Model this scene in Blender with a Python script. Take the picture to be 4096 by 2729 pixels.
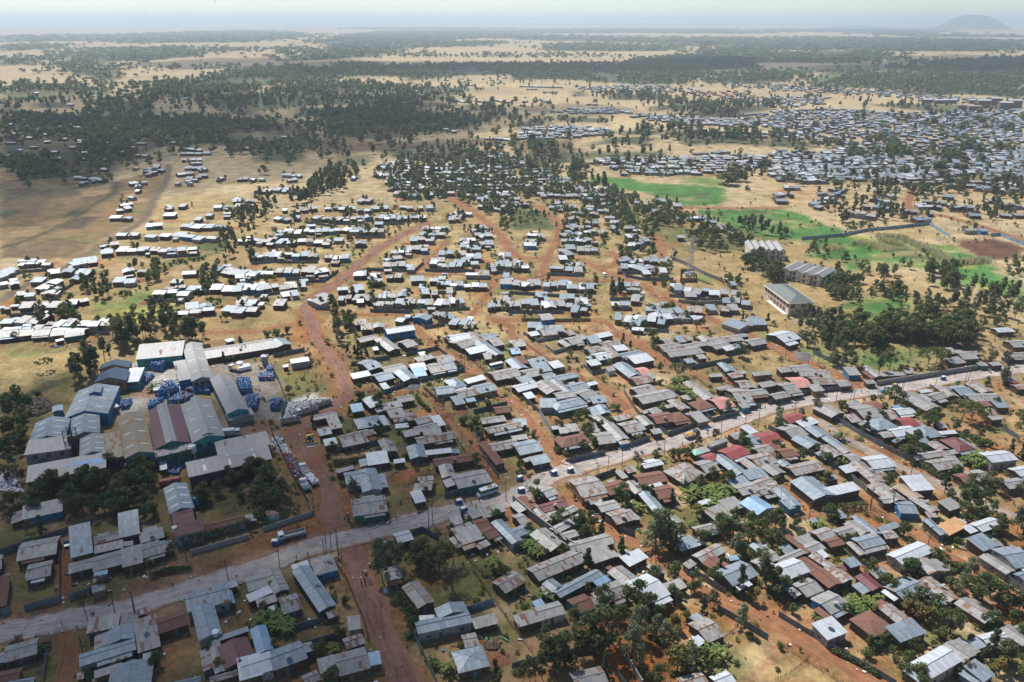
import bpy, bmesh, math, random
import numpy as np
from mathutils import Vector, Matrix

for o in list(bpy.data.objects):
    bpy.data.objects.remove(o, do_unlink=True)
SC = bpy.context.scene
COL = SC.collection
random.seed(7)
R = np.random.default_rng(11)

# ------------------------------------------------------------------ camera
CAM_H, FPX, PITCH = 150.0, 3185.8, math.radians(21.95)
PW, PH = 4096.0, 2729.0
cam = bpy.data.cameras.new("camera")
cam.sensor_width = 36.0
cam.lens = 36.0 * FPX / PW
cam.clip_start, cam.clip_end = 1.0, 200000.0
cam_ob = bpy.data.objects.new("camera", cam)
COL.objects.link(cam_ob)
cam_ob.location = (0, 0, CAM_H)
cam_ob.rotation_euler = (math.pi / 2 - PITCH, 0, 0)
SC.camera = cam_ob

# ------------------------------------------------------------------ sky, sun, exposure
SUN_AZ, SUN_EL = math.radians(-33.0), math.radians(54.0)     # azimuth from +Y towards +X
SUN_DIR = Vector((math.sin(SUN_AZ) * math.cos(SUN_EL), math.cos(SUN_AZ) * math.cos(SUN_EL), math.sin(SUN_EL)))
world = bpy.data.worlds.new("World")
SC.world = world
world.use_nodes = True
wn, wl = world.node_tree.nodes, world.node_tree.links
bg = wn["Background"]
sky = wn.new("ShaderNodeTexSky")
sky.sky_type = 'NISHITA'
sky.sun_disc = False
sky.sun_elevation = SUN_EL
sky.sun_rotation = SUN_AZ
sky.altitude = 1900.0
sky.air_density = 1.0
sky.dust_density = 1.0
sky.ozone_density = 1.0
tintn = wn.new("ShaderNodeMix"); tintn.data_type = 'RGBA'; tintn.blend_type = 'MULTIPLY'
tintn.inputs[0].default_value = 1.0
tintn.inputs[7].default_value = (0.93, 0.96, 0.985, 1)
wl.new(sky.outputs[0], tintn.inputs[6])
wl.new(tintn.outputs[2], bg.inputs[0])
bg.inputs[1].default_value = 0.080
sl = bpy.data.lights.new("sun", 'SUN')
sl.energy = 4.2
sl.angle = math.radians(0.5)
sl.color = (1.0, 0.97, 0.92)
so = bpy.data.objects.new("sun", sl)
COL.objects.link(so)
so.rotation_euler = SUN_DIR.to_track_quat('Z', 'Y').to_euler()
SC.view_settings.view_transform = 'Standard'
SC.view_settings.look = 'None'
SC.view_settings.exposure = 0.70
SC.view_settings.gamma = 1.0
SC.view_settings.use_curve_mapping = False
SC.cycles.max_bounces = 6
SC.cycles.diffuse_bounces = 2
SC.cycles.glossy_bounces = 2
SC.cycles.transparent_max_bounces = 32
SC.cycles.volume_bounces = 0
SC.cycles.use_denoising = True

# ------------------------------------------------------------------ helpers
CP, SP = math.cos(PITCH), math.sin(PITCH)
CROPS = {}
for i, c in enumerate("ABCD"): CROPS[c] = (1024 * i, 2000, 1024 / 2203)
for i, c in enumerate("EFGH"): CROPS[c] = (1024 * i, 1320, 1024 / 2199)
for i, c in enumerate("IJKL"): CROPS[c] = (1024 * i, 660, 1024 / 2199)
for i, c in enumerate("MNOP"): CROPS[c] = (1024 * i, 0, 1024 / 2199)
CROPS["Z"] = (0, 0, 1.0)

def px(c, x, y):
    ox, oy, s = CROPS[c]
    return ox + x * s, oy + y * s

def ground(X, Y, z=0.0):
    """The point of the plane at height z that the photograph shows at pixel (X, Y)."""
    u, v = (X - PW / 2) / FPX, (PH / 2 - Y) / FPX
    dz = -SP + v * CP
    dz = min(dz, -0.002)
    t = (z - CAM_H) / dz
    return np.array([u * t, (CP + v * SP) * t, z])

def at(c, x, y, z=0.0):
    return ground(*px(c, x, y), z)

def to_px(p):
    d = np.asarray(p, float) - np.array([0, 0, CAM_H])
    f = d[1] * CP - d[2] * SP
    return PW / 2 + FPX * d[0] / f, PH / 2 - FPX * (d[1] * SP + d[2] * CP) / f

def tag(o, label=None, cat=None, group=None, kind=None):
    if label: o["label"] = label
    if cat: o["category"] = cat
    if group: o["group"] = group
    if kind: o["kind"] = kind
    return o

def empty(name, loc, rz=0.0):
    o = bpy.data.objects.new(name, None)
    COL.objects.link(o)
    o.empty_display_size = 0.5
    o.location = loc
    o.rotation_euler = (0, 0, rz)
    return o

def link(name, me, parent=None, loc=(0, 0, 0), rz=0.0):
    o = bpy.data.objects.new(name, me)
    COL.objects.link(o)
    o.location = loc
    o.rotation_euler = (0, 0, rz)
    if parent is not None: o.parent = parent
    return o

class MB:
    """Collects faces of one mesh."""
    def __init__(self):
        self.v, self.f, self.m, self.uv = [], [], [], []
        self.t = []                      # per-vertex tint
    def add(self, pts, faces, mat=0, uvs=None, tint=0.5):
        b = len(self.v)
        self.v += [tuple(p) for p in pts]
        self.t += [tint] * len(pts)
        for k, f in enumerate(faces):
            self.f.append(tuple(b + i for i in f))
            self.m.append(mat)
            self.uv.append(uvs[k] if uvs else [(0, 0)] * len(f))
    def box(self, lo, hi, mat=0, frame=None, tint=0.5):
        (x0, y0, z0), (x1, y1, z1) = lo, hi
        p = [(x0, y0, z0), (x1, y0, z0), (x1, y1, z0), (x0, y1, z0), (x0, y0, z1), (x1, y0, z1), (x1, y1, z1), (x0, y1, z1)]
        if frame is not None: p = [tuple(frame @ Vector(q)) for q in p]
        fs = [(0, 3, 2, 1), (4, 5, 6, 7), (0, 1, 5, 4), (1, 2, 6, 5), (2, 3, 7, 6), (3, 0, 4, 7)]
        ux, uy, uz = x1 - x0, y1 - y0, z1 - z0
        uvs = [[(0, 0)] * 4, [(0, 0), (ux, 0), (ux, uy), (0, uy)]] + [[(0, 0), (a, 0), (a, uz), (0, uz)] for a in (ux, uy, ux, uy)]
        self.add(p, fs, mat, uvs, tint)
    def prism(self, prof, y0, y1, mat=0, inset=0.0):
        """Side profile (x, z) extruded across y; the rim is drawn in by inset (a bevel)."""
        n = len(prof)
        cx = sum(p[0] for p in prof) / n; cz = sum(p[1] for p in prof) / n
        k = inset
        ins = [(x + (cx - x) * k, z + (cz - z) * k) for x, z in prof]
        d = abs(y1 - y0) * 0.08 if k else 0
        rings = [(ins, y0), (prof, y0 + d), (prof, y1 - d), (ins, y1)] if k else [(prof, y0), (prof, y1)]
        pts = [(x, y, z) for pr, y in rings for x, z in pr]
        fs = []
        for r in range(len(rings) - 1):
            for i in range(n):
                j = (i + 1) % n
                fs.append((r * n + i, r * n + j, (r + 1) * n + j, (r + 1) * n + i))
        fs.append(tuple(range(n - 1, -1, -1)))
        fs.append(tuple((len(rings) - 1) * n + i for i in range(n)))
        self.add(pts, fs, mat)
    def tube(self, pts, rad, seg=6, mat=0, tint=0.5, cap=True):
        pts = [Vector(p) for p in pts]
        if not hasattr(rad, '__len__'): rad = [rad] * len(pts)
        vs = []
        for i, p in enumerate(pts):
            a = pts[max(0, i - 1)]; b = pts[min(len(pts) - 1, i + 1)]
            d = (b - a).normalized() if (b - a).length > 1e-9 else Vector((0, 0, 1))
            u = d.orthogonal().normalized() if abs(d.z) > .9 else d.cross(Vector((0, 0, 1))).normalized()
            if abs(d.z) > .9: u = (Vector((1, 0, 0)) - d * d.x).normalized()
            w = d.cross(u)
            for k in range(seg):
                an = 2 * math.pi * k / seg
                vs.append(p + (u * math.cos(an) + w * math.sin(an)) * rad[i])
        fs = []
        for i in range(len(pts) - 1):
            for k in range(seg):
                k2 = (k + 1) % seg
                fs.append((i * seg + k, i * seg + k2, (i + 1) * seg + k2, (i + 1) * seg + k))
        if cap:
            fs.append(tuple(range(seg - 1, -1, -1)))
            fs.append(tuple((len(pts) - 1) * seg + k for k in range(seg)))
        self.add(vs, fs, mat, None, tint)
    def wheel(self, c, r, w, seg=14, mat=0):
        x, y, z = c
        self.tube([(x, y - w / 2, z), (x, y - w / 2 + .02, z), (x, y + w / 2 - .02, z), (x, y + w / 2, z)], [r * .9, r, r, r * .9], seg, mat)
    def mesh(self, name, mats):
        me = bpy.data.meshes.new(name)
        me.from_pydata(self.v, [], self.f)
        for m in (mats if isinstance(mats, (list, tuple)) else [mats]): me.materials.append(m)
        me.polygons.foreach_set("material_index", np.array(self.m, np.int32))
        uvl = me.uv_layers.new(name="UVMap")
        flat = [c for f in self.uv for q in f for c in q]
        uvl.data.foreach_set("uv", np.array(flat, np.float32))
        at_ = me.attributes.new("tint", 'FLOAT', 'POINT')
        at_.data.foreach_set("value", np.array(self.t, np.float32))
        me.update()
        return me
    def build(self, name, mats, parent=None, loc=(0, 0, 0), rz=0.0):
        return link(name, self.mesh(name, mats), parent, loc, rz)

def np_mesh(name, verts, quads, mat, tint=None):
    """Large mesh from arrays: verts (n,3), quads (m,4)."""
    me = bpy.data.meshes.new(name)
    me.vertices.add(len(verts)); me.vertices.foreach_set("co", np.asarray(verts, np.float32).ravel())
    q = np.asarray(quads, np.int32)
    k = q.shape[1]
    me.loops.add(q.size); me.loops.foreach_set("vertex_index", q.ravel())
    me.polygons.add(len(q)); me.polygons.foreach_set("loop_start", np.arange(0, q.size, k, dtype=np.int32))
    me.polygons.foreach_set("loop_total", np.full(len(q), k, np.int32))
    if tint is not None:
        a = me.attributes.new("tint", 'FLOAT', 'POINT')
        a.data.foreach_set("value", np.asarray(tint, np.float32))
    me.update(calc_edges=True)
    me.materials.append(mat)
    return me

# ------------------------------------------------------------------ materials
MAT = {}
def new_mat(name):
    m = bpy.data.materials.new(name)
    m.use_nodes = True
    nt = m.node_tree
    return m, nt, nt.nodes, nt.links, nt.nodes["Principled BSDF"]

def N(nodes, typ, **kw):
    n = nodes.new(typ)
    for k, v in kw.items(): setattr(n, k, v)
    return n

def math_node(nt, op, a, b=None, c=None, clamp=False):
    n = nt.nodes.new("ShaderNodeMath"); n.operation = op; n.use_clamp = clamp
    for i, q in enumerate((a, b, c)):
        if q is None: continue
        if isinstance(q, (int, float)): n.inputs[i].default_value = q
        else: nt.links.new(q, n.inputs[i])
    return n.outputs[0]

def mix_col(nt, fac, a, b, mode='MIX'):
    n = nt.nodes.new("ShaderNodeMix"); n.data_type = 'RGBA'; n.blend_type = mode
    for i, q in ((0, fac), (6, a), (7, b)):
        if isinstance(q, (int, float)): n.inputs[i].default_value = q
        elif isinstance(q, tuple): n.inputs[i].default_value = (q + (1,))[:4]
        else: nt.links.new(q, n.inputs[i])
    return n.outputs[2]

def ramp(nt, x, lo, hi):
    n = nt.nodes.new("ShaderNodeMapRange"); n.clamp = True; n.interpolation_type = 'SMOOTHSTEP'
    nt.links.new(x, n.inputs[0]); n.inputs[1].default_value = lo; n.inputs[2].default_value = hi
    return n.outputs[0]

def noise(nt, vec, scale, detail=3.0, rough=.55, dim='3D'):
    n = nt.nodes.new("ShaderNodeTexNoise"); n.noise_dimensions = dim
    n.inputs["Scale"].default_value = scale; n.inputs["Detail"].default_value = detail; n.inputs["Roughness"].default_value = rough
    nt.links.new(vec, n.inputs["Vector"])
    return n.outputs[0]

def plain(name, col, rough=.75, var=.25, scale=1.5, metal=0.0):
    """A surface with its own uneven colour."""
    m, nt, nn, ll, bs = new_mat(name)
    geo = N(nn, "ShaderNodeTexCoord")
    f = noise(nt, geo.outputs["Object"], scale, 4)
    lo = tuple(c * (1 - var) for c in col); hi = tuple(min(1, c * (1 + var)) for c in col)
    ll.new(mix_col(nt, ramp(nt, f, .3, .7), lo, hi), bs.inputs["Base Color"])
    bs.inputs["Roughness"].default_value = rough
    bs.inputs["Metallic"].default_value = metal
    return m

def roof_mat(name, base, var, rust, rough=.5, metal=.25, rustcol=(.20, .085, .045), sheet=(.85, 2.1), cover=1.0):
    """Corrugated sheets: each sheet its own tone, seams, rust on some sheets and in streaks."""
    m, nt, nn, ll, bs = new_mat(name)
    uv = N(nn, "ShaderNodeUVMap"); uv.uv_map = "UVMap"
    sp = N(nn, "ShaderNodeSeparateXYZ"); ll.new(uv.outputs[0], sp.inputs[0])
    tn = N(nn, "ShaderNodeAttribute", attribute_name="tint")
    u = math_node(nt, 'DIVIDE', sp.outputs[0], sheet[0]); v = math_node(nt, 'DIVIDE', sp.outputs[1], sheet[1])
    cu = math_node(nt, 'FLOOR', u)
    v2 = math_node(nt, 'ADD', v, math_node(nt, 'MULTIPLY', tn.outputs["Fac"], 7.3))
    cv = math_node(nt, 'FLOOR', v2)
    cell = N(nn, "ShaderNodeCombineXYZ")
    ll.new(cu, cell.inputs[0]); ll.new(cv, cell.inputs[1])
    ll.new(math_node(nt, 'MULTIPLY', tn.outputs["Fac"], 91.7), cell.inputs[2])
    wnz = N(nn, "ShaderNodeTexWhiteNoise"); ll.new(cell.outputs[0], wnz.inputs["Vector"])
    pos = N(nn, "ShaderNodeCombineXYZ")
    ll.new(sp.outputs[0], pos.inputs[0]); ll.new(math_node(nt, 'MULTIPLY', sp.outputs[1], .35), pos.inputs[1])
    ll.new(math_node(nt, 'MULTIPLY', tn.outputs["Fac"], 51.3), pos.inputs[2])
    big = noise(nt, pos.outputs[0], .22, 2)
    fine = noise(nt, pos.outputs[0], 1.7, 4, .65)
    val = math_node(nt, 'ADD', math_node(nt, 'MULTIPLY', wnz.outputs[0], .75), math_node(nt, 'MULTIPLY', tn.outputs["Fac"], .25))
    lo = tuple(c * (1 - var) for c in base); hi = tuple(min(1, c * (1 + var * .8)) for c in base)
    colr = mix_col(nt, val, lo, hi)
    # weather: stains run down the slope
    colr = mix_col(nt, math_node(nt, 'MULTIPLY', ramp(nt, fine, .5, .8), .35), colr, tuple(c * .62 for c in base))
    # rust: whole sheets where the roof is old, streaks elsewhere
    s1 = math_node(nt, 'ADD', math_node(nt, 'MULTIPLY', wnz.outputs[0], .55), math_node(nt, 'MULTIPLY', big, .75))
    th = 1.02 - .62 * rust
    sheets = ramp(nt, s1, th - .02, th + .02)
    streak = ramp(nt, fine, .80 - .30 * rust, .88 - .26 * rust)
    rm = math_node(nt, 'MAXIMUM', sheets, math_node(nt, 'MULTIPLY', streak, min(1, rust * 1.6)))
    rc = mix_col(nt, fine, tuple(c * .7 for c in rustcol), tuple(min(1, c * 1.7) for c in rustcol))
    if rust > 0: colr = mix_col(nt, math_node(nt, 'MULTIPLY', rm, .92), colr, rc)
    fr = math_node(nt, 'FRACT', u)
    seam = math_node(nt, 'LESS_THAN', fr, .09)
    fv = math_node(nt, 'FRACT', v2)
    lap = math_node(nt, 'LESS_THAN', fv, .045)
    colr = mix_col(nt, math_node(nt, 'MULTIPLY', math_node(nt, 'MAXIMUM', seam, lap), .28), colr, tuple(c * .4 for c in base))
    ll.new(colr, bs.inputs["Base Color"])
    ll.new(math_node(nt, 'ADD', math_node(nt, 'MULTIPLY', rm, .3), rough), bs.inputs["Roughness"])
    bs.inputs["Metallic"].default_value = metal
    bmp = N(nn, "ShaderNodeBump"); bmp.inputs["Strength"].default_value = .25; bmp.inputs["Distance"].default_value = .03
    ll.new(math_node(nt, 'SINE', math_node(nt, 'MULTIPLY', sp.outputs[0], 2 * math.pi / .2)), bmp.inputs["Height"])
    ll.new(bmp.outputs[0], bs.inputs["Normal"])
    MAT[name] = m
    return m

ROOF = {
 'w': roof_mat("new_zinc", (.43, .45, .47), .2, 0.0, .52, .15),
 's': roof_mat("grey_zinc", (.205, .245, .275), .32, .08, .52, .2),
 'f': roof_mat("factory_sheet", (.275, .27, .255), .16, .03, .55, .1, sheet=(1.0, 5.0)),
 'l': roof_mat("weathered_zinc", (.26, .252, .238), .3, .14, .55, .15),
 'r': roof_mat("rusty_zinc", (.265, .255, .24), .32, .34, .6, .1, (.165, .072, .038)),
 'R': roof_mat("rusted_sheet", (.15, .075, .052), .35, .85, .7, .05, (.15, .068, .045)),
 'd': roof_mat("maroon_sheet", (.125, .034, .034), .25, .08, .5, .05),
 'e': roof_mat("red_sheet", (.23, .045, .038), .3, .10, .5, .05),
 'b': roof_mat("blue_zinc", (.20, .31, .41), .24, .05, .45, .2),
 'n': roof_mat("navy_sheet", (.035, .066, .115), .25, 0.0, .4, .1),
 'k': roof_mat("tan_sheet", (.29, .225, .145), .2, .30, .6, .05, (.27, .13, .05)),
 'y': roof_mat("slate_green_sheet", (.115, .135, .122), .14, 0.0, .6, .05, sheet=(.5, .4)),
 't': roof_mat("green_sheet", (.22, .42, .33), .22, .04, .5, .05),
 'o': roof_mat("earth_slab", (.45, .245, .11), .25, .1, .9, 0.0, sheet=(3, 3)),
 'p': roof_mat("pink_sheet", (.46, .20, .17), .25, .12, .6, .05),
}

def wall_mat(name, col, planks=0.0, rough=.85, blocks=0.0):
    m, nt, nn, ll, bs = new_mat(name)
    uv = N(nn, "ShaderNodeUVMap"); uv.uv_map = "UVMap"
    tn = N(nn, "ShaderNodeAttribute", attribute_name="tint")
    sp = N(nn, "ShaderNodeSeparateXYZ"); ll.new(uv.outputs[0], sp.inputs[0])
    pos = N(nn, "ShaderNodeCombineXYZ"); ll.new(sp.outputs[0], pos.inputs[0]); ll.new(sp.outputs[1], pos.inputs[1])
    ll.new(math_node(nt, 'MULTIPLY', tn.outputs["Fac"], 37.0), pos.inputs[2])
    f = noise(nt, pos.outputs[0], .9, 4, .6)
    c = mix_col(nt, ramp(nt, f, .3, .72), tuple(q * .68 for q in col), tuple(min(1, q * 1.25) for q in col))
    c = mix_col(nt, tn.outputs["Fac"], c, mix_col(nt, 1.0, c, (.8, .78, .75), 'MULTIPLY'))
    if planks:
        w = math_node(nt, 'FLOOR', math_node(nt, 'DIVIDE', sp.outputs[0], planks))
        cb = N(nn, "ShaderNodeCombineXYZ"); ll.new(w, cb.inputs[0]); ll.new(tn.outputs["Fac"], cb.inputs[1])
        wn2 = N(nn, "ShaderNodeTexWhiteNoise"); ll.new(cb.outputs[0], wn2.inputs["Vector"])
        c = mix_col(nt, math_node(nt, 'MULTIPLY', wn2.outputs[0], .5), c, tuple(q * .45 for q in col))
    if blocks:
        w = math_node(nt, 'LESS_THAN', math_node(nt, 'FRACT', math_node(nt, 'DIVIDE', sp.outputs[1], blocks)), .1)
        c = mix_col(nt, math_node(nt, 'MULTIPLY', w, .3), c, tuple(q * .5 for q in col))
    ll.new(c, bs.inputs["Base Color"])
    bs.inputs["Roughness"].default_value = rough
    return m

WALL = {
 'm': wall_mat("mud_and_pole_wall", (.115, .072, .045), .35),
 'c': wall_mat("concrete_wall", (.33, .31, .285), 0, .9, .4),
 'x': wall_mat("corrugated_wall", (.17, .20, .22), .8, .6),
 'b': wall_mat("blue_wall", (.035, .20, .42)),
 't': wall_mat("turquoise_wall", (.045, .30, .31)),
 'g': wall_mat("green_wall", (.035, .16, .10)),
 'w': wall_mat("whitewashed_wall", (.62, .61, .60)),
 'o': wall_mat("ochre_wall", (.36, .21, .10), .5),
 'k': wall_mat("cream_wall", (.62, .53, .43), 0, .85, 0),
 'e': wall_mat("reddish_wall", (.35, .15, .13)),
 'a': wall_mat("dark_brick_wall", (.07, .055, .055), 0, .9, .4),
 'R': wall_mat("brown_plaster_wall", (.22, .125, .075)),
}
M_DOOR = plain("door_paint", (.10, .12, .13), .6)
M_DOORB = plain("door_blue", (.05, .16, .26), .6)
M_PANE = plain("window_dark", (.035, .04, .045), .25, .3)
M_SHUT = plain("shutter_wood", (.17, .075, .04), .7)
M_TRIM = plain("white_trim", (.72, .68, .62), .7, .1)
M_DISH = plain("dish_grey", (.25, .25, .25), .6)
M_WOOD = plain("weathered_wood", (.13, .085, .055), .9, .35, 3)
M_POLE = plain("pole_wood", (.07, .05, .04), .9, .3, 2)
M_STEEL = plain("steel_grey", (.38, .39, .40), .5, .15, 2, .5)
M_TYRE = plain("tyre_rubber", (.025, .025, .027), .85)
M_RIM = plain("rim_metal", (.35, .35, .36), .5, .1, 2, .3)
M_GLASS = plain("vehicle_glass", (.03, .04, .05), .12, .2)
# ------------------------------------------------------------------ ground, fields, roads
SOIL = dict(
 straw=(.33, .248, .118), pale=(.44, .35, .21), olive=(.135, .125, .05), dark=(.115, .08, .04), slab=(.36, .34, .32), dark_scrub=(.075, .065, .032), earth=(.29, .108, .032),  # darkest olive: ground of the dense vegetation around the factory
 red=(.235, .088, .042), green=(.068, .160, .040), lawn=(.15, .20, .058), lime=(.31, .29, .075), parcel=(.215, .15, .078), parcelb=(.15, .11, .066), parcelc=(.175, .135, .062), plough=(.115, .058, .038),
 field=(.185, .125, .062), plot=(.085, .065, .045), dgreen=(.055, .075, .035), scrub=(.085, .10, .045), road=(.275, .235, .21),
 white=(.58, .56, .53), yard=(.24, .21, .185), tan=(.36, .25, .135), wood=(.055, .06, .03), fieldb=(.145, .10, .056))
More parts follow.
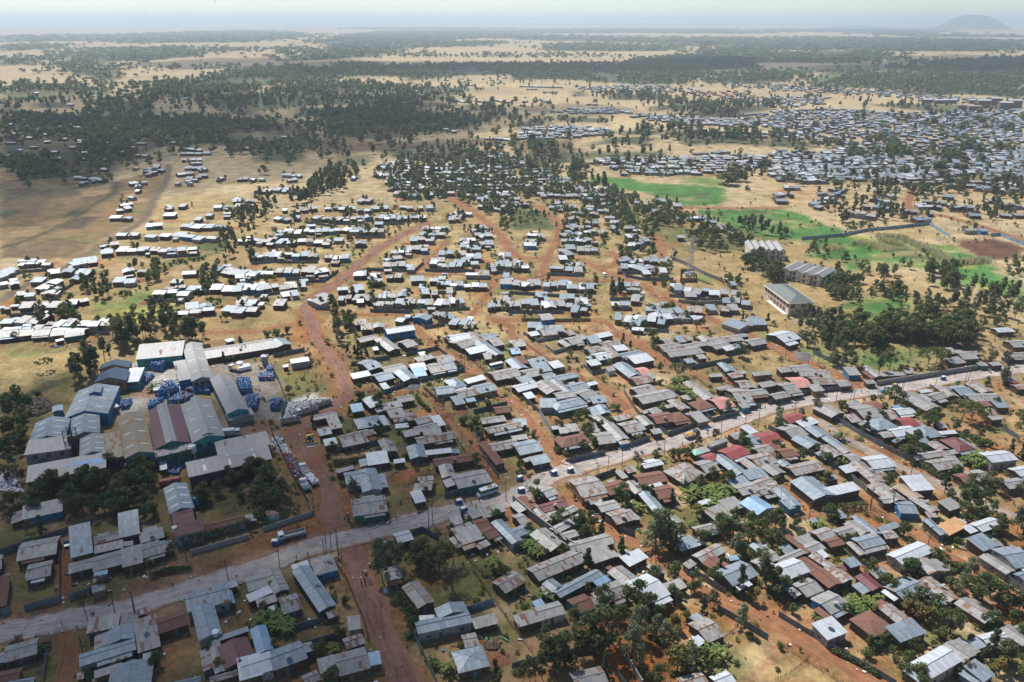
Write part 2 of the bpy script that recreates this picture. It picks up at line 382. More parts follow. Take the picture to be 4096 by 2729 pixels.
# polygons: soil kind, blend width in metres, crop, points
FIELDS = """
field 6 I 0 60 300 110 560 100 1000 140 1400 30 1420 180 1300 430 900 650 600 820 200 800 0 760
fieldb 4 I 0 200 640 210 720 260 1000 160 940 60 0 60
parcel 1.5 I 420 300 700 262 738 300 700 378 600 400 440 440 330 440
parcelb 1.5 I 60 217 640 207 690 255 420 298 60 300
parcel 1.5 I 0 525 340 520 405 555 250 620 0 640
parcelb 1.5 I 0 345 60 300 420 300 320 440 0 470
parcelc 1.5 I 540 580 760 590 870 690 480 650 400 600
parcelb 1.5 I 60 660 250 700 480 650 700 700 300 800 0 800
parcel 1.5 I 250 120 640 205 60 215 0 100
parcelc 1.5 I 960 220 1080 225 1100 330 900 420 760 400
tan 5 I 660 210 1000 150 930 260 740 275
field 3 I 760 280 940 240 1100 230 1150 320 700 450 660 430
straw 14 I 1350 300 1700 240 2199 300 2199 560 1240 470
plot 2 I 470 550 640 455 880 435 700 548
dgreen 2 I 520 455 600 402 700 375 640 440
dgreen 2 I 0 398 205 395 0 462
lime 4 I 930 1245 1500 1208 1490 1280 1260 1350 1090 1395 1040 1380
lawn 5 I 1490 685 1800 690 1790 722 1540 722
lawn 9 I 700 1210 950 1180 1290 1060 1500 1130 1520 1200 930 1240 900 1330
scrub 8 I 1420 850 1960 560 2000 700 1650 830 1440 900
tan 6 I 780 840 1250 830 1020 960 790 960
olive 9 I 300 1300 1000 1480 980 1568 0 1568 0 1300
straw 9 E 0 60 850 110 640 330 400 470 80 600 0 600
lawn 6 E 80 190 300 190 330 215 100 230
olive 5 E 70 630 380 420 640 370 640 470 300 560
olive 8 E 320 500 640 480 620 570 330 560
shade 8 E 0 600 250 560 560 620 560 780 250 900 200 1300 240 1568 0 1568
slab 4 E 980 690 1000 470 1150 280 1520 280 1560 430 1640 560 1240 690 1230 720 960 800
yard 6 E 1750 200 2199 300 2199 900 1900 900 1850 560
white 3 E 1140 300 1290 290 1300 330 1180 340
white 4 E 1300 430 1520 420 1520 500 1320 500
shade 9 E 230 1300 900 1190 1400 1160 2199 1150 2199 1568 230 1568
yard 4 F 0 300 150 320 220 500 260 620 200 780 180 1000 120 880 0 900
olive 6 F 150 380 400 340 560 400 690 560 600 640 260 700 230 500
white 3 F 240 700 290 600 450 560 580 570 650 600 500 660 350 720 240 760
white 2 F 130 920 210 920 290 1060 190 1050
red 8 F 340 0 560 0 760 380 850 560 760 660 500 760 480 820 640 1250 780 1450 760 1568 480 1568 270 1060 160 860 320 800 640 690 690 560 560 330 480 130
earth 7 J 400 1180 560 1080 560 1260 520 1340 640 1568 380 1568 310 1380 430 1280
olive 9 F 780 240 1280 100 2199 560 2199 1000 1900 1150 1500 1200 1000 1200 650 1100 480 820 700 650 900 560 800 420
dark 8 F 1050 1150 1600 1150 1600 1480 1100 1520
olive 7 F 1880 790 2199 720 2199 960 1900 980
straw 9 J 0 560 1460 480 1200 600 900 860 800 960 640 1060 500 1200 0 1200
straw 9 J 1200 560 2199 560 2199 1568 700 1568 620 1280 700 1100
red 7 G 100 610 520 690 560 740 480 830 330 800 250 720
green 14 H 720 220 900 190 1270 180 1260 330 1150 350 960 365 740 320
straw 9 H 400 60 720 300 1000 400 700 440 400 250
lawn 8 H 260 200 420 140 650 320 640 380
earth 8 H 640 400 860 400 830 480 700 520
tan 9 H 1500 60 2199 40 2199 320 1520 330
tan 12 H 1650 650 2199 500 2199 1000 1700 860
dark 5 H 1980 1460 2199 1440 2199 1510 2060 1510
olive 9 H 1880 1180 2199 1170 2199 1330 1950 1310
earth 9 H 800 1180 1300 1290 1480 1420 1100 1420 880 1330
dark 14 A -200 -100 700 0 1500 200 1650 480 600 880 -200 1050
olive 6 A 0 620 90 640 200 700 520 600 520 850 200 940 90 820
olive 6 A 600 800 800 620 1000 600 1050 640 800 780
red 6 A 0 980 560 870 1000 740 1600 560 1700 520 2203 330 2203 520 1500 720 760 940 300 1040 -200 1110
earth 5 A 420 1180 700 1100 740 1180 690 1568 380 1568
dark 6 A 740 1150 2203 700 2203 1900 700 1900
olive 8 A 1400 1160 2203 820 2203 1120 1800 1260 1500 1568 1380 1568
red 7 B 0 330 500 160 820 150 1240 130 2000 90 2203 10 2203 90 1500 260 1000 380 700 420 0 620
earth 6 B 700 430 980 400 1100 620 1220 860 1380 1200 1500 1568 1080 1568 960 1200 860 800
dark 8 B 0 640 680 480 860 900 1000 1300 1080 1800 -200 1900
lime 6 B 1500 610 1720 560 2010 830 2000 870 1560 900
straw 5 B 700 700 800 700 850 860 700 880
olive 7 B 1340 300 1720 260 2203 500 2203 1568 1500 1568 1400 1250 1250 900 1130 600
tan 7 B 1800 1250 2100 1050 2203 1150 2203 1400 2100 1430 1850 1400
plough 4 B 2020 1330 2203 1300 2203 1420 2040 1420
tan 6 C 0 1080 220 1010 450 1010 520 1160 380 1300 190 1340
red 6 C 560 0 700 40 900 200 1100 360 1260 480 1600 760 2203 1000 2203 1120 1800 920 1560 800 1280 560 900 330 640 90
earth 8 C 1100 950 1480 800 1760 800 1950 900 1700 960 1500 1050 1450 1180 1350 1200
earth 7 C 800 1150 1200 1150 1450 1400 1480 1568 900 1568 600 1280
plough 5 C 1700 1280 2203 1140 2203 1568 1680 1568
straw 5 C 1900 1180 2203 1160 2203 1330 1900 1440 1800 1360
pale 5 C 1760 1500 2000 1350 2203 1240 2203 1568 1850 1568
dark 7 C 0 0 600 60 1000 330 1400 700 700 900 0 900
dark 7 C 1300 100 2203 0 2203 380 1900 480 1500 380
earth 8 D 0 0 860 20 1300 250 1640 480 2203 760 2203 950 1700 680 1300 430 900 160 780 120 0 240
red 8 D 130 100 500 90 880 150 1000 240 700 200 300 220 130 320
earth 9 D 850 800 1700 850 1900 1100 1500 1300 1000 1500 700 1350 500 1250 350 1120 340 900 700 900
olive 6 D 1000 1200 1500 1100 1900 1050 2203 1250 2203 1568 1300 1568 1000 1480
straw 5 D 0 1190 340 1380 640 1568 -200 1568
plough 4 D 0 1240 100 1300 150 1400 0 1430
earth 7 D 1540 300 1730 270 1800 480 1560 540
green 5 K 650 110 830 100 1080 125 1100 150 1250 160 1500 170 1830 195 1820 300 1790 350 1450 352 1250 290 1180 240 830 190 660 150
scrub 4 K 1560 240 1680 240 1680 275 1570 275
lawn 5 K 1450 120 1700 100 1850 160 1840 190 1500 150
green 4 K 1580 385 2199 378 2199 640 2040 600 1780 510 1620 440
green 4 L 0 380 140 380 330 440 500 520 700 578 280 640 0 640
green 5 L 300 650 650 605 820 612 900 650 950 655 1150 660 1180 690 1420 750 1600 852 1900 850 2010 980 2199 1050 2199 1160 1900 1090 1650 990 1600 900 1300 880 1080 840 900 830 820 900 690 930 600 810 500 740 420 700
olive 3 L 940 670 1180 690 1400 780 1300 800 1060 740
lime 4 L 690 615 830 605 950 655 870 675
lawn 4 L 1350 680 1600 690 1660 730 1480 742
green 4 L 1500 752 1700 748 1770 800 1560 806
lime 3 L 1640 865 1760 860 1800 890 1660 890
plough 4 L 1600 652 1950 635 2199 705 2199 812 1800 802 1680 720
dgreen 3 L 1000 700 1180 720 1400 800 1340 830 1100 770
lime 4 L 520 700 700 690 720 720 560 740
olive 3 L 620 830 900 790 1100 770 1090 790 900 815 640 850
scrub 3 K 1900 395 2199 400 2199 420 1920 410
lawn 5 K 1650 420 1800 430 1860 470 1720 460
lawn 5 L 60 460 300 480 420 540 200 560
lime 4 L 1750 1010 1900 1040 2000 1100 1850 1090
lawn 7 L 730 1160 900 1130 1240 1190 1220 1290 1000 1350 860 1360 700 1220
straw 5 L 900 560 1380 520 1540 625 1250 645 950 610
tan 6 L 800 960 1050 930 1180 1000 1150 1060 850 1070
yard 4 L 240 1330 380 1270 480 1300 620 1390 600 1420 460 1340 280 1360
lawn 5 K 1560 930 1620 930 1800 1000 1790 1020 1580 1000
olive 9 K 900 330 1500 400 1560 560 2100 560 2199 760 1500 740 1200 700 900 600
scrub 5 K 0 350 360 400 370 560 0 560
tan 10 L 0 100 500 60 560 140 800 250 700 400 300 360 0 360
fieldb 12 O 0 1210 560 1200 520 1260 640 1290 0 1300
dgreen 10 O 250 1290 460 1290 520 1400 300 1400
fieldb 25 N 500 1150 1100 1220 1500 1210 2199 1180 2199 1250 1900 1260 1300 1280 720 1340 520 1290
scrub 25 N 420 1080 520 1040 540 1160 440 1140
scrub 25 N 320 930 1020 920 850 970 330 1010
scrub 40 N 1400 880 1600 880 1590 920 1400 930
"""
ROADS = """
main_road 9.5 A -900 1370 -300 1210 0 1135 465 1055 1000 957 1600 780 2203 585 | B 500 400 1000 288 1600 120 2100 15 | G 400 1230 1000 1062 1500 930 2199 680 | H 500 580 1000 512 1500 430 2199 325 2600 260
dirt_road 7.5 B 800 420 870 560 960 800 1050 1050 1170 1300 1290 1568 1420 1850
dirt_road 6.5 B 690 240 640 60 | F 640 1430 560 1250 400 1010 350 880 480 790 640 690 780 560 740 400 640 230 520 90 | J 500 1400 430 1270 450 1180 600 1080 750 960 950 800 1150 660 1330 570 1470 490
dirt_lane 4 J 470 1240 700 1270 1000 1290 1230 1280 1350 1370 | F 1400 10 1560 150 1780 310 1950 420 2080 560 | G 30 640 180 820 330 1010 430 1150
dirt_lane 3 F 1060 575 1390 520 1560 650 1690 800 1800 920 1960 1150 2090 1330
dirt_lane 4 J 2060 1335 2199 1400 | G 0 40 300 260 540 380 800 520 1000 680
dirt_lane 5 G 700 0 1000 80 1180 190 1350 280 1550 345
dirt_lane 3.5 J 2030 1330 2199 1330 | K 400 1350 760 1340 860 1400 1000 1480 1180 1530
dirt_lane 5 K 650 840 820 930 1000 990 1150 1060 1330 1150 1600 1270 1850 1390 2010 1450 | H 260 250 500 340 700 430 760 500
dirt_lane 4 K 0 975 500 985 880 1000
dirt_lane 4 K 820 880 900 815 850 740
dirt_lane 4 K 230 960 300 820 370 680 410 540 380 480 270 390 180 340
dirt_lane 5 K 330 800 90 800 0 740 | J 2090 600 2000 510 1900 430 1750 330 1650 270
dirt_lane 3.5 J 900 920 1500 935 2199 960
dirt_lane 3.5 J 1390 910 1540 760 1640 650
dirt_lane 3.5 J 1850 925 1920 880 2000 830
dirt_lane 3.5 J 1850 1290 1990 1120 2060 990
dirt_lane 4 K 1230 610 1290 720 1270 800
dirt_lane 6 L 1320 165 1240 230 1210 350 1300 418 1500 440 1800 520 2199 650 2500 740
dirt_lane 4.5 K 1470 368 2199 372 | L 120 366
dirt_lane 6 H 430 770 600 900 800 1010 950 1090 1150 1190 1400 1290 1700 1430 | D 1850 30 2203 175 2500 300
dirt_lane 5.5 G 430 1400 620 1568 | C 800 180 900 300 1100 400 1250 520 1480 640 1600 760 1900 900 2150 1000 | D 100 1080 400 1250 700 1450 830 1568 1050 1750
dirt_lane 5 H 780 1420 | D 780 0 900 70 1100 180 1300 300 1500 450 1800 620 2203 880 2500 1060
dirt_lane 4 D 200 160 500 100 800 60
dirt_lane 3 A 540 390 545 520 565 860
dirt_lane 5 A 560 1110 600 1300 540 1568 480 1750
dirt_lane 5 I 1450 0 1420 150 1330 280 1250 450 1100 560 800 740 500 920 250 1020 0 1170
dirt_lane 4 I 1600 1430 1900 1440 2199 1430 | J 150 1400 330 1380
dirt_lane 3.5 G 1180 190 1500 350 1750 440
"""
def parse_path(tok):
    out, c, i = [], None, 0
    while i < len(tok):
        if tok[i] == '|': i += 1; continue
        if tok[i].isalpha(): c = tok[i]; i += 1; continue
        q = at(c, float(tok[i]), float(tok[i + 1]))[:2]; i += 2
        if not out or np.hypot(*(q - out[-1])) > 5: out.append(q)
    return np.array(out)

def smooth_path(p, step=3.0):
    """Catmull-Rom through p at about step metres."""
    q = np.vstack([2 * p[0] - p[1], p, 2 * p[-1] - p[-2]])
    out = []
    for i in range(1, len(q) - 2):
        a, b, c, d = q[i - 1], q[i], q[i + 1], q[i + 2]
        n = max(2, int(np.linalg.norm(c - b) / step))
        for t in np.linspace(0, 1, n, endpoint=False):
            out.append(.5 * (2 * b + (c - a) * t + (2 * a - 5 * b + 4 * c - d) * t * t + (3 * b - a - 3 * c + d) * t ** 3))
    out.append(p[-1])
    return np.array(out)

ROADLIST = []
for ln in ROADS.strip().splitlines():
    t = ln.split()
    ROADLIST.append((t[0], float(t[1]), smooth_path(parse_path(t[2:]))))

def seg_dist(pts, poly, closed):
    d = np.full(len(pts), 1e9)
    n = len(poly)
    for i in range(n if closed else n - 1):
        a, b = poly[i], poly[(i + 1) % n]
        ab = b - a
        L = max(1e-9, ab @ ab)
        t = np.clip(((pts - a) @ ab) / L, 0, 1)
        q = pts - a - t[:, None] * ab
        d = np.minimum(d, np.hypot(q[:, 0], q[:, 1]))
    return d

def inside(pts, poly):
    r = np.zeros(len(pts), bool)
    n = len(poly)
    x, y = pts[:, 0], pts[:, 1]
    for i in range(n):
        (x1, y1), (x2, y2) = poly[i], poly[(i + 1) % n]
        if y1 == y2: continue
        c = ((y1 > y) != (y2 > y)) & (x < (x2 - x1) * (y - y1) / (y2 - y1) + x1)
        r ^= c
    return r

def axis_y():
    y = [-400, -200, -80, 0, 40, 80]
    while y[-1] < 90000: y.append(y[-1] + max(1.7, .0085 * y[-1]) if y[-1] > 80 else y[-1] + 8)
    return np.array(y)
def axis_x():
    x = [0.0]
    while x[-1] < 70000: x.append(x[-1] + max(1.8, .0125 * (x[-1] - 160)))
    x = np.array(x)
    return np.concatenate([-x[:0:-1], x])
GX, GY = axis_x(), axis_y()
gx, gy = np.meshgrid(GX, GY)
gp = np.stack([gx.ravel(), gy.ravel()], 1)
gcol = np.empty((len(gp), 3))
gcol[:] = (.37, .285, .165)                       # dry grassland of the plain
wob = np.stack([np.sin(gp[:, 0] * .31 + 1.7 * np.sin(gp[:, 1] * .23)) + .6 * np.sin(gp[:, 0] * .83 + gp[:, 1] * .57),
                np.sin(gp[:, 1] * .29 + 1.3 * np.sin(gp[:, 0] * .27)) + .6 * np.sin(gp[:, 1] * .77 - gp[:, 0] * .49)], 1)
def paint(poly, col, w, strength=1.0):
    lo, hi = poly.min(0) - w * 2 - 3, poly.max(0) + w * 2 + 3
    ix = np.searchsorted(GX, [lo[0], hi[0]]); iy = np.searchsorted(GY, [lo[1], hi[1]])
    if ix[0] >= ix[1] or iy[0] >= iy[1]: return
    idx = (np.arange(iy[0], iy[1])[:, None] * len(GX) + np.arange(ix[0], ix[1])[None]).ravel()
    p = gp[idx] + wob[idx] * min(w * .35, 3.0)
    d = seg_dist(p, poly, True)
    s = np.where(inside(p, poly), d, -d)
    k = np.clip(s / w * .5 + .5, 0, 1)
    k = (k * k * (3 - 2 * k) * strength)[:, None]
    gcol[idx] = gcol[idx] * (1 - k) + np.array(col) * k
# the town's own ground is a little browner than the plain
town = np.array([at("A", -400, 1750)[:2], at("D", 2700, 1750)[:2], at("H", 2600, 100)[:2], at("K", 2199, 500)[:2], at("J", 2199, 250)[:2], at("I", 1500, 500)[:2], at("I", -300, 1250)[:2]])
paint(town, (.295, .213, .10), 20)
paint(np.array([at("B", 1900, 2000)[:2], at("D", 2900, 1700)[:2], at("H", 2500, 650)[:2], at("G", 1500, 1200)[:2], at("C", 300, 300)[:2]]), (.205, .088, .034), 18)
paint(np.array([at('F', -300, 300)[:2], at('F', 1200, 120)[:2], at('G', 200, 150)[:2], at('G', 1700, 200)[:2], at('H', 600, 600)[:2], at('B', 2203, 100)[:2], at('A', -300, 900)[:2]]), (.20, .145, .07), 14)
FOREST_POLY = []                                   # filled by the tree tables, painted as shaded-floor scrub
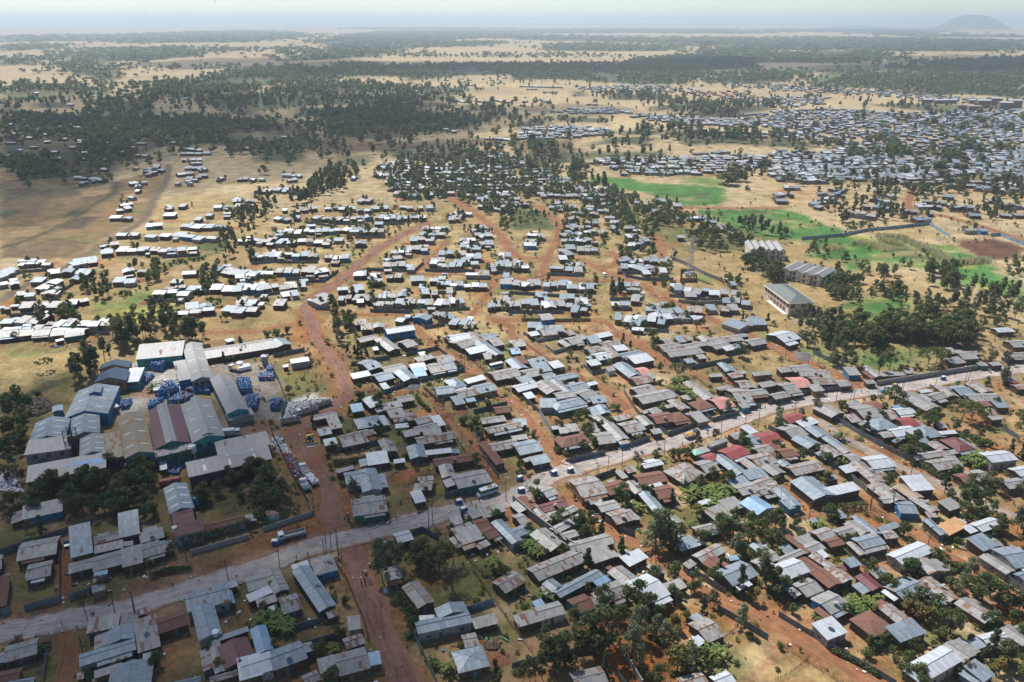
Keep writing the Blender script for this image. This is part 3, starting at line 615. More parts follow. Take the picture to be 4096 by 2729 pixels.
# ------------------------------------------------------------------ houses: near eave's two ends, far eave corner, form, roof, wall, [eave height]
# forms: g ridge along the near eave, G gable end to the near eave, m single slope rising away, h hipped; + is a wing of the one before
HOUSES = """
@A
195 168 530 97 533 0 m l b
148 527 475 460 520 308 g l m
220 690 430 650 447 522 g r m
-120 950 50 905 88 652 G R m
-110 615 10 595 18 482 g l m
1028 335 1198 275 1207 92 m s m 3.2
612 505 795 437 793 208 m s m 3.6
815 385 1025 330 1025 265 g r m
815 462 1053 410 1053 352 m l m
597 635 803 580 803 495 g l m
806 620 1050 545 1053 425 g l m
1056 578 1228 535 1218 398 m l m 3
1213 372 1412 318 1395 232 h l m
1235 500 1438 440 1415 347 g l m
806 712 880 690 880 668 m l b 2.2
797 800 905 770 897 715 g l e 2.4
810 660 922 635 922 610 m b b 2.2
1502 320 1765 258 1735 160 h d c 4.2
+ 1495 235 1682 190 1648 62 g d c 4.2
1765 268 2110 185 2085 130 g R c 2.8
750 1145 1010 1095 1030 980 m l x 3
1012 1120 1165 1108 1165 990 G r m
1182 1000 1262 975 1262 925 m r m 2.2
1375 1150 1612 1070 1575 950 g R m
1190 1310 1378 1255 1335 1012 m r m
697 1430 1158 1288 1150 1190 g s x 3.4
+ 935 1240 1152 1190 1135 1078 G s x 3.4
1620 960 1978 870 1932 722 g s c 3.2
+ 1712 1198 1908 1152 1825 900 G s c 3.2
1940 770 2045 740 2040 690 m s m 2.3
1972 895 2025 885 1990 782 G b m 2.2
1850 1495 1945 1460 1890 1205 G l m
1945 1462 2190 1350 2140 1165 G d m 3
1892 1212 2135 1130 2135 1092 m s m 2.4
2065 1552 2260 1500 2230 1330 m w m 3
1815 1575 2040 1510 2030 1460 g r m 2.4
930 1640 1290 1580 1285 1390 G s m
820 1535 1050 1460 1048 1402 m l m
1228 1402 1346 1380 1345 1308 m s m 2.3
666 1552 720 1535 722 1480 m l m 2
40 1395 312 1325 312 1195 g l m
316 1240 420 1215 435 1155 m R m 2.3
-80 1600 150 1560 185 1447 g R m
60 1610 280 1580 295 1528 g s m
-100 1430 38 1392 45 1310 g l m
1480 1610 1720 1560 1715 1522 g s m
@B
845 140 1128 95 1100 -40 g l g 3.2
1062 124 1148 106 1144 80 m e m 2.2
95 135 200 115 185 68 h d w 2.8
-60 790 105 740 72 628 g l m
150 800 287 772 190 598 G l m
-50 880 140 795 115 738 m w m
20 925 180 870 170 812 m l m
235 975 398 940 330 815 g r m
548 968 678 885 455 553 G s m 3
320 600 455 555 440 522 m w m
515 642 705 605 632 478 h l b
630 1025 705 990 680 935 m r m 2.2
797 1118 900 1110 880 1003 m l c
785 1285 940 1230 900 1145 g r m
722 1522 978 1435 950 1255 g l m 3
+ 570 1545 718 1522 650 1360 m l m 3
982 1425 1080 1408 1055 1308 m b m
160 1465 437 1360 375 1212 g s m 3
-100 1540 152 1454 108 1305 g w c 3
12 1322 148 1285 78 1083 G b m
430 1595 560 1545 510 1470 g r m
1225 372 1357 340 1300 262 g w m
1112 505 1150 480 1098 325 G w m 2.4
1130 700 1260 665 1230 560 g l m
1400 937 1530 865 1402 690 G r m
1405 1055 1530 1050 1525 995 m w m 2.3
1405 1150 1850 1052 1815 955 g s c 3.3
+ 1575 1020 1820 960 1782 878 G s c 3.3
1890 1110 2082 1060 2050 980 m l m 2.4
1800 1270 1920 1250 1880 1145 g r m
1750 1490 2005 1422 1945 1250 h s m 2.9
1690 280 1745 262 1722 226 m e m 2.3
1775 388 1962 325 1875 222 m l m
1706 285 1870 225 1835 192 m r m
1865 162 1950 135 1890 82 m r m
1960 158 2060 130 2005 55 m r m
2062 122 2150 92 2110 38 m l m
1902 262 2020 230 1980 150 g R m
2005 345 2095 298 2010 215 g R m
1795 435 1900 400 1885 372 m k m 2.3
1930 430 2015 380 1990 335 m r m 2.4
2203 380 2290 340 2115 165 G s c 3
1690 218 1785 200 1750 135 m l w
2155 805 2318 697 2215 597 g r m
120 960 190 935 175 905 m w m 2
@C
285 108 482 48 440 -15 g d e 3
385 165 575 85 512 50 g r m
280 190 345 170 225 48 G r m
395 290 640 152 600 98 g l c
455 345 578 303 535 252 g l c
85 222 152 185 75 105 g r m
-30 350 177 272 95 215 h s c
330 443 462 378 290 240 G l m
545 458 595 390 550 325 g l c
575 452 878 372 800 290 g l m
695 555 885 483 800 385 m r m
245 695 618 530 520 428 g r m
1015 572 1168 493 1080 425 m w m
1255 655 1325 630 1225 548 G r m 2.4
425 838 778 650 712 597 g s m 3
+ 350 795 437 740 350 672 G s m 3
970 738 1078 668 945 558 G l m
745 748 850 692 795 650 m b m
845 880 1003 808 905 685 g r m
1170 893 1358 808 1160 637 g w m 3.6
1365 803 1505 745 1445 672 m l m
580 985 720 918 628 800 g R b
215 935 290 905 245 852 m b m
255 1035 460 975 395 870 g l w
60 1095 250 1037 195 945 m r m
560 1620 830 1580 722 1452 g r m
1690 1230 1828 1158 1665 1000 g r m
1600 1258 1672 1222 1592 1175 m w m 2.3
1480 1620 1690 1575 1590 1495 g r m
1780 1610 1930 1565 1825 1480 g w m
775 107 932 66 880 -5 g l m
905 212 1055 165 960 70 g r m
690 38 780 5 720 -45 g r m
1225 110 1310 75 1185 -80 G s m
1400 222 1475 188 1370 105 G l m
1625 44 1725 20 1690 -5 m w m 2.3
1775 197 1897 130 1778 40 m r m
1930 217 1992 190 1920 125 m l m
1600 290 1795 240 1760 185 g l m
1420 332 1478 302 1345 200 G s m
1465 448 1602 385 1545 300 m s m
1865 105 1990 55 1920 -30 m l m
2120 130 2250 60 2110 -40 G b c 3.2
1650 545 1842 440 1758 370 g r m
1780 632 1872 560 1745 475 G R m
1905 738 2118 642 1965 522 g s m 3.2
2180 500 2260 465 2125 360 G s m
2150 600 2260 560 2150 490 g l m
1520 590 1592 552 1525 520 m l x 2.3
1880 525 1958 510 1930 475 m b m 2.3
@D
185 80 285 50 190 -15 m s b
625 162 682 148 617 92 m s m 2.3
380 195 432 188 420 168 m s m 2
800 307 882 268 745 172 G r m
905 300 975 292 800 157 G s m
985 278 1142 230 1080 195 m s m
1022 340 1120 318 1078 255 g r m
465 352 595 312 490 235 g l m
640 328 778 295 668 228 g l m
545 410 662 378 590 312 g R m
828 425 1007 372 905 280 g s m 3.2
785 474 858 467 740 362 G r m
330 460 385 440 190 300 G R m
290 383 402 346 312 305 m l m
385 467 490 412 408 340 g l m
482 502 530 482 460 430 m w m 2.3
150 465 240 440 162 390 m s m
105 545 325 462 240 437 g l m
0 545 105 510 30 420 g r m
490 578 555 552 410 460 G r m
375 640 460 583 330 482 G R m
130 707 365 612 220 490 g w c 4
640 708 742 685 575 560 G r m
610 625 675 598 645 545 g R m
520 755 640 715 480 590 G R m
343 840 470 772 325 650 g l m
548 985 692 905 522 778 g l b
718 588 802 552 732 485 m s m
1170 560 1417 440 1305 345 g w c 3.4
1390 645 1505 602 1370 488 G l c 3
945 683 1048 632 985 560 m r m
900 785 988 745 850 628 G d m
1210 895 1390 790 1210 645 g s m 3
1525 882 1658 852 1405 670 G r m
1490 918 1535 893 1420 790 G s m 2.4
1385 945 1440 912 1365 880 m R m 2.3
1850 1052 1978 1008 1715 850 G r m
1110 1060 1210 1015 1062 890 G r m
900 1175 1078 1100 870 958 h R m 3
1160 1237 1345 1128 1245 995 m s m 3.2
518 1208 677 1132 540 1003 m w c 3
1408 1526 1675 1382 1485 1265 g w c 3.6
1665 1410 1790 1335 1592 1212 G l m
1855 1568 1948 1497 1765 1375 m s m
1905 1260 2105 1215 1985 1125 g w m
2180 1250 2290 1210 2085 1080 G l m
2150 600 2300 540 2125 378 g s c 3.5
2045 637 2128 608 1900 465 G l c
2200 690 2300 650 2200 600 g s c
1858 442 1978 388 1825 290 m s m 3
1975 400 2022 388 1940 325 g l m
1745 290 1828 258 1750 205 m w m
1852 277 2022 212 1920 142 g w m 3
1478 302 1548 293 1400 163 G s m
1549 312 1718 222 1600 152 m o m 2.2
1140 108 1298 120 1215 15 g s b
1570 95 1668 55 1560 -15 m l m 3
1395 108 1480 90 1290 -30 G r m
1385 152 1465 147 1430 103 m l m 2.3
1000 30 1170 15 1120 -30 g l m
@E
1165 252 1565 222 1566 125 m f t 5
1645 450 1825 408 1735 105 G f c 5
+ 1535 445 1640 415 1600 280 m f b 4.5
805 452 1080 438 1110 350 G n o 5.2
+ 845 345 1110 322 1140 272 G n o 5.6
1065 442 1185 452 1222 356 m w t 4
548 757 925 724 1015 490 G s b 5.2
+ 755 552 866 536 888 466 G s b 8
250 967 566 930 580 765 G s c 5.2
600 928 858 887 848 705 G s c 5.2
208 1070 605 1028 600 930 m f c 5
222 1312 912 1182 905 1070 m f a 5.2
680 1097 916 1050 912 892 G f t 6.2
1068 1106 1322 1052 1240 708 G k t 6.2
925 1110 1060 1087 1030 905 m k c 5.2
1326 1022 1636 970 1545 648 G d g 6.2
+ 1425 980 1520 952 1432 628 G f g 7.9
1335 1097 1650 1020 1645 972 m r g 5.4
1650 978 1930 907 1815 590 G f t 6.2
+ 1740 905 1830 886 1715 570 G f t 7.9
1950 727 2140 684 1975 385 G f t 5
+ 1970 775 2180 722 2140 685 m f c 3.2
1620 1268 2339 1105 2290 985 g f a 5
1870 1080 2330 985 2280 892 m f c 4
1455 1585 1670 1530 1605 1312 G s c 4.4
450 706 538 690 538 645 G s b 3.4
1320 522 1395 510 1395 490 m w x 2.4
1375 1197 1435 1200 1415 1145 m w m 2.4
955 682 1020 652 1012 630 m w x 3
1780 247 2360 150 2335 72 g l m 2.8
556 66 722 40 728 8 m l g 2.8
432 52 545 45 560 -8 g l m
486 102 550 85 548 72 m w m 2.2
282 48 410 50 440 -15 g l m
140 52 275 48 280 -12 g l m
0 62 132 58 150 -8 g l m
1958 108 2012 86 2008 65 m w m 2.2
1090 1180 1335 1115 1330 1085 m f c 3
@F
178 150 302 122 235 70 G s m
5 182 100 175 95 150 m s m 2.3
305 288 455 266 443 238 m w c 3.2
235 322 280 315 275 300 m w m 2
1130 38 1370 -2 1340 -48 g w b 4.2
905 110 1042 72 1010 38 g l m
1145 187 1235 157 1120 62 G l m
1298 152 1392 128 1300 83 g l m
1010 177 1055 170 1045 148 m w m 2
972 346 1080 312 975 255 g s m
838 422 987 390 965 354 m w m
1120 375 1300 340 1240 290 g l m
1278 447 1382 408 1310 330 G s m
1060 447 1190 410 1120 353 g s m
1098 512 1150 497 1112 458 m w t 2.3
1370 402 1470 390 1430 330 m b m
1345 355 1478 345 1420 298 m w m
1505 370 1640 348 1570 287 g l m
1640 343 1728 332 1665 270 g s m
1398 277 1530 240 1490 213 m l m
1410 222 1470 212 1445 190 m w m 2.3
1570 286 1710 262 1665 210 g r m
1290 328 1405 300 1383 283 m R m 2.3
1665 106 1850 72 1800 25 g w m
1770 157 1898 122 1790 78 g r m
1845 210 2010 172 1970 133 m w m 3
1890 115 1975 95 1890 15 G r m
1960 92 2070 70 2010 27 g s m
2045 136 2140 127 2065 82 m r m
2030 230 2130 205 1970 95 G s m
1970 253 2050 245 2025 203 m l m 2.4
2065 432 2280 390 2199 325 g r m
1825 462 1977 420 1945 390 m w m
1700 503 1812 478 1715 413 h s m
1560 558 1718 538 1690 475 g s c
1770 591 1922 548 1855 490 g r m
1922 549 2070 510 2005 447 g s o
1720 648 1800 627 1750 568 m s m
1815 622 1892 610 1870 585 m b m 2.3
2065 718 2190 705 2160 652 g R m
985 673 1077 637 1010 573 m w m
830 704 930 695 890 643 m b m
1230 628 1360 600 1335 553 g l m
1105 688 1260 657 1215 617 m l m
1160 757 1285 732 1245 680 m l m
500 777 697 738 672 703 g l m
+ 645 858 737 832 705 752 m l m
550 913 652 888 638 838 m s m
595 998 697 977 680 930 m w m
885 857 1080 808 1065 723 h s m
738 965 987 905 950 853 g r m
752 1008 967 962 940 920 m r m
975 953 1037 945 1030 920 m R m 2.2
1190 797 1382 768 1362 725 g r m
1395 815 1540 775 1510 725 g l m
1555 832 1627 810 1572 740 m w m
1400 882 1570 832 1540 785 g l m
1285 923 1407 895 1385 850 m l m
1445 905 1595 882 1580 845 m l m
1400 988 1715 930 1690 868 g r m
1200 845 1312 835 1300 805 m w m 2.3
1105 1065 1215 1035 1165 928 G r m
1325 1108 1472 1092 1432 990 G s m
1465 1076 1680 1052 1672 1017 m w m
1545 1168 1872 1122 1842 1065 g R m
968 1163 1142 1137 1115 1048 m w m
1190 1147 1282 1135 1270 1107 m w m 2.3
705 1232 845 1190 840 1163 m r m
780 1330 955 1292 945 1195 g s c 3
+ 920 1402 1080 1357 1040 1183 G s c 3
1395 1296 1522 1290 1522 1258 m r m 2.2
1395 1372 1505 1376 1520 1302 g r m 2.2
1370 1490 1460 1467 1412 1382 m w m
1600 1273 1715 1258 1678 1155 G l m
1745 1362 2018 1302 1955 1195 g l g 3
1950 808 2147 782 2120 735 g l m
2005 892 2290 830 2260 780 g r m
2045 1045 2260 1000 2220 935 g r m
2055 1153 2140 1147 1985 965 G R m
@G
10 152 122 132 95 85 m l m
0 207 82 203 40 153 g b m
60 302 150 290 80 230 G R m
30 345 137 325 50 245 G s m
170 295 312 270 245 242 m s m
215 372 340 345 290 277 m s m
365 334 447 310 398 265 m w m
-30 420 65 392 20 340 g l m
130 412 247 388 172 330 g l m
100 472 207 450 125 402 m s m
280 428 390 415 335 368 g s m
380 443 572 400 545 360 g s m
55 530 235 490 145 450 g w m
310 560 430 510 340 420 G r m
450 545 530 520 400 420 G s m
390 590 560 575 480 525 g l m
530 530 667 492 600 440 g s m
665 481 740 463 715 442 m w m 2.3
635 602 740 562 630 500 g l m
135 593 206 577 160 538 m w m 2.3
390 690 640 632 575 575 h s t 3
+ 245 665 385 665 375 600 m s c 3
700 633 817 618 775 570 m s m
765 722 850 713 795 643 G s m
800 826 862 800 760 730 G l m
900 950 1005 932 870 797 G l m
900 783 1035 757 975 730 m r m
1000 890 1145 850 1062 770 g r m
1145 828 1217 808 1140 730 G l m
430 1008 672 960 600 888 h R a 3
750 985 892 962 832 870 g r m
690 880 750 870 712 805 m l m
485 880 582 862 550 808 m r m 2.3
415 892 480 882 470 838 m l m 2.2
350 858 412 848 405 820 m l m 2.2
930 985 1005 972 980 940 m l b 2.3
1220 898 1295 882 1265 847 m l m 2.4
1250 810 1410 775 1350 698 g R m
+ 1400 797 1525 770 1445 702 h R m
1605 690 1737 657 1640 597 h R m
1605 800 1692 775 1600 705 m l o
1785 680 1922 657 1810 573 g p m
1450 692 1532 672 1415 592 G r m
1330 672 1390 662 1358 642 m l m 2.3
1135 720 1215 700 1190 680 m r m 2.3
1215 728 1292 705 1235 668 m l m
1130 635 1410 575 1310 510 g l m 3
1095 562 1245 520 1175 460 g r m
1075 470 1217 442 1140 385 g r m
1190 425 1237 412 1200 370 m l m
1005 408 1117 380 985 280 G s m
1120 388 1197 372 1125 318 g p m
755 267 852 235 795 180 g w m
680 202 790 172 745 130 g r m
860 242 940 228 840 135 G r m
800 152 940 122 885 88 g r m
905 184 1000 167 965 130 m w m
755 72 865 45 838 15 m w m
680 113 780 105 715 57 m s c 3
525 132 612 103 545 50 g l m
580 86 645 75 610 42 m l m
685 312 767 292 725 255 m w m
830 356 890 345 865 318 m l w 2.4
960 242 1130 210 1075 175 g s c
1065 293 1217 257 1150 205 m w m 3
170 57 240 38 215 10 m w m
270 50 390 35 330 -20 g l c
390 26 455 10 425 -20 m s m
490 47 555 35 500 8 m r m
1300 176 1465 150 1420 105 g r m
1370 236 1640 195 1590 140 g l m
1490 160 1760 120 1700 90 g r m
1640 106 1720 95 1680 50 G l m
1720 116 1990 90 1900 50 g l m
1760 172 1880 135 1830 95 g l m
1850 182 1980 150 1940 120 m w m
2070 141 2190 110 2120 62 g l m
1900 70 2035 55 1990 33 g l m
1330 123 1385 105 1335 65 g r m
1440 111 1495 98 1450 57 m s m
1500 93 1552 85 1510 48 m r m
1510 288 1580 275 1540 245 m s m
1610 251 1675 242 1645 213 m l m
1840 363 1905 348 1840 278 G s m
1900 419 1985 395 1950 360 m r m
1960 382 2020 372 1990 352 m r m
2085 396 2240 380 2215 355 m l e
1705 406 1815 400 1790 378 m r m 2.3
1970 500 2072 490 2010 432 g r m
1790 525 1905 495 1870 470 m r m
1955 638 2067 607 1970 490 g r m
2040 572 2199 545 2160 498 g l m
1985 676 2045 660 2010 628 m l t 2.4
2150 492 2280 480 2199 452 m l m
1555 516 1640 500 1550 440 G r m
1660 608 1752 580 1655 498 G l m
1480 606 1540 595 1510 562 m l m
1710 1008 1855 950 1835 922 m l c
1890 1113 2047 1060 1915 990 g e m
1690 1142 1782 1105 1715 1048 g e b
1575 1078 1650 1055 1600 1018 h t m
1640 1062 1700 1035 1660 997 m l m
1930 1253 2017 1217 1820 1065 G s m
1670 1232 1787 1200 1675 1110 g l m
1475 1318 1667 1245 1480 1145 h r m
1145 1190 1302 1152 1265 1110 g w m
1000 1231 1077 1212 1025 1170 m l m
945 1278 1000 1265 930 1212 m l m 2.3
1110 1332 1340 1297 1260 1213 g R m
1145 1386 1300 1340 1290 1303 m w m
840 1416 1020 1375 915 1295 g R m
1055 1408 1142 1388 1050 1295 G l m
1260 1450 1420 1430 1320 1335 g R m
605 1442 815 1395 700 1253 g r o 3.3
300 1441 397 1405 320 1340 g l m
150 1553 230 1515 120 1420 G R m
680 1500 775 1480 745 1443 m l m
75 1078 265 1030 190 935 g s m 3
190 1163 332 1130 290 1070 m s m
115 1137 180 1115 225 1068 m l m
20 822 130 815 110 767 m s m
10 950 138 935 110 903 m l m
2075 986 2185 968 2110 890 g s m
2040 893 2118 877 2010 827 m w m
1920 946 2020 915 1960 868 g r m
2170 986 2326 948 2225 862 g e m
2130 1182 2280 1130 2180 1040 g r m
2130 1066 2260 1040 2165 985 g r m
2045 1290 2199 1252 2120 1185 m s m
1900 1342 2045 1310 1970 1258 m s m
1985 1423 2132 1385 2045 1305 g l m
2110 1369 2270 1310 2199 1255 g r m
2150 1421 2290 1385 2230 1330 g r m
@H
150 110 272 68 130 0 g w m
+ 180 137 265 115 225 100 m w m 2.4
225 357 410 350 300 305 g l m
290 400 535 395 505 338 g l m
120 369 212 352 165 318 m r m
410 473 590 462 530 398 g r m
620 487 717 478 650 428 g l m
235 502 372 485 300 400 g p m
185 553 282 527 170 442 g l m
395 532 482 517 435 468 m l o
75 602 190 565 150 518 g l m
925 406 985 395 860 305 G l m
+ 950 402 1180 387 1170 358 m l m
1190 376 1270 372 1235 333 m r m
700 390 800 385 740 328 m l b
855 466 930 458 905 430 m l m 2.3
1530 211 1625 198 1590 155 m l m
1690 257 1805 242 1720 178 g l m
1600 299 1697 275 1630 230 m l m
1755 216 1830 208 1800 182 m r m
1830 313 1890 303 1865 278 m l g 2.3
1935 311 2015 298 1985 273 m l m
2100 241 2290 230 2220 188 g r m
2120 151 2300 140 2210 85 g l m
1990 26 2110 10 2080 -27 g w m
1370 701 1472 655 1235 522 G l R 3
1440 601 1555 580 1445 538 g l m
1370 621 1435 608 1355 550 G r m
1320 542 1410 530 1385 508 m w m 2.3
1545 579 1637 567 1540 483 G r m
1665 566 1772 542 1660 470 g s m
1840 546 1937 527 1800 443 G r m
1770 623 2022 600 1985 535 g r m
1980 673 2072 660 2015 605 m s m
1850 661 1925 648 1885 612 m R m
1895 738 1972 720 1900 662 g r m
1930 777 2015 765 1975 735 m r m
2050 442 2140 430 2120 410 m l m
2095 464 2155 455 2140 432 m e m 2.2
2150 512 2290 500 2230 460 g r m
830 763 983 742 840 640 g l m
720 662 800 635 760 598 m r m
900 687 1030 672 930 610 h R m
540 749 662 715 500 640 G l m
180 796 345 768 215 722 g e e
300 832 447 798 345 765 m w m
215 931 352 902 190 815 g l m
330 1011 470 985 310 915 G s m
420 921 532 907 415 830 G s m
560 998 650 987 525 905 G s m
560 1102 650 1070 520 985 G r m
650 1064 725 1050 640 985 G r m
720 1136 805 1115 725 1055 g l m
730 801 800 780 740 722 m r m
950 863 1107 828 985 748 h s c 3
1060 773 1120 760 1050 680 g r m
1130 729 1277 718 1195 665 g w m
1090 677 1175 665 1130 645 m b m
1170 831 1307 822 1205 750 g e m
1110 921 1300 885 1215 815 g w m
+ 1340 933 1487 912 1350 825 h s m
1000 931 1097 908 1050 862 g r m
1095 972 1155 940 1130 935 m s m 2.3
1320 976 1390 965 1340 912 m s m
1460 1036 1560 1022 1450 962 G r m
1640 1043 1782 1022 1610 925 h d m 3
1480 846 1545 837 1495 790 m r m
1490 901 1625 888 1605 863 m w m
1285 1118 1552 1075 1485 1030 g l m
1545 1076 1707 1047 1665 1018 m l m
1470 1209 1650 1172 1545 1090 g r m
1590 1182 1675 1165 1605 1085 m l m
1935 1144 2137 1108 2040 1027 g w c 3.4
1800 1316 1915 1275 1830 1185 g r m
1690 1312 1790 1290 1690 1222 g R m
2180 1262 2350 1220 2260 1150 g w m
2080 1367 2250 1340 2150 1268 g l m
1780 1379 1850 1370 1815 1338 m r m 2.3
1255 1390 1420 1362 1315 1250 m w m 3
910 1196 1100 1168 985 1070 g w m 3
675 1233 762 1205 700 1155 m w m
900 1323 1005 1295 820 1128 G r m
960 1271 1030 1260 980 1213 g r m
1045 1491 1182 1455 995 1310 G r m
1230 1453 1350 1443 1165 1335 G k m
@Z
3259 2003 3338 1975 3255 1903 G s m 3.4
+ 3307 1987.5 3441.5 1959.5 3397 1934 m w m 3.4
@H
245 1251 492 1195 390 1118 g r m
545 1293 607 1272 545 1222 m l m
130 1177 200 1160 140 1107 G s m
55 1259 147 1220 50 1143 G l m
40 1031 110 1015 70 965 g R m
135 1093 252 1078 170 1013 g R m
0 1122 95 1080 20 1040 g R m
45 1402 120 1380 60 1300 g r m
190 1526 285 1500 130 1340 G s t
"""
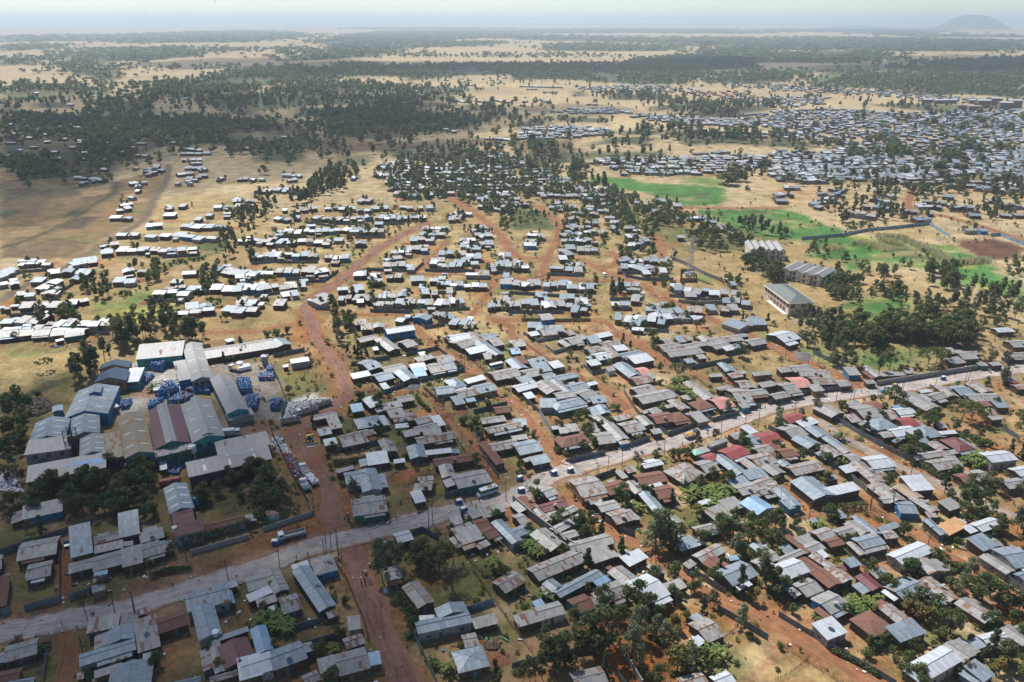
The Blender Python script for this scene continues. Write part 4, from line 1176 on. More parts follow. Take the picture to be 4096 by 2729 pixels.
# rows of houses further off: ends of the row's foot and the number of houses
ROWS = {
"I": "0 1480 430 1470 5,430 1480 720 1490 2,160 1270 540 1250 3,560 1240 670 1230 1,0 1280 100 1270 2,680 1210 770 1190 1,330 1160 640 980 4,410 980 630 960 2,640 980 770 980 2,640 910 780 880 1,640 880 850 850 2,870 800 980 790 1,990 780 1440 780 5,1430 780 1700 760 3,870 740 1040 720 2,1260 640 1860 670 6,990 640 1190 640 2,1540 560 1930 570 4,1250 560 1400 550 2,930 490 1130 490 2,1000 420 1150 400 2,1040 380 1140 360 1,1130 310 1190 300 1,1160 250 1200 250 1,1430 410 1520 390 2,1530 385 1590 385 1,1400 465 1510 465 1,1830 395 2080 390 3,2000 345 2190 340 2,2090 390 2190 385 1,1660 500 1730 500 1,1760 465 1830 465 1,1910 460 1990 460 1,0 1080 180 1050 2,0 1010 200 930 3,200 900 450 890 3,150 870 320 860 1,240 1050 370 1050 1,120 1180 300 1170 2,340 1160 510 1150 1,950 1060 1170 1050 2,1060 960 1270 940 2,1550 980 1700 970 1,1310 1150 1640 1150 3,1440 1060 1540 1060 1,1600 1110 1900 1110 3,1900 1130 2080 1120 2,1810 940 2000 940 2,1890 960 2199 990 3,2020 1010 2199 1000 2,2090 1110 2199 1110 1,1410 1330 1840 1310 4,1600 1290 1840 1260 2,1890 1300 2199 1310 3,2020 1230 2199 1230 2,660 1430 950 1420 3,840 1390 940 1390 1,0 1400 290 1420 3,450 1430 600 1430 2,1120 190 1280 170 2,1150 210 1200 210 1,1250 110 1340 60 4,620 140 750 140 2,760 140 860 160 2,680 180 740 180 1,1500 180 1550 180 1,1580 150 1700 150 2,1700 120 1780 120 1,1590 190 1640 190 1,1530 110 1680 90 2,1690 60 1780 60 1,1850 150 1890 150 1,2030 150 2120 150 2,2150 150 2199 150 1,2130 830 2199 830 1,2030 690 2199 700 2",
"J": "20 150 70 150 1,280 160 370 150 2,210 110 370 120 2,150 240 290 240 2,0 250 110 260 2,810 140 850 140 1,390 420 540 410 2,220 420 270 420 1,310 440 350 440 1,590 400 770 400 3,860 340 950 350 2,800 420 1060 410 4,1080 400 1140 400 1,1220 390 1300 395 1,1290 400 1350 400 1,1400 400 1440 400 1,1460 400 1540 400 1,140 490 260 510 2,320 490 370 490 1,470 490 680 520 4,700 500 860 500 3,850 500 1020 490 2,1020 480 1090 490 1,1090 500 1260 500 3,1260 490 1460 490 3,440 560 520 555 1,150 610 390 610 3,260 620 390 620 2,410 600 450 600 1,450 610 730 600 5,730 580 890 600 2,790 610 890 610 1,890 610 1100 610 3,1010 550 1090 550 1,190 700 730 700 7,0 700 220 710 4,770 710 800 710 1,850 710 945 710 1,0 830 220 820 4,230 820 530 820 4,580 840 800 840 3,0 970 300 970 4,310 960 510 960 3,510 970 640 950 2,0 1110 210 1080 3,210 1110 440 1090 3,140 1250 240 1250 1,230 1170 380 1150 2,820 1000 930 1000 1,930 1000 1040 990 2,1110 1010 1250 1010 2,1330 1040 1450 1030 1,980 1060 1100 1050 1,550 1240 700 1170 2,700 1200 940 1200 4,940 1200 1050 1180 2,1040 1180 1300 1170 3,1030 1240 1330 1240 4,1300 1230 1600 1240 4,1600 1230 1800 1220 3,1430 1150 1560 1140 2,1630 1140 1700 1140 1,1400 1090 1460 1090 1,1550 1070 1720 1080 3,1720 1090 1990 1080 4,1490 1030 1630 1030 2,1800 980 2010 980 2,840 1120 940 1110 1,690 1110 800 1100 1,1090 910 1350 900 4,1110 860 1280 840 2,1160 790 1330 790 3,1290 760 1480 770 3,1320 680 1530 680 3,1390 640 1620 640 3,1430 590 1590 580 3,1580 580 1660 580 1,1480 890 1620 900 2,1590 910 1770 910 3,1760 880 1920 880 2,1500 860 1620 860 2,1560 800 1700 800 2,1740 820 1940 820 3,1750 750 1850 750 2,1850 760 1930 760 1,1890 710 2040 710 2,1740 690 1890 690 2,1880 640 2030 630 2,1850 600 1940 590 2,1930 630 2030 630 1,1880 580 1990 570 1,1990 910 2199 910 3,2080 830 2190 830 2,2100 890 2199 880 1,850 1420 950 1420 1,900 1450 1110 1440 2,1190 1380 1260 1390 1,1350 1350 1480 1370 1,1630 1420 1780 1440 2,1640 1370 1730 1340 1,1780 1400 1900 1410 2,1560 1340 1640 1330 1,1980 1250 2199 1250 3,2090 1070 2199 1070 1,2110 1000 2180 1000 1,2120 1180 2199 1180 1,1000 110 1260 120 5,1050 40 1180 40 2,1130 150 1330 150 3,1160 220 1460 230 5,1180 270 1390 280 4,1400 90 1480 100 2,1470 130 1650 130 3,1600 80 1750 90 3,1730 160 1900 170 3,1790 40 2040 50 5,1900 70 2000 70 2,2040 140 2199 150 3,1780 270 1920 290 3,2000 290 2160 290 3,1570 160 1650 170 2,1900 380 2199 420 4,1640 460 1780 470 3,1650 500 1760 500 2",
"K": "0 870 90 870 2,0 920 150 920 2,320 920 440 920 1,450 950 610 950 2,460 890 620 890 2,400 850 490 850 1,480 820 560 810 1,100 730 210 730 1,110 690 220 690 1,220 660 290 660 1,130 630 220 640 1,390 770 560 760 2,560 770 740 770 3,420 680 600 690 3,590 690 690 680 2,440 640 560 620 2,560 620 680 620 2,680 620 820 620 2,460 570 570 560 2,580 570 680 570 2,650 540 750 540 2,480 500 600 490 2,520 450 620 440 2,310 400 560 400 4,360 360 460 360 2,240 240 310 240 1,240 290 470 290 4,310 270 400 260 2,550 280 800 290 5,400 220 740 230 5,360 170 500 180 3,200 120 370 130 3,0 200 130 210 3,0 370 150 365 2,860 540 940 530 1,860 590 910 590 1,960 580 1070 580 2,1000 660 1110 650 2,1080 700 1200 690 2,990 720 1120 730 2,920 870 1060 860 2,930 910 1200 920 4,1050 860 1330 870 4,1120 960 1340 960 3,1010 920 1100 960 1,880 1060 1090 1070 3,1350 1090 1460 1090 1,1390 1110 1690 1140 4,1690 1140 1960 1160 3,1480 1170 1590 1170 1,1880 1080 1940 1080 1,850 1250 1010 1250 2,1010 1210 1090 1220 1,0 1050 120 1080 2,120 1080 460 1080 5,460 1100 570 1100 1,570 1100 700 1100 2,200 1180 300 1180 1,0 1250 400 1240 5,400 1190 540 1190 2,400 1250 660 1260 4,280 1290 390 1290 1,500 1300 640 1310 2,240 1370 370 1360 1,870 1380 1020 1390 2,1000 1420 1100 1430 1,1040 1370 1170 1360 1,1080 1390 1310 1400 3,1200 1350 1390 1340 2,1310 1370 1620 1360 4,1240 1320 1480 1310 3,1140 1280 1240 1290 1,1500 1300 1630 1310 2,1680 1290 1960 1300 3,1800 1230 2040 1250 3,1800 1400 1960 1450 1,2000 1400 2090 1400 1,2070 1430 2199 1430 1,130 1460 250 1460 1,210 1470 450 1460 2,1500 480 1600 490 2,1600 490 1700 500 2,1620 530 1770 530 2,1680 570 1870 570 3,1820 580 1900 590 1,1860 630 2000 630 2,1210 440 1330 440 2,1270 470 1350 470 1,1380 380 1465 380 1,1050 360 1170 360 2,910 300 980 300 1,1370 500 1460 510 1,1410 660 1490 660 1,1240 340 1320 340 1,830 210 890 210 1,930 40 1320 40 7,1330 40 1540 50 4,930 95 990 95 1,1010 85 1120 85 2,1140 95 1330 90 4,1330 80 1630 85 6,1630 70 1700 75 1,1790 40 1950 45 3,1780 110 1850 120 2,2010 220 2050 220 1,1840 80 1920 80 1",
"L": "130 220 280 220 3,70 290 220 280 3,70 340 170 340 1,290 160 500 160 4,420 270 520 270 2,410 320 600 330 3,500 230 640 250 3,520 290 650 280 2,320 360 470 390 2,860 320 1050 340 3,920 360 980 370 1,1050 300 1110 300 1,940 260 1000 260 1,1160 430 1280 430 2,1270 510 1410 490 2,1370 450 1430 450 1,1720 460 1820 460 1,1310 340 1400 345 1,1440 360 1550 360 2,1490 300 1600 310 1,1290 390 1500 390 3,1560 390 1780 400 3,1880 330 1980 340 1,1990 380 2150 370 3,1980 460 2080 470 1,2110 460 2199 460 1,1700 600 1820 600 1,1820 600 1900 600 1,0 60 560 70 8,380 100 700 110 5,800 80 1100 80 5,950 170 1180 170 4,1170 140 1400 150 4,1300 60 1500 60 3,1530 100 1740 100 4,1550 50 1900 60 6,1950 90 2199 110 4,1980 60 2199 60 3,640 430 930 470 3,810 380 1050 400 3,1530 200 1700 200 3,1780 220 2040 240 4",
"O": "660 1415 1150 1400 9,1190 1390 1280 1390 2,1280 1390 1700 1380 8,1720 1375 1870 1370 3,1560 1340 1690 1330 1,1720 1330 1880 1325 3,60 1165 230 1160 3,60 1205 320 1200 5,360 1190 510 1190 3,540 1180 840 1165 5,150 1130 240 1130 2,200 1110 280 1110 1,320 1110 360 1110 1,330 1150 540 1140 4,390 1105 550 1105 3,600 1130 840 1125 4,660 980 920 980 5,760 940 890 940 3,900 970 1010 980 2,1020 1015 1110 1010 2,1110 1000 1260 1000 3,1170 1030 1360 1020 3,1290 1055 1420 1050 2,1440 1080 1640 1090 4,1500 1040 1900 1040 6,1640 1080 1870 1080 3,1850 1010 2199 990 6,1880 1070 2090 1080 4,2030 1050 2199 1050 3,320 970 440 970 2,460 940 710 960 5,390 1000 430 1000 1,420 1030 460 1030 1,80 885 130 885 1,180 880 220 880 1,100 845 130 845 1,230 860 340 900 5,60 910 100 920 1,115 990 160 990 1,640 905 720 910 2,60 750 430 760 9,120 775 220 775 3,260 800 400 800 3,1540 1140 2199 1160 6,1850 1190 2199 1190 4",
"N": "1640 870 1840 890 5,1880 880 2010 890 3,2030 870 2170 890 3,1970 1200 2199 1220 3,1050 1440 1200 1440 3,1780 1420 2040 1460 6,1960 930 2050 930 2,1300 1040 1370 1060 2,1540 1110 1720 1150 3",
"M": "1090 1360 1270 1360 3,1040 1320 1130 1320 2,1530 1300 1720 1310 4,1540 1340 1800 1340 4,1560 1400 1740 1390 4,1650 1430 1740 1420 2,1580 1470 1760 1470 3,1250 1480 1340 1440 3,1910 1300 2140 1300 3,640 1230 730 1230 1,120 1310 190 1310 1,840 1480 920 1480 2,1120 1470 1170 1470 1"}
# quarters filled with houses: crop, rows' spacing (m), spacing along (m), roofs, polygon
QUARTERS = """
O 20 13 wwssl 1000 985 1400 1010 1900 1030 2199 990 2199 1110 1900 1100 1400 1070 1150 1040
O 18 13 wwssl 350 965 700 935 1000 960 1000 990 460 985
O 15 12 wwssl 660 1385 1150 1375 1700 1350 2050 1340 2199 1400 2000 1500 1400 1510 930 1500
O 18 14 sswss 60 1120 540 1090 850 1125 800 1175 300 1205 60 1200
P 13 11 wsslr 0 1330 560 1360 1300 1370 2199 1280 2199 1500 1700 1510 1300 1568 0 1568
J 16 14 wsslls 1000 100 1180 -40 1400 40 1700 -40 2050 -90 2199 -60 2199 430 1950 410 1700 260 1500 320 1160 300
K 16 14 wsslls 0 -20 300 90 520 180 820 240 880 400 700 370 400 300 0 260
K 14 13 wslrls 560 330 900 440 900 560 760 520 600 440
L 15 13 wsslls 0 20 560 60 620 180 0 100
L 17 15 wsslls 800 60 2199 30 2199 300 1900 230 1400 180 900 190
P 17 15 wwsslb 0 965 560 940 850 960 1100 985 1500 965 2199 955 2199 1480 1700 1500 1300 1568 560 1560 0 1440 0 1310 560 1310 570 1250 0 1190
P 20 18 wwssl 0 830 500 840 500 905 0 940
P 26 20 wwssb 0 725 150 735 830 775 1500 835 1900 855 1850 895 1340 880 1000 835 450 800 0 790
O 26 18 wwssl 530 745 1200 730 1620 775 1600 800 700 800 580 782
O 30 22 wwssl 1640 705 1870 722 2199 755 2199 770 1900 752
O 24 20 wwsls 1790 850 2199 832 2199 892 1850 890
O 24 22 ppppe 1430 822 1540 792 2020 792 2110 830 1700 846
P 50 34 wwlsl 520 730 620 730 620 770 520 770
P 60 40 wlwsw 1000 745 1520 745 1520 780 1000 770
M 42 42 wwsls 0 1010 700 1000 1400 1010 1700 1150 1350 1300 900 1400 100 1440 0 1440
M 130 120 wws 0 760 800 780 1600 790 2199 700 2199 850 900 980 0 950
N 90 90 wwssl 0 780 700 720 1500 780 1600 860 1000 920 0 880
N 120 120 wws 0 600 1000 580 2199 570 2199 650 1000 650 0 700
N 70 60 wwsls 600 1000 1300 980 1780 1050 1400 1130 700 1150
N 90 60 wwsls 0 1150 480 1150 520 1240 0 1380
N 80 60 wwls 1600 690 2199 640 2199 730 1700 760
O 140 120 wws 0 600 1600 620 2199 560 2199 680 1000 690 0 680
"""
# ------------------------------------------------------------------ trees: foot pixel, height in metres, kind
# kinds: b broad dark, e tall eucalyptus, p silvery, a flat-topped acacia, d dry and bare, c conifer, k banana clump, P palm, s bush, o yellow-olive
TREES = """
@A
365 295 7 c 1690 792 3.5 P 1570 850 3.5 s 30 1210 3.5 s 150 1205 3 s 370 1340 3.5 s 1345 1440 4.5 b 1480 470 4 b 1290 560 4 k 1420 310 3 k 100 160 4 d 250 280 4 d 40 110 4 d 700 870 2.5 d 1650 400 4 P 1740 375 4 P 1820 350 4 P 1900 320 4 P 1980 295 4 P 2060 265 4 P 2130 240 4 P
120 60 6 b 640 150 7 b 720 120 8 b 820 140 8 b 900 90 7 b 980 150 7 b 1040 90 8 b 1250 170 5 b 1330 120 7 b 330 40 5 b
@E
390 350 6 a 1640 110 13 e 1690 105 12 e 1745 110 12 e 1590 120 12 e 1910 235 5 c 2080 175 6 e 2000 240 3 s 1950 260 3 s 120 1230 8 e 60 1300 6 d 160 1310 6 d 130 640 5 b 60 690 5 b 30 900 7 b 120 880 8 b 200 830 6 b 250 640 4 s 330 580 4 s 20 1060 6 b 180 1020 5 d
@F
700 100 12 e 690 70 11 e 790 220 6 c 850 230 6 c 880 230 6 c 910 228 6.5 c 945 212 6 c 1405 108 2.5 s 1570 82 2.5 s 2040 305 5 b 900 605 8 b 880 655 6 b 870 725 4 c 1000 665 6 b 1060 695 5 b 490 835 5 c 285 545 4 b 1080 905 5 b 1055 865 5 b 1240 885 4 k 655 1035 4 b 1895 1158 5 b 1860 955 4 d 1780 810 4 s 1850 850 3 s 1900 880 3 s 845 1395 6 P 1925 945 4.5 d 330 1390 4 P 1220 465 3.5 k 1740 335 3 s 100 60 4 s 180 50 4 s 270 30 4 s 620 1100 2.5 s 640 1200 2.5 s 670 1310 2 s 1880 800 3 s 1380 1100 3 s
@G
500 235 4 b 480 270 3 s 555 270 3 s 1080 90 6 c 1140 95 6 c 1200 95 6.5 b 955 115 5.5 c 1015 170 5 c 1210 120 4 b 1395 335 6 c 1955 235 8 b 1420 405 6 a 1490 395 5 a 840 325 5 P 730 338 3 s 440 380 3.5 s 1270 350 4 b 1270 470 3 s 1820 705 6.5 p 2080 665 5 d 1255 650 4 k 1300 660 4 k 1290 690 3.5 k 780 865 4 b 655 905 5.5 b 620 885 4 b 1085 955 4 o 960 850 3 s 590 1020 5 b 560 1000 4 b 350 980 5 b 370 1035 5 b 420 1065 5 b 480 1105 5 b 780 1000 4.5 b 1260 1115 5 b 1080 1175 6 d 1370 1110 4.5 b 1440 1110 5 b 1500 1110 5 b 1680 955 6 d 1600 990 4 d 1750 935 4.5 d 1980 1005 6 b 2060 1060 4 b 1720 1290 5.5 b 1800 1300 5 b 1615 1370 6 b 1870 1335 6 b 1480 1380 5 P 945 1490 7 b 1345 1475 6 c 1250 1455 5.5 c 235 1440 7 b 190 1430 5 b 570 760 4 s 630 740 4 o 900 690 3.5 s 850 690 3 o 100 950 3 s 180 920 3 s 70 1200 4 b 690 980 3.5 b
@H
640 335 9 e 735 320 6 b 950 395 11 e 1042 345 9 d 1370 315 9 a 1440 290 8 a 1285 385 5 d 1470 375 5 d 1160 385 5 d 1100 400 4 d 780 370 5 d 1200 420 2.5 s 1085 665 10 b 80 850 8 p 90 755 5 b 285 742 3.5 b 410 785 5.5 b 400 695 6 d 625 695 5 b 835 890 9 c 740 500 5 d 1665 780 9 a 1745 800 9 a 1570 740 4 a 1385 840 8 b 1440 795 7 b 1610 865 5 b 2010 475 10 e 2040 470 7 b 1880 480 3 s 1175 1090 9 b 1250 1060 8 b 1275 960 6 b 1340 1065 4.5 b 605 945 5 k 1590 920 3 s 2150 830 7 a 2180 900 5 a 1850 990 3 s 1910 1010 3 s 2080 1070 7 c 2170 1110 7 c 1515 1405 9 c 1560 1465 5 b 1610 1260 5 b 1700 1330 6 b 1905 1375 7 b 1870 1450 5 b 2180 1425 6 b 1720 1525 9 b 640 1160 4 k 660 1140 4 k 600 1190 4 b 470 1130 4 b 540 1140 5 b 300 1120 5 b 500 1330 5.5 o 1040 1340 5 b 1000 745 4 b 1280 785 5 b 1940 265 5 b 1890 300 7 p 2045 290 6 d 1750 560 3 s 560 310 7 b 700 250 5 b 1700 900 3 s 1780 960 3 s 1640 1000 3 s 780 1000 3 d 1500 1000 3 s 1830 930 4 b
@B
1170 690 14 e 1240 640 11 e 1150 560 9 b 1385 570 8 b 1450 520 7 b 1575 595 8 b 1305 262 7 d 1650 185 6.5 b 1775 207 4.5 c 1700 560 7 d 1690 775 7 d 1500 660 5 d 1440 610 6 b 930 935 6 d 870 935 3 s 1240 885 4 b 1300 985 4.5 b 1335 1025 4 b 1350 1130 5 b 1780 1295 3 s 640 1575 7 b 560 1345 5 b 2060 1565 7 c 640 1330 4 k 680 1310 3.5 k 1540 1425 4 k 1640 1500 4.5 k 2030 605 6 k 2090 650 4.5 b 2170 710 5 b 2110 110 6 b 270 150 4 P 350 150 4 P 100 235 3 s 1290 900 3 s 1370 1010 3 s 1400 440 4 b 1600 450 4 b 770 900 3 s 2040 180 4 s 60 200 6 b 200 60 8 b 40 60 8 b
@C
470 255 7 b 580 265 8 b 670 250 7 b 620 345 6 b 770 300 6 c 1130 390 13 b 1235 430 14 p 1310 390 12 b 1200 520 8 b 1390 490 9 c 1300 615 5 b 1350 610 6 b 1400 570 7 b 940 495 7 c 675 600 8 c 1640 400 6 b 1850 335 8 b 1900 305 7 b 1925 465 8 p 2030 365 7 b 1990 485 5 b 2145 750 12 e 2175 760 10 e 1740 705 5 b 1960 810 10 c 1850 905 7.5 p 1930 935 8.5 p 2005 900 8 p 1970 1115 8 p 2080 875 5 o 1370 855 5.5 b 1540 800 6.5 b 1640 1005 6.5 c 1705 920 5.5 e 1745 905 5.5 e 1770 935 3 P 1240 695 5.5 b 1340 650 5.5 b 1390 680 5.5 b 785 930 7 b 1090 1180 11 p 1080 940 9 b 1240 1180 8 p 1030 1385 11 p 1090 1465 8 p 1310 1245 8 p 1390 1265 7.5 p 1420 1480 8 o 1530 1455 9 p 1640 1480 6.5 b 785 1310 14 b 700 1270 11 b 540 1165 9 e 285 1400 10 e 290 1490 8 e 460 1445 10 b 400 1410 8 b 595 1340 7 d 95 1565 6 e 150 1560 8 e 200 1560 6 e 260 1550 9 e 390 1500 7 e 800 1515 8 c 1250 1575 5 b 1400 1115 5 o 300 870 5 k 1700 1365 5 k 1740 1380 4.5 k 1680 1325 4 k 1000 70 4 k 1090 100 4 k 1590 155 5 o 840 240 6 d 780 190 5 d 390 440 4.5 b 850 155 4 b 930 245 4.5 b 1730 295 5 d 1480 1430 5 b 940 1060 6 b 860 1240 9 d 1180 970 7 b 1500 1030 3 s 2060 250 6 b 1780 250 6 b 2150 310 6 b 700 420 3 s 1850 700 6 c
@D
520 155 5 b 570 165 5 b 230 235 5 b 420 240 4 k 60 230 7 b 100 270 6 b 30 390 7 b 110 425 5 b 60 810 9 b 90 765 8 c 500 405 4 k 720 360 4 b 870 645 6 b 1215 660 7 b 1300 655 5 b 1155 745 6.5 c 1175 900 7.5 b 1020 795 6 b 1440 545 5 b 1515 580 4.5 b 1735 675 8 p 1645 825 7 p 1560 745 6 b 1830 885 9 b 1760 825 7 b 1905 825 6.5 b 2040 935 8.5 b 2150 970 7 b 1565 1145 8 b 1440 985 6 b 1200 985 5.5 o 1285 1030 5.5 o 1375 1080 5.5 o 1720 95 8 b 1700 180 6 b 1850 185 6 b 1930 135 6 p 2140 285 10 e 2190 305 8 b 2000 275 6 b 1955 335 5 b 1900 1095 6 b 1950 1085 5 b 1910 1390 9.5 c 2030 1410 8 b 1985 1495 5.5 o 2150 1515 7 b 1250 1305 4.5 b 1312 1310 2 s 1080 1375 4 b 1155 1490 5 b 1190 1540 5 P 850 1355 3 s 1320 1570 6 b 2130 1235 5 b 320 1155 5 d 40 1005 4.5 b 210 975 3.5 s 1160 315 5.5 b 1470 375 5 b 700 95 4 b 640 100 4 b 780 80 4 b 820 70 4 b 870 1270 4 b 960 1260 4 b 1010 1230 3.5 b 100 1280 2.5 s 160 1060 2.5 s 1480 1190 3.5 s 1740 1230 3 s 1190 1380 2.5 s 1230 1350 2.5 s 1680 640 4 b 1610 600 3.5 s 1500 640 3 s 2100 1060 5 b
"""
# groups: crop, kind, number, height, polygon
CLUMPS = """
E b 26 5 0 620 180 560 280 640 240 900 200 1080 60 1100 0 1100
E s 16 2.5 0 620 250 620 230 1300 0 1300
L o 30 4 300 860 800 830 1200 1000 1250 1300 500 1300 280 1000
L e 26 8 200 1330 620 1300 640 1500 300 1500
L p 14 6 420 980 760 960 800 1200 560 1220
L b 30 5 300 700 560 720 1000 900 1100 1100 700 1200 480 1000
L b 16 6 1400 1120 1800 1200 2199 1250 2199 1400 1700 1450 1300 1300
J b 260 7.5 1050 60 1400 -60 2050 -120 2199 -60 2199 440 1900 420 1700 250 1480 330 1180 290
J e 40 9 1050 -60 1600 -150 2199 -150 2199 60 1300 120
K b 170 7 0 -60 300 20 700 160 1000 260 1500 420 1500 560 1000 560 860 420 500 300 0 260
K e 40 9 0 -150 600 -60 800 150 400 60 0 30
K o 30 5 900 330 1500 420 1500 540 1000 540
L b 60 6 0 60 560 140 900 200 1400 200 2199 300 2199 480 1800 430 1100 330 640 330 300 200
L e 40 8 560 30 2199 0 2199 280 1300 180
J b 40 4.5 0 560 900 480 1440 480 900 900 100 1000
I b 40 4.5 0 1000 900 800 2199 700 2199 1300 600 1300
E b 26 7.2 240 1430 900 1210 1400 1200 1385 1560 1000 1568 260 1568
E b 10 7 1700 1330 2050 1240 2199 1230 2199 1560 1720 1560
F b 9 8 0 1160 110 1160 230 1420 300 1568 0 1568
E e 34 12 650 510 640 330 850 250 1040 260 1000 110 1100 60 1500 90 1480 130 1200 170 1150 250 900 280 830 440
H b 19 10.5 500 60 900 20 1400 30 1500 150 1280 190 1000 170 720 190
H e 22 10 420 60 600 60 700 260 620 290 470 190
H b 16 11 1400 0 1760 0 1800 70 1600 150 1450 130
G k 16 4.5 1290 480 1430 440 1600 560 1590 600 1400 570
G k 22 5 1500 1390 1700 1400 1900 1400 1850 1500 1550 1510
H k 12 4.5 1690 1110 1850 1090 1880 1190 1690 1190
B k 18 4 20 960 220 910 310 1120 200 1180 50 1120
C k 12 4.5 60 390 160 310 330 390 250 490 150 470
C k 8 4.5 1470 10 1860 0 1720 110 1500 90
D k 14 4 650 980 760 900 940 870 960 950 800 1000 690 1030
H s 12 2.5 1500 900 1900 960 1950 1010 1700 1000
G s 12 2.5 330 940 560 1080 480 1120 350 1030
L b 30 6 560 960 760 950 800 1020 700 1180 560 1160 440 1080
L b 12 9 0 930 100 930 110 1010 60 1030 0 1030
L b 18 9 1310 910 1650 910 1640 1060 1480 1150 1370 1110
L e 30 10 1700 1080 1850 1040 2199 1130 2199 1400 1950 1400 1850 1250 1700 1170
L e 30 10 1220 1210 1400 1190 1790 1210 1790 1400 1450 1420 1250 1310
L b 10 5 1910 820 2199 810 2199 990 2050 960
L b 8 6 790 920 1050 870 1170 810 1270 980 1200 1050 1060 960 900 950
L b 12 6.5 930 1090 1180 1090 1180 1170 950 1160
L b 44 9 320 1440 600 1410 700 1340 870 1370 1300 1340 1600 1440 1780 1480 1500 1568 320 1568
L e 10 8 520 410 800 420 780 510 560 490
L e 16 9 930 400 1180 400 1170 500 940 490
L e 12 8 460 380 860 320 850 400 480 420
L b 10 9 1520 160 1700 160 1740 250 1540 250
L b 6 9 1300 200 1430 220 1420 300 1300 290
L e 14 9 2000 150 2199 130 2199 280 2060 260
L e 12 9 1820 340 2000 350 1990 500 1840 490
L e 14 11 830 100 1000 130 1130 160 1000 300 840 260
L s 30 3 560 520 850 480 920 540 700 560
L b 10 5 380 660 620 680 560 800 330 780
L e 8 9 0 560 90 560 200 620 180 700 0 640
K b 18 12 490 30 630 20 640 170 490 170
K e 10 11 640 120 820 130 820 220 690 210
K b 25 8 790 250 1000 230 920 330 1000 410 860 470 800 400
K b 44 6 900 390 1450 390 1490 480 1420 550 1180 570 960 520
K b 12 8.5 40 210 220 210 230 300 150 340 40 300
K b 36 7 1550 550 2040 590 2040 720 1700 760 1510 700
K b 20 5.5 900 740 1220 710 1230 800 930 820
K e 18 9 1900 490 2199 490 2199 610 2000 630
K b 9 10 1970 810 2199 790 2199 970 2000 960
K c 7 8 840 1040 1000 1050 1000 1160 850 1160
K b 8 5 1810 990 1960 980 1940 1060 1820 1060
K b 8 4 1180 1240 1400 1230 1380 1290 1230 1300
K s 10 3 1200 1010 1400 1020 1390 1060 1260 1070
K b 34 4 0 370 380 410 350 550 0 530
K b 14 10 1850 70 2050 70 2050 190 1860 190
K e 14 10 2000 10 2199 10 2199 120 2040 130
K b 5 6 1130 550 1210 570 1200 660 1140 650
J e 110 10 260 310 400 260 540 120 640 90 760 130 760 220 560 290 430 340 280 350
J e 22 9 0 240 60 250 180 350 200 400 60 510 0 490
J b 46 6 1480 180 1700 140 1900 250 1700 330 1500 310 1230 320 1220 270 1480 250
J b 14 8 2030 430 2199 390 2199 610 2090 560
J e 7 12 630 1270 720 1250 740 1480 690 1500
J b 7 7 750 1310 830 1350 800 1440 740 1440
J b 7 5 950 1030 1100 1010 1080 1080 960 1090
J e 34 10 620 40 900 10 880 120 760 170 640 100
J b 18 8 1240 10 1450 110 1440 200 1340 200
J b 40 6 1600 20 2199 10 2199 160 1900 160 1700 200 1460 180
J s 16 2.5 1000 500 1400 490 1440 520 1180 540
I e 22 10 1980 450 2080 430 2199 410 2199 580 2100 640 1990 520
I e 22 9 1880 570 2000 610 2199 690 2190 840 1930 830
I b 10 7 1290 870 1410 850 1400 930 1350 1030 1280 1020 1300 930
I e 16 9 700 1020 860 1020 940 970 970 1100 920 1190 710 1100
I e 14 9 1740 930 1890 940 1880 1030 1820 1170 1750 1150
I e 34 11 1290 1240 1400 1240 1540 1390 1550 1490 1010 1550 910 1520 1060 1410 1290 1340
I e 12 10 1570 1390 1760 1410 1760 1500 1590 1520
I b 9 7 530 1270 690 1260 690 1370 530 1360
I e 7 9 330 1310 450 1310 440 1420 350 1420
I s 24 2.5 1400 870 1650 790 1800 770 1780 820 1500 880
I s 18 2.5 960 1110 1080 1070 1270 1010 1280 1070 1010 1170
I e 80 9 150 10 530 30 520 90 170 130
"""
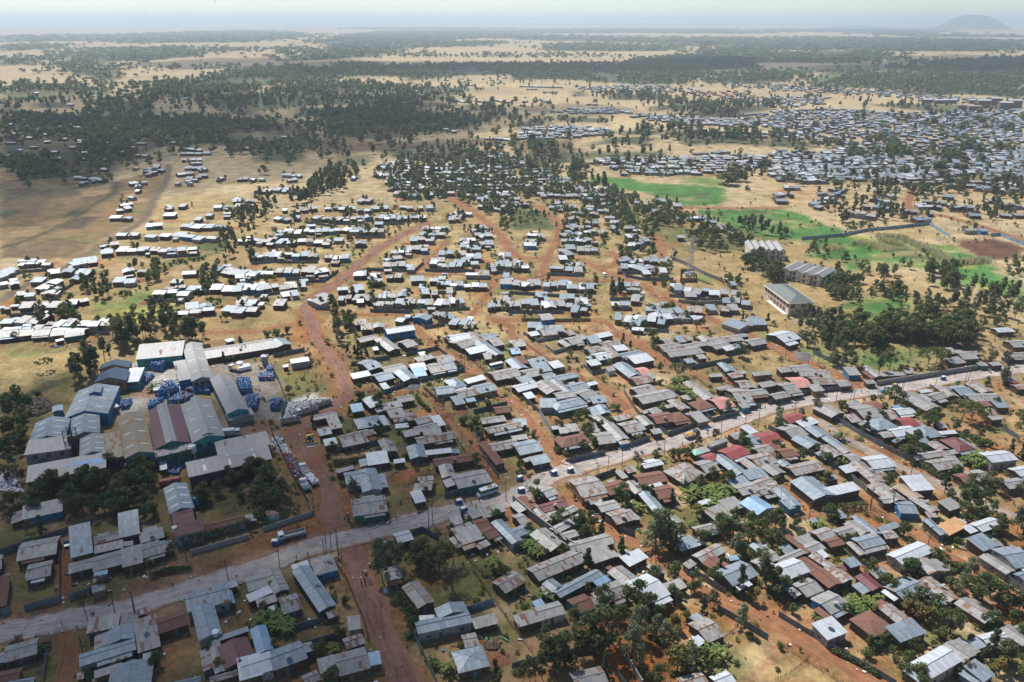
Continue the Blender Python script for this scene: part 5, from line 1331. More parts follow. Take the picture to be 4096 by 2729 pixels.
# woods of the middle distance and beyond: crop, kind, spacing in metres, height, polygon
WOODS = """
M b 14 8 0 1010 300 970 700 1000 1000 1010 1600 1010 2199 1020 2199 1280 1800 1240 1400 1260 1050 1390 1000 1510 560 1520 140 1568 130 1480 0 1470
N b 14 8 0 1020 430 1090 590 1230 480 1260 400 1390 0 1390
N e 12 11 540 940 640 970 1000 960 1200 860 1290 880 1450 970 1830 1010 2070 930 2120 1010 1950 1040 1830 1100 1400 1150 1100 1210 750 1180 610 1150 540 1050
N b 22 12 0 600 600 580 770 560 1100 580 1800 560 2199 560 2199 640 1700 650 1300 700 1280 660 800 650 650 690 350 700 0 750
N b 20 11 100 750 500 715 800 725 1100 715 1180 770 900 800 500 800 100 790
N e 26 10 0 800 900 800 1500 740 1800 760 1640 860 1000 900 500 900 0 960
M e 18 12 1820 820 2199 790 2199 990 1960 980 1830 930
M b 24 11 0 740 280 720 560 720 850 760 1000 790 1060 800 500 840 100 870 0 890
M b 24 11 0 910 100 900 180 960 0 1000
M e 20 12 280 900 400 870 620 890 620 930 300 930
M b 22 12 820 870 900 840 1000 860 1250 880 1300 930 1180 980 950 970 840 900
M b 22 12 1240 770 1400 690 1560 730 1980 640 2199 610 2199 790 1820 830 1600 860 1350 830
O b 22 12 0 560 1000 560 1200 530 1600 600 1640 660 1450 720 1100 730 700 700 400 680 0 690
O b 22 14 1080 540 1200 510 1900 500 2010 560 1900 600 1600 600 1200 560
O e 20 11 520 780 640 790 640 830 520 830
O e 20 12 840 810 1310 810 1300 860 850 860
O e 17 12 1180 920 1500 890 1640 870 1680 910 1500 930 1200 960
O e 14 12 1480 980 1800 930 2199 890 2199 950 1760 1010 1500 1000
O e 20 11 460 1000 800 1020 810 1060 470 1050
O e 22 11 900 1130 1300 1110 1300 1160 950 1160
O e 22 12 600 1260 680 1230 900 1180 1240 1180 1180 1260 900 1230
O e 26 11 520 1310 1300 1300 1350 1340 520 1370
O e 18 12 1320 1120 1800 1140 2199 1200 2199 1260 1900 1240 1500 1250 1400 1200
O b 18 11 0 1080 250 1020 260 1080 120 1100
O b 14 13 100 1300 300 1310 330 1440 180 1460 90 1400
O e 20 10 380 1310 540 1290 500 1400 400 1400
O b 20 12 1600 690 1900 660 2199 630 2199 730 1900 720 1640 700
P b 20 12 0 640 170 620 170 700 0 710
P b 22 14 1040 580 1450 540 1900 530 2199 500 2199 740 1800 750 1500 690 1400 620
P b 24 12 350 690 480 620 640 620 860 620 1000 650 1450 690 1800 730 1300 770 820 760 430 750
P b 22 12 180 640 230 600 240 640 200 660
P b 22 11 1000 780 1450 770 1800 730 2199 770 2199 860 1900 820 1680 810 1450 820 1000 800
P e 22 11 450 770 600 760 640 800 460 800
P e 24 10 860 900 1100 890 1700 900 1640 950 1400 960 1100 930
P b 15 11 570 1260 1000 1270 1560 1220 1830 1310 1600 1340 1000 1350 700 1330
P e 22 10 0 1140 200 1150 330 1220 450 1240 340 1280 0 1260
P e 40 9 560 1000 2199 960 2199 1100 1500 1100
P e 55 9 0 1320 2199 1280 2199 1560 300 1568
L e 34 8 0 20 2199 0 2199 300 1600 330 900 330 560 130
K e 60 9 700 20 2100 10 2100 60 900 80
N e 22 10 1060 1290 1300 1260 1500 1230 1840 1280 2060 1300 2199 1340 2199 1420 1700 1380 1300 1390 1100 1330
N e 26 10 700 1340 1000 1330 1000 1420 720 1420
N e 28 10 1780 900 2050 900 2080 950 1800 960
M b 60 12 400 470 900 430 1650 400 1700 480 1200 530 600 505
M b 60 12 0 400 470 375 470 410 0 445
M b 110 13 0 310 900 300 2199 262 2199 362 1050 372 900 352 0 362
M b 45 11 0 500 300 490 420 510 300 540 0 570
M b 50 11 430 530 700 510 980 520 900 560 520 560
N b 110 13 0 262 500 300 400 322 240 332 0 352
N b 60 12 540 345 1100 272 1900 262 2199 292 2199 322 1600 342 1620 400 1300 412 1050 480 1000 490 280 528 240 492 700 402 560 362
N b 50 12 1700 365 1900 355 2120 370 1900 400 1700 400
O b 60 12 270 405 450 372 1430 402 1300 442 650 442 300 432
O b 110 13 0 305 700 312 2199 332 2199 402 1900 390 1550 402 1200 372 830 360 500 352 0 342
O b 45 12 1500 480 1700 425 2199 402 2199 540 2020 545 1700 520 1600 500
P b 70 13 0 330 400 322 1100 332 2199 352 2199 424 1850 442 1100 440 800 432 130 432 0 442
P b 42 12 0 450 500 435 850 445 1080 465 1060 505 900 528 550 545 0 540
P b 160 14 0 252 1300 252 1500 290 2199 300 2199 322 1300 320 700 280 0 272
O b 160 14 0 262 1000 240 2199 262 2199 290 1000 285 0 290
N b 170 14 900 235 2199 240 2199 255 900 255
M b 45 11 500 560 850 580 1030 620 1030 680 900 700 560 610
"""
# fences: kind, height, crop, points (foot pixels); c corrugated sheet, s sticks, w masonry wall, n blue sheet, r rail fence
FENCES = """
c 2.2 A 0 478 540 300 800 205
c 2.2 A 522 480 522 880 210 952
c 2.2 A 100 970 -200 1050
c 2 A 602 860 800 800
w 1.6 A 1650 470 2150 330
c 2.2 A 745 1310 705 1130
c 2 A 380 1568 432 1180
w 1.6 B 70 270 490 130 440 0
s 1.7 B 1860 610 2030 850
n 2 B 1815 968 2050 892
r 1.6 B 2060 880 2203 1100
c 2.2 B 1000 410 1110 615 1230 810
c 2.2 B 1300 1065 1400 1265 1560 1600
s 1.8 B 650 495 780 690 860 890 920 1010 980 1250
c 2 B 1330 310 1430 270 1575 355
c 2 B 440 1265 775 1165
c 1.8 B 320 1120 590 1050
s 1.8 B 1760 440 1900 600 2000 680
r 1.6 C 0 1085 190 1350
c 2 C 1560 635 1700 730 1840 815
s 1.9 C 1640 970 1760 915 1800 930
s 1.8 C 1450 1090 1640 1010
c 2 C 1770 950 1890 1020 2203 1210
w 1.8 C 930 1280 1120 1600
c 2.2 C 800 185 930 270 1060 320
s 1.6 C 1820 1210 1930 1110
w 3 C 10 25 160 160 400 345 590 480
c 1.8 C 0 1450 400 1340 780 1300
c 2 C 880 1490 980 1620
c 1.8 D 90 1005 400 1190
c 1.8 D 560 1300 950 1510 1100 1600
s 1.5 D 0 1190 330 1385 660 1600
s 1.6 D 340 1385 180 1510 50 1568
s 1.7 D 880 70 1060 200 1280 360
s 1.8 D 970 70 1080 120 1310 250 1420 350 1540 410
c 2.2 D 1800 540 2050 700 2203 810
c 2 D 1570 570 1720 700
c 2 D 820 505 1020 460
s 1.5 D 120 990 330 915
s 1.6 D 640 1010 950 890
c 1.8 D 180 240 290 310
c 2.4 F 130 310 200 460 265 625 220 750
c 2.4 F 150 930 330 1290 490 1568
c 2 F 150 235 420 185
s 1.4 F 100 255 430 215
s 1.5 F 830 270 1150 245
c 2 F 820 310 1150 250
c 2.2 F 690 1050 1060 985
c 2 F 1110 545 1290 480 1500 430 1795 355
c 2 F 1290 225 1560 170 1790 345
c 2 F 1440 510 1570 630
c 2 F 1870 720 2160 645
s 1.7 F 1540 700 1700 910 1800 1060
c 2.2 F 1860 840 1950 1090 2090 1290
c 2.2 F 1620 1445 1790 1400
s 1.7 F 1615 90 1800 210 1980 380 2199 550
s 1.4 F 990 550 1070 530
s 2 F 1120 1520 1370 1470 1600 1420
c 2 G 100 600 240 720
n 2.2 G 238 720 333 880
c 2 G 495 1140 800 1070
c 2.2 G 1010 1010 1185 945
c 2.2 G 1215 825 1340 915 1600 815
c 2 G 1610 700 1720 790 1955 725
c 2 G 1800 550 1950 670 2140 670
c 2 G 960 540 1060 700 1110 750
s 1.5 G 720 400 830 480
c 1.8 G 615 315 690 390 820 355
c 2.2 G 1355 225 1540 338 1890 270
s 1.6 G 1560 400 1780 580
w 1.8 G 290 150 360 205 600 140
w 1.8 G 100 40 220 108 400 68
s 1.5 G 120 130 350 290 560 410 740 510
s 1.6 G 810 650 930 660
c 2.2 G 700 1300 890 1230
c 2.2 H 395 210 650 340
c 2.2 H 0 640 270 570 380 545 720 508
w 2.2 H 935 478 1470 390 1850 330
c 2.2 H 250 60 410 140
c 2.2 H 0 850 230 990 430 1100 620 1210 840 1390
c 2.2 H 550 760 780 900 960 1000 1310 1180
s 1.7 H 500 890 830 1070
s 1.7 H 1100 1210 1200 1260
s 1.6 H 120 250 350 330
c 2 H 1390 950 1700 910
c 2 H 2010 860 2160 950
s 1.6 H 1830 120 2199 250
w 2.4 K 1378 820 1378 790 1410 740
w 2.4 K 1378 815 1500 865 1650 945 1810 1010
c 2 K 300 950 605 960
c 2 K 910 905 980 965 1115 990 1335 1000
c 2 K 840 1165 1115 1165 1130 1090
c 2 K 0 1110 300 1130 690 1150
w 2 K 1430 1180 1580 1200 1960 1190
n 2.4 L 290 645 650 612 850 570 1130 545 1380 515 1560 625
n 2.4 L 1910 615 1990 610 2199 695
c 2 J 980 1265 1330 1275
c 2 J 1350 1300 1450 1410 1625 1380
c 2 J 945 905 1100 915 1360 920 1440 850
c 2 J 1450 915 1700 925 1880 920
c 2 J 1970 935 2199 940
c 2 J 510 1245 640 1250
c 2 J 440 1010 580 1010 710 920
"""
# poles: foot pixel and height
POLES = """
@A 1605 515 9 1968 700 7.5 990 985 8 1155 965 7 1165 975 6 755 1035 6 708 1295 8
@B 210 628 8 588 472 6 608 472 9 648 478 9 708 508 11 715 480 9 735 530 6 500 140 7 1488 255 9 1524 217 8 845 170 8 1108 80 6
@F 1990 1230 7 1705 730 6 1540 640 6 1930 320 7 1790 320 6 1770 980 6 2150 1470 8
@G 527 1165 11 540 1160 11 728 1280 7 745 1300 7 820 1240 8 945 1210 9 1307 1090 7 1540 1020 7 1795 922 7 2112 860 10 2008 830 6 1730 740 5 590 1080 6 85 1360 7
@H 700 645 8 725 640 7 228 720 6 426 582 8 580 640 8 845 480 11 945 590 5 1158 525 6 1145 525 5 1425 530 8 1687 470 7 1710 455 7 935 492 9 1222 1258 7 1060 1540 8 878 1540 8 150 245 7 425 312 8 2080 412 5 380 275 6
@D 1375 388 7 352 165 7 440 620 6 100 60 6 880 50 7 1070 70 7 1030 480 5
@C 1195 555 6 880 480 6
@J 1105 600 8 1300 650 7 495 1045 7 700 1060 6 1240 570 7 1940 1270 7 1350 1200 6
@K 400 700 8 800 280 7 1610 1265 8 985 980 7 280 1490 7 205 990 7
"""
PEOPLE = """
@A 250 1025 290 1010 540 1085 790 1015 803 1012 816 1007 1385 700 1460 722 1490 752
@B 603 218 765 182 782 172 350 518 447 484 1140 183 1207 177 125 412 157 432 905 732 914 740 935 716 942 730 975 720 990 718 920 655 1078 907 1102 1187 1755 102 1795 22 1893 70 1920 20 1468 80
@C 1237 552 840 1292
@F 580 78 738 348 1400 50 1503 90 1511 91 1762 292 1771 291 1915 1482 1890 1528 1690 787 1792 1482
@G 1362 912 1240 987 1253 980 1463 992 1223 1062 710 1117 250 1257 325 1242 225 1307 530 352 905 56 1310 282 1765 792 2172 682
@H 503 572 798 542 865 575 1352 492 1603 402 690 442 780 482 1043 472 443 327 343 302
@J 725 967 755 987 970 792 1324 1097 2008 1087 2016 1087
@K 378 610 388 611 397 610 768 1152 1312 1147 530 1377 765 1382
"""
ZONES = [(420, 1560, "at the back of the factory"), (330, 1760, "on the left side of the factory"), (760, 1790, "on the front side of the factory"), (960, 1560, "by the factory drum yard"), (250, 2080, "below the factory grove"),
 (200, 2300, "on the walled plots above the main road"), (560, 2230, "in the cluster above the main road"), (760, 2120, "beside the maroon villa"), (150, 2640, "at the bottom left corner"),
 (480, 2560, "below the main road at left"), (820, 2480, "around the long grey L-shaped house"), (1000, 2660, "at the bottom edge left of the lane"), (1220, 2330, "left of the lower dirt lane"), (1330, 2600, "in the bottom plots by the lane"),
 (1560, 2230, "at the corner of the lower lane"), (1800, 2520, "right of the lower dirt lane"), (1960, 2120, "below the road opposite the bus"), (2150, 2250, "behind the long grey wall"),
 (2250, 2480, "in the lower middle yards"), (2420, 2300, "beside the tall silvery tree"), (2480, 2060, "around the maroon roof below the road"), (2800, 2150, "by the lower banana garden"), (2900, 2300, "above the orange lane"),
 (2780, 2560, "on the bottom orange yard"), (3230, 2230, "in the rusty cluster right of the orange lane"), (3560, 2230, "beside the straight dirt lane at right"), (3330, 2500, "above the bottom fence lane"), (3600, 2480, "around the hedged yard at bottom right"),
 (3750, 2660, "at the bottom right corner"), (3950, 2250, "at the right edge"), (3800, 2100, "beside the flat earth slab"), (3200, 1960, "around the big grey U-shaped house"), (3450, 1880, "along the left side of the gravel lane"),
 (3650, 1760, "along the right side of the gravel lane"), (3880, 1850, "in the right-hand banana yards"), (3750, 1600, "below the road at far right"), (3900, 1420, "above the road at far right"), (3450, 1480, "by the blue tarpaulin kiosk"),
 (3180, 1540, "above the main road bend"), (2950, 1360, "by the long pale compound"), (2800, 1530, "on the tan lane corner"), (2450, 1500, "between the two middle dirt lanes"), (2620, 1650, "by the banana garden above the road"),
 (2300, 1720, "above the main road middle"), (2180, 1560, "in the dense middle row"), (2850, 1900, "around the red roofs below the road"), (2400, 1920, "below the main road middle"), (2080, 1800, "around the green-walled hipped house"),
 (1850, 1860, "above the road by the bus"), (1500, 1880, "right of the factory road"), (1620, 1740, "in the fenced plots right of the loader"), (1850, 1620, "around the middle crossing"), (1560, 1500, "in the fenced block by the wide road"),
 (1640, 1370, "around the long blue building"), (1850, 1400, "along the sloping middle lane"), (1120, 1400, "left of the wide red road"), (1180, 1620, "on the grassy lot by the factory"), (1240, 1900, "on the factory road"),
 (300, 1340, "beyond the factory on the straw field"), (900, 1340, "beyond the factory by the red road"), (2300, 1330, "beside the walled yard in the middle"), (2030, 1360, "at the top of the sloping lane"), (3180, 1350, "beside the two-storey school"),
 (700, 1200, "in the left-hand rows"), (150, 1200, "in the far left rows"), (600, 950, "above the green garden strip"), (400, 850, "along the brown fields"), (1150, 900, "left of the curving red road"), (1300, 1060, "below the curving red road"),
 (1700, 1000, "in the terraced blocks"), (2000, 1100, "in the middle terraces"), (1650, 1200, "in the rows above the blue building"), (2350, 1030, "by the forked red lanes"), (2560, 1070, "below the radio mast"), (2250, 880, "in the leafy quarter"),
 (1750, 750, "in the shaded leafy quarter"), (2700, 860, "at the edge of the green meadow"), (2500, 690, "in the row above the meadow"), (3300, 760, "at the edge of the far town"), (3800, 820, "along the far red road"), (2700, 1200, "along the red diagonal road"),
 (3500, 1050, "in the park by the green fields"), (3800, 1180, "in the right-hand wood"), (2960, 1000, "beside the grey-roofed hostel")]

def zone_of(p):
    X, Y = to_px(p)
    return min(ZONES, key=lambda z: (z[0] - X) ** 2 + ((z[1] - Y) * 1.25) ** 2)[2]

ORD = ["first", "second", "third", "fourth", "fifth", "sixth", "seventh", "eighth", "ninth", "tenth", "eleventh", "twelfth", "thirteenth", "fourteenth", "fifteenth", "sixteenth", "seventeenth", "eighteenth", "nineteenth", "twentieth"]
def unique_labels(items):
    """items: (object, description, position). Same description in the same place: told apart by the order from left to right."""
    groups = {}
    for o, d, p in items: groups.setdefault(d + " " + zone_of(p), []).append((to_px(p)[0], to_px(p)[1], o))
    used = set(groups)
    for base, lst in groups.items():
        for wd in ("rough ", "slender ", "dark ", "thin ", "dense ", "bushy ", "grey-green ", "broad ", "long ", "small ", "L-shaped ", "-walled", "weathered ", "streaked ", " tin"):
            if len(base.split()) + (3 if len(lst) > 1 else 0) > 16 and wd in base and base.replace(wd, "", 1) not in used:
                base = base.replace(wd, "", 1); used.add(base)
        if len(lst) == 1:
            lst[0][2]["label"] = base; continue
        lst.sort(key=lambda t: (t[0], t[1]))
        n = len(lst)
        for i, (_, _, o) in enumerate(lst):
            if i == 0: w = "leftmost"
            elif i == n - 1: w = "rightmost"
            else: w = (ORD[i] if i < len(ORD) else "number %d" % (i + 1)) + " from left"
            o["label"] = base + ", " + w
# ================================================================== the setting
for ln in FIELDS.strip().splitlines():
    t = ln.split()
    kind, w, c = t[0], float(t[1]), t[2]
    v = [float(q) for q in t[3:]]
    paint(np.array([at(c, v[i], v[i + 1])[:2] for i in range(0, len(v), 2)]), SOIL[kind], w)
gr_ = np.random.default_rng(12)
for c, n_, x0, x1, y0, y1 in (("K", 10, 1100, 1800, 170, 340), ("K", 8, 1650, 2199, 400, 600), ("L", 10, 0, 560, 400, 620), ("L", 26, 520, 1900, 660, 900), ("L", 12, 1700, 2199, 880, 1120), ("L", 8, 760, 1200, 1160, 1330)):
    for _ in range(n_):                              # uneven growth: thick, thin and dry strips of the green fields
        x, y = gr_.uniform(x0, x1), gr_.uniform(y0, y1); q = at(c, x, y)[:2]
        an = gr_.normal(.25, .25); L_, W_ = gr_.uniform(10, 34), gr_.uniform(1.5, 6)
        d_ = np.array([math.cos(an), math.sin(an)]); e_ = np.array([-d_[1], d_[0]])
        k = np.searchsorted(GY, q[1]) * len(GX) + np.searchsorted(GX, q[0])
        if gcol[k][1] < gcol[k][0] * 1.15: continue
        paint(np.array([q + d_ * L_ + e_ * W_, q + d_ * L_ - e_ * W_, q - d_ * L_ - e_ * W_, q - d_ * L_ + e_ * W_]), [(.05, .115, .03), (.11, .16, .05), (.19, .20, .075), (.28, .245, .11), (.075, .19, .045)][gr_.integers(5)], 2.2, gr_.uniform(.35, .8))
WOODLIST = []
for ln in WOODS.strip().splitlines():
    t = ln.split()
    v = [float(q) for q in t[4:]]
    poly = np.array([at(t[0], v[i], v[i + 1])[:2] for i in range(0, len(v), 2)])
    WOODLIST.append((t[1], float(t[2]), float(t[3]), poly))
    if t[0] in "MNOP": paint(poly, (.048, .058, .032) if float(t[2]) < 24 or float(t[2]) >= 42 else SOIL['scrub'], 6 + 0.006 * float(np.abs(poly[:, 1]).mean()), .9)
for c, w, v in (("I", 3.5, (1010, 140, 960, 250, 830, 330, 620, 470, 420, 565, 200, 660, 0, 715)), ("I", 2, (0, 525, 340, 520, 410, 555)), ("I", 2, (75, 280, 40, 320, -40, 350)), ("I", 1.6, (735, 275, 755, 340)), ("I", 1.6, (0, 620, 500, 640, 800, 600)),
                ("I", 1.6, (330, 440, 520, 455, 700, 420)), ("I", 1.6, (640, 205, 740, 275, 940, 265)), ("I", 1.6, (60, 215, 640, 205, 1000, 150)), ("I", 1.6, (250, 700, 480, 650, 870, 690)), ("J", 2, (0, 180, 500, 175)), ("E", 4, (120, 610, 330, 520, 480, 450, 640, 410))):
    p = smooth_path(np.array([at(c, v[i], v[i + 1])[:2] for i in range(0, len(v), 2)]))
    n_ = np.gradient(p, axis=0); n_ = np.stack([-n_[:, 1], n_[:, 0]], 1); n_ /= np.linalg.norm(n_, axis=1)[:, None]
    ROADSIDE = np.concatenate([p + n_ * w * .8, (p - n_ * w * .8)[::-1]])
    paint(ROADSIDE, (.065, .065, .034), 1.4, .9)
for name, w, p in ROADLIST:                        # dust and bare earth beside every road
    lo, hi = p.min(0) - 14, p.max(0) + 14
    ix = np.searchsorted(GX, [lo[0], hi[0]]); iy = np.searchsorted(GY, [lo[1], hi[1]])
    idx = (np.arange(iy[0], iy[1])[:, None] * len(GX) + np.arange(ix[0], ix[1])[None]).ravel()
    d = seg_dist(gp[idx] + wob[idx] * .6, p[::3] if len(p) > 9 else p, False)
    k = np.clip((w * .5 + 4.5 - d) / 4.5, 0, 1)[:, None]
    c = np.array((.15, .11, .07) if p[:, 0].mean() < -170 else (.27, .18, .125) if name == "main_road" else (.25, .115, .055))
    gcol[idx] = gcol[idx] * (1 - k * .85) + c * k * .85

def road_mat(name, col, track, edge=(.24, .125, .066)):
    m, nt, nn, ll, bs = new_mat(name)
    uv = N(nn, "ShaderNodeUVMap"); uv.uv_map = "UVMap"
    sp = N(nn, "ShaderNodeSeparateXYZ"); ll.new(uv.outputs[0], sp.inputs[0])
    cb = N(nn, "ShaderNodeCombineXYZ")
    ll.new(math_node(nt, 'MULTIPLY', sp.outputs[0], 1.4), cb.inputs[0]); ll.new(math_node(nt, 'MULTIPLY', sp.outputs[1], .10), cb.inputs[1])
    n1 = noise(nt, cb.outputs[0], 1.0, 5, .65)                     # ruts along the road
    tc = N(nn, "ShaderNodeTexCoord")
    n2 = noise(nt, tc.outputs["Object"], .35, 5, .65)
    n3 = noise(nt, tc.outputs["Object"], .06, 3, .55)
    f = math_node(nt, 'ADD', math_node(nt, 'ADD', math_node(nt, 'MULTIPLY', n1, .5), math_node(nt, 'MULTIPLY', n2, .35)), math_node(nt, 'MULTIPLY', n3, .3))
    c = mix_col(nt, ramp(nt, f, .42, .75), tuple(q * .60 for q in col), tuple(min(1, q * 1.28) for q in col))
    c = mix_col(nt, math_node(nt, 'MULTIPLY', ramp(nt, n2, .55, .75), .45), c, track)
    ta = N(nn, "ShaderNodeAttribute", attribute_name="tint")
    ed = math_node(nt, 'SUBTRACT', 1.0, math_node(nt, 'ABSOLUTE', math_node(nt, 'SUBTRACT', math_node(nt, 'MULTIPLY', ta.outputs["Fac"], 2.0), 1.0)))
    ed = math_node(nt, 'ADD', ed, math_node(nt, 'MULTIPLY', math_node(nt, 'SUBTRACT', n2, .5), .9))
    c = mix_col(nt, math_node(nt, 'SUBTRACT', 1.0, ramp(nt, ed, -.02, .34)), c, edge)      # dust and soil over the edges
    ll.new(c, bs.inputs["Base Color"]); bs.inputs["Roughness"].default_value = .95
    bs.inputs["Specular IOR Level"].default_value = .1
    return m
ROADM = {"main_road": road_mat("gravel", (.37, .32, .285), (.30, .215, .16)), "dirt_road": road_mat("red_dirt", (.222, .118, .084), (.22, .095, .052)),
         "dirt_lane": road_mat("lane_dirt", (.255, .118, .058), (.30, .18, .09))}
TRACK = road_mat("field_track", (.15, .115, .075), (.12, .095, .06), (.16, .12, .07))
GREYLANE = road_mat("lane_gravel", (.29, .225, .185), (.28, .19, .12))
rl = []
for i, (name, w, p) in enumerate(ROADLIST):
    mb = MB()
    rg = np.random.default_rng(100 + i)
    z = .02 + .006 * (len(ROADLIST) - i) * .5
    d = np.gradient(p, axis=0); d /= np.linalg.norm(d, axis=1)[:, None] + 1e-9
    nrm = np.stack([-d[:, 1], d[:, 0]], 1)
    jl = np.convolve(rg.normal(0, .55, len(p)), [.25, .5, .25], 'same'); jr = np.convolve(rg.normal(0, .55, len(p)), [.25, .5, .25], 'same')
    run = np.concatenate([[0], np.cumsum(np.linalg.norm(np.diff(p, axis=0), axis=1))])
    pts, fs, uvs = [], [], []
    for k in range(len(p)):
        for s, jj in ((-1, jl[k]), (1, jr[k])):
            q = p[k] + nrm[k] * s * (w / 2 + jj * min(1, w / 6))
            pts.append((q[0], q[1], z))
    for k in range(len(p) - 1):
        fs.append((2 * k, 2 * k + 1, 2 * k + 3, 2 * k + 2)[::-1])
        uvs.append([(0, run[k]), (w, run[k]), (w, run[k + 1]), (0, run[k + 1])][::-1])
    mb.add(pts, fs, 0, uvs); mb.t = [0.0, 1.0] * len(p)
    grey = name == "dirt_lane" and 15 <= i and p[:, 0].mean() > 60 and w >= 6 and p[0, 1] < 420
    o = mb.build(name, TRACK if p[:, 0].mean() < -170 and name == 'dirt_lane' else GREYLANE if grey else ROADM[name])
    o["kind"] = "structure"; o["category"] = "road" if name != "dirt_lane" else "lane"
    rl.append((o, {"main_road": "wide grey gravel main road crossing the town", "dirt_road": "reddish dirt road", "dirt_lane": "narrow dirt lane"}[name], np.array([*p[len(p) // 2], 0])))
unique_labels(rl)

# the far hill on the right of the horizon
hb = MB()
hc = np.array([2130 / 1.0 * 3.9, 14400.0])
hx = (3880 - 2048) / FPX * (15000 * CP)
pts, fs = [], []
NR, NA = 14, 48
rg = np.random.default_rng(5)
ph = rg.uniform(0, 6.28, 6)
for i in range(NR + 1):
    r = i / NR
    for k in range(NA):
        an = 2 * math.pi * k / NA
        rr = 1 + .10 * math.sin(3 * an + ph[0]) + .06 * math.sin(5 * an + ph[1])
        h = 225 * (1 - r ** 2.2) ** 1.3 if r < 1 else 0
        h *= 1 + .12 * math.sin(4 * an + ph[2]) * r + .05 * math.sin(9 * an + ph[3])
        pts.append((hx + 470 * r * rr * math.cos(an) + 90 * (1 - r), 15000 + 900 * r * rr * math.sin(an), h - .5))
for i in range(NR):
    for k in range(NA):
        k2 = (k + 1) % NA
        fs.append((i * NA + k, i * NA + k2, (i + 1) * NA + k2, (i + 1) * NA + k)[::-1])
hb.add(pts, fs)
ho = hb.build("hill", plain("hill_scrub", (.075, .075, .05), .95, .5, .012))
for pl in ho.data.polygons: pl.use_smooth = True
tag(ho, "low rounded hill on the far right horizon", "hill", kind="structure")
hb = MB()
for (cx_, cy_, rx, ry, h) in ((hx - 900, 17500, 1100, 900, 40), (hx + 700, 16800, 900, 700, 45), (-1500, 30000, 9000, 2500, 60), (6000, 26000, 7000, 2000, 70)):
    pts, fs = [], []
    for i in range(9):
        r = i / 8
        for k in range(40):
            an = 2 * math.pi * k / 40
            pts.append((cx_ + rx * r * math.cos(an), cy_ + ry * r * math.sin(an), h * (math.cos(r * math.pi) * .5 + .5) * (1 + .15 * math.sin(5 * an + cx_)) - .6))
    for i in range(8):
        for k in range(40):
            k2 = (k + 1) % 40
            fs.append((i * 40 + k, i * 40 + k2, (i + 1) * 40 + k2, (i + 1) * 40 + k)[::-1])
    hb.add(pts, fs)
tag(hb.build("hills", MAT.get("hs") or bpy.data.materials["hill_scrub"]), "faint low rises along the hazy horizon", "hills", kind="structure")

# clouds overhead, out of the picture: their shadows fall on the lower left, the far left woods and a strip beyond
def cloud(name, lumps, alt, label, op=.62, seed=1):
    rg = np.random.default_rng(seed)
    bm = bmesh.new()
    off = SUN_DIR * (alt / SUN_DIR.z)
    for (x, y, r) in lumps:
        mtx = Matrix.Translation((x + off.x, y + off.y, alt + rg.uniform(-20, 20))) @ Matrix.Diagonal((r, r, r * .32, 1))
        res = bmesh.ops.create_icosphere(bm, subdivisions=4, radius=1.0, matrix=mtx)
        c = Vector((x + off.x, y + off.y, alt))
        for v in res['verts']:
            d = v.co - c
            k = 1 + .10 * math.sin(d.x / r * 5 + x) * math.cos(d.y / r * 4.2 + y) + .07 * math.sin(d.x / r * 11 + d.y / r * 9)
            v.co = c + Vector((d.x * k, d.y * k, d.z * k))
    me = bpy.data.meshes.new(name)
    bm.to_mesh(me); bm.free()
    for p_ in me.polygons: p_.use_smooth = True
    m = bpy.data.materials.get("cloud_%.2f" % op)
    if m is None:
        m = bpy.data.materials.new("cloud_%.2f" % op); m.use_nodes = True
        nt = m.node_tree; nn = nt.nodes; nn.clear()
        out = nn.new("ShaderNodeOutputMaterial")
        tr = nn.new("ShaderNodeBsdfTransparent"); df = nn.new("ShaderNodeBsdfDiffuse"); tl = nn.new("ShaderNodeBsdfTranslucent")
        df.inputs[0].default_value = (.9, .9, .9, 1); tl.inputs[0].default_value = (.9, .9, .9, 1)
        ms = nn.new("ShaderNodeMixShader"); ms.inputs[0].default_value = .5
        nt.links.new(df.outputs[0], ms.inputs[1]); nt.links.new(tl.outputs[0], ms.inputs[2])
        lw = nn.new("ShaderNodeLayerWeight"); lw.inputs[0].default_value = .5
        inv = math_node(nt, 'SUBTRACT', 1.0, lw.outputs["Facing"])
        thick = math_node(nt, 'MULTIPLY', math_node(nt, 'POWER', inv, 1.2), op)
        mx = nn.new("ShaderNodeMixShader")
        nt.links.new(thick, mx.inputs[0]); nt.links.new(tr.outputs[0], mx.inputs[1]); nt.links.new(ms.outputs[0], mx.inputs[2])
        nt.links.new(mx.outputs[0], out.inputs[0])
    me.materials.append(m)
    o = link(name, me)
    tag(o, label, "cloud", kind="stuff")
CLOUDS = [
 ("cloud", [(-190, 230, 105), (-105, 215, 100), (-250, 130, 120), (-60, 150, 90), (-130, 90, 120), (-20, 70, 80), (-60, 265, 60)], 1500, "white cumulus overhead shading the factory and the lower left", .35, 1),
 ("cloud", [(-470, 690, 120), (-640, 820, 230), (-380, 950, 190), (-620, 1150, 300), (-190, 1150, 150), (-120, 1400, 210), (-420, 1500, 330), (120, 1480, 110), (-800, 1500, 300)], 1700, "long cloud overhead shading the dark woods at left", .35, 2),
 ("cloud", [(1650, 2900, 500), (2100, 3300, 600), (1250, 2700, 300)], 1900, "cloud shading the wood on the far right", .5, 3),
 ("cloud", [(-500, 2900, 420), (0, 2850, 380), (500, 2850, 380), (950, 3000, 420), (-1000, 3200, 420)], 1900, "thin cloud shading the far tree belt", .5, 4),
]
for c in CLOUDS: cloud(*c)

# ------------------------------------------------------------------ houses
def Vp(p): return Vector((float(p[0]), float(p[1]), float(p[2])))

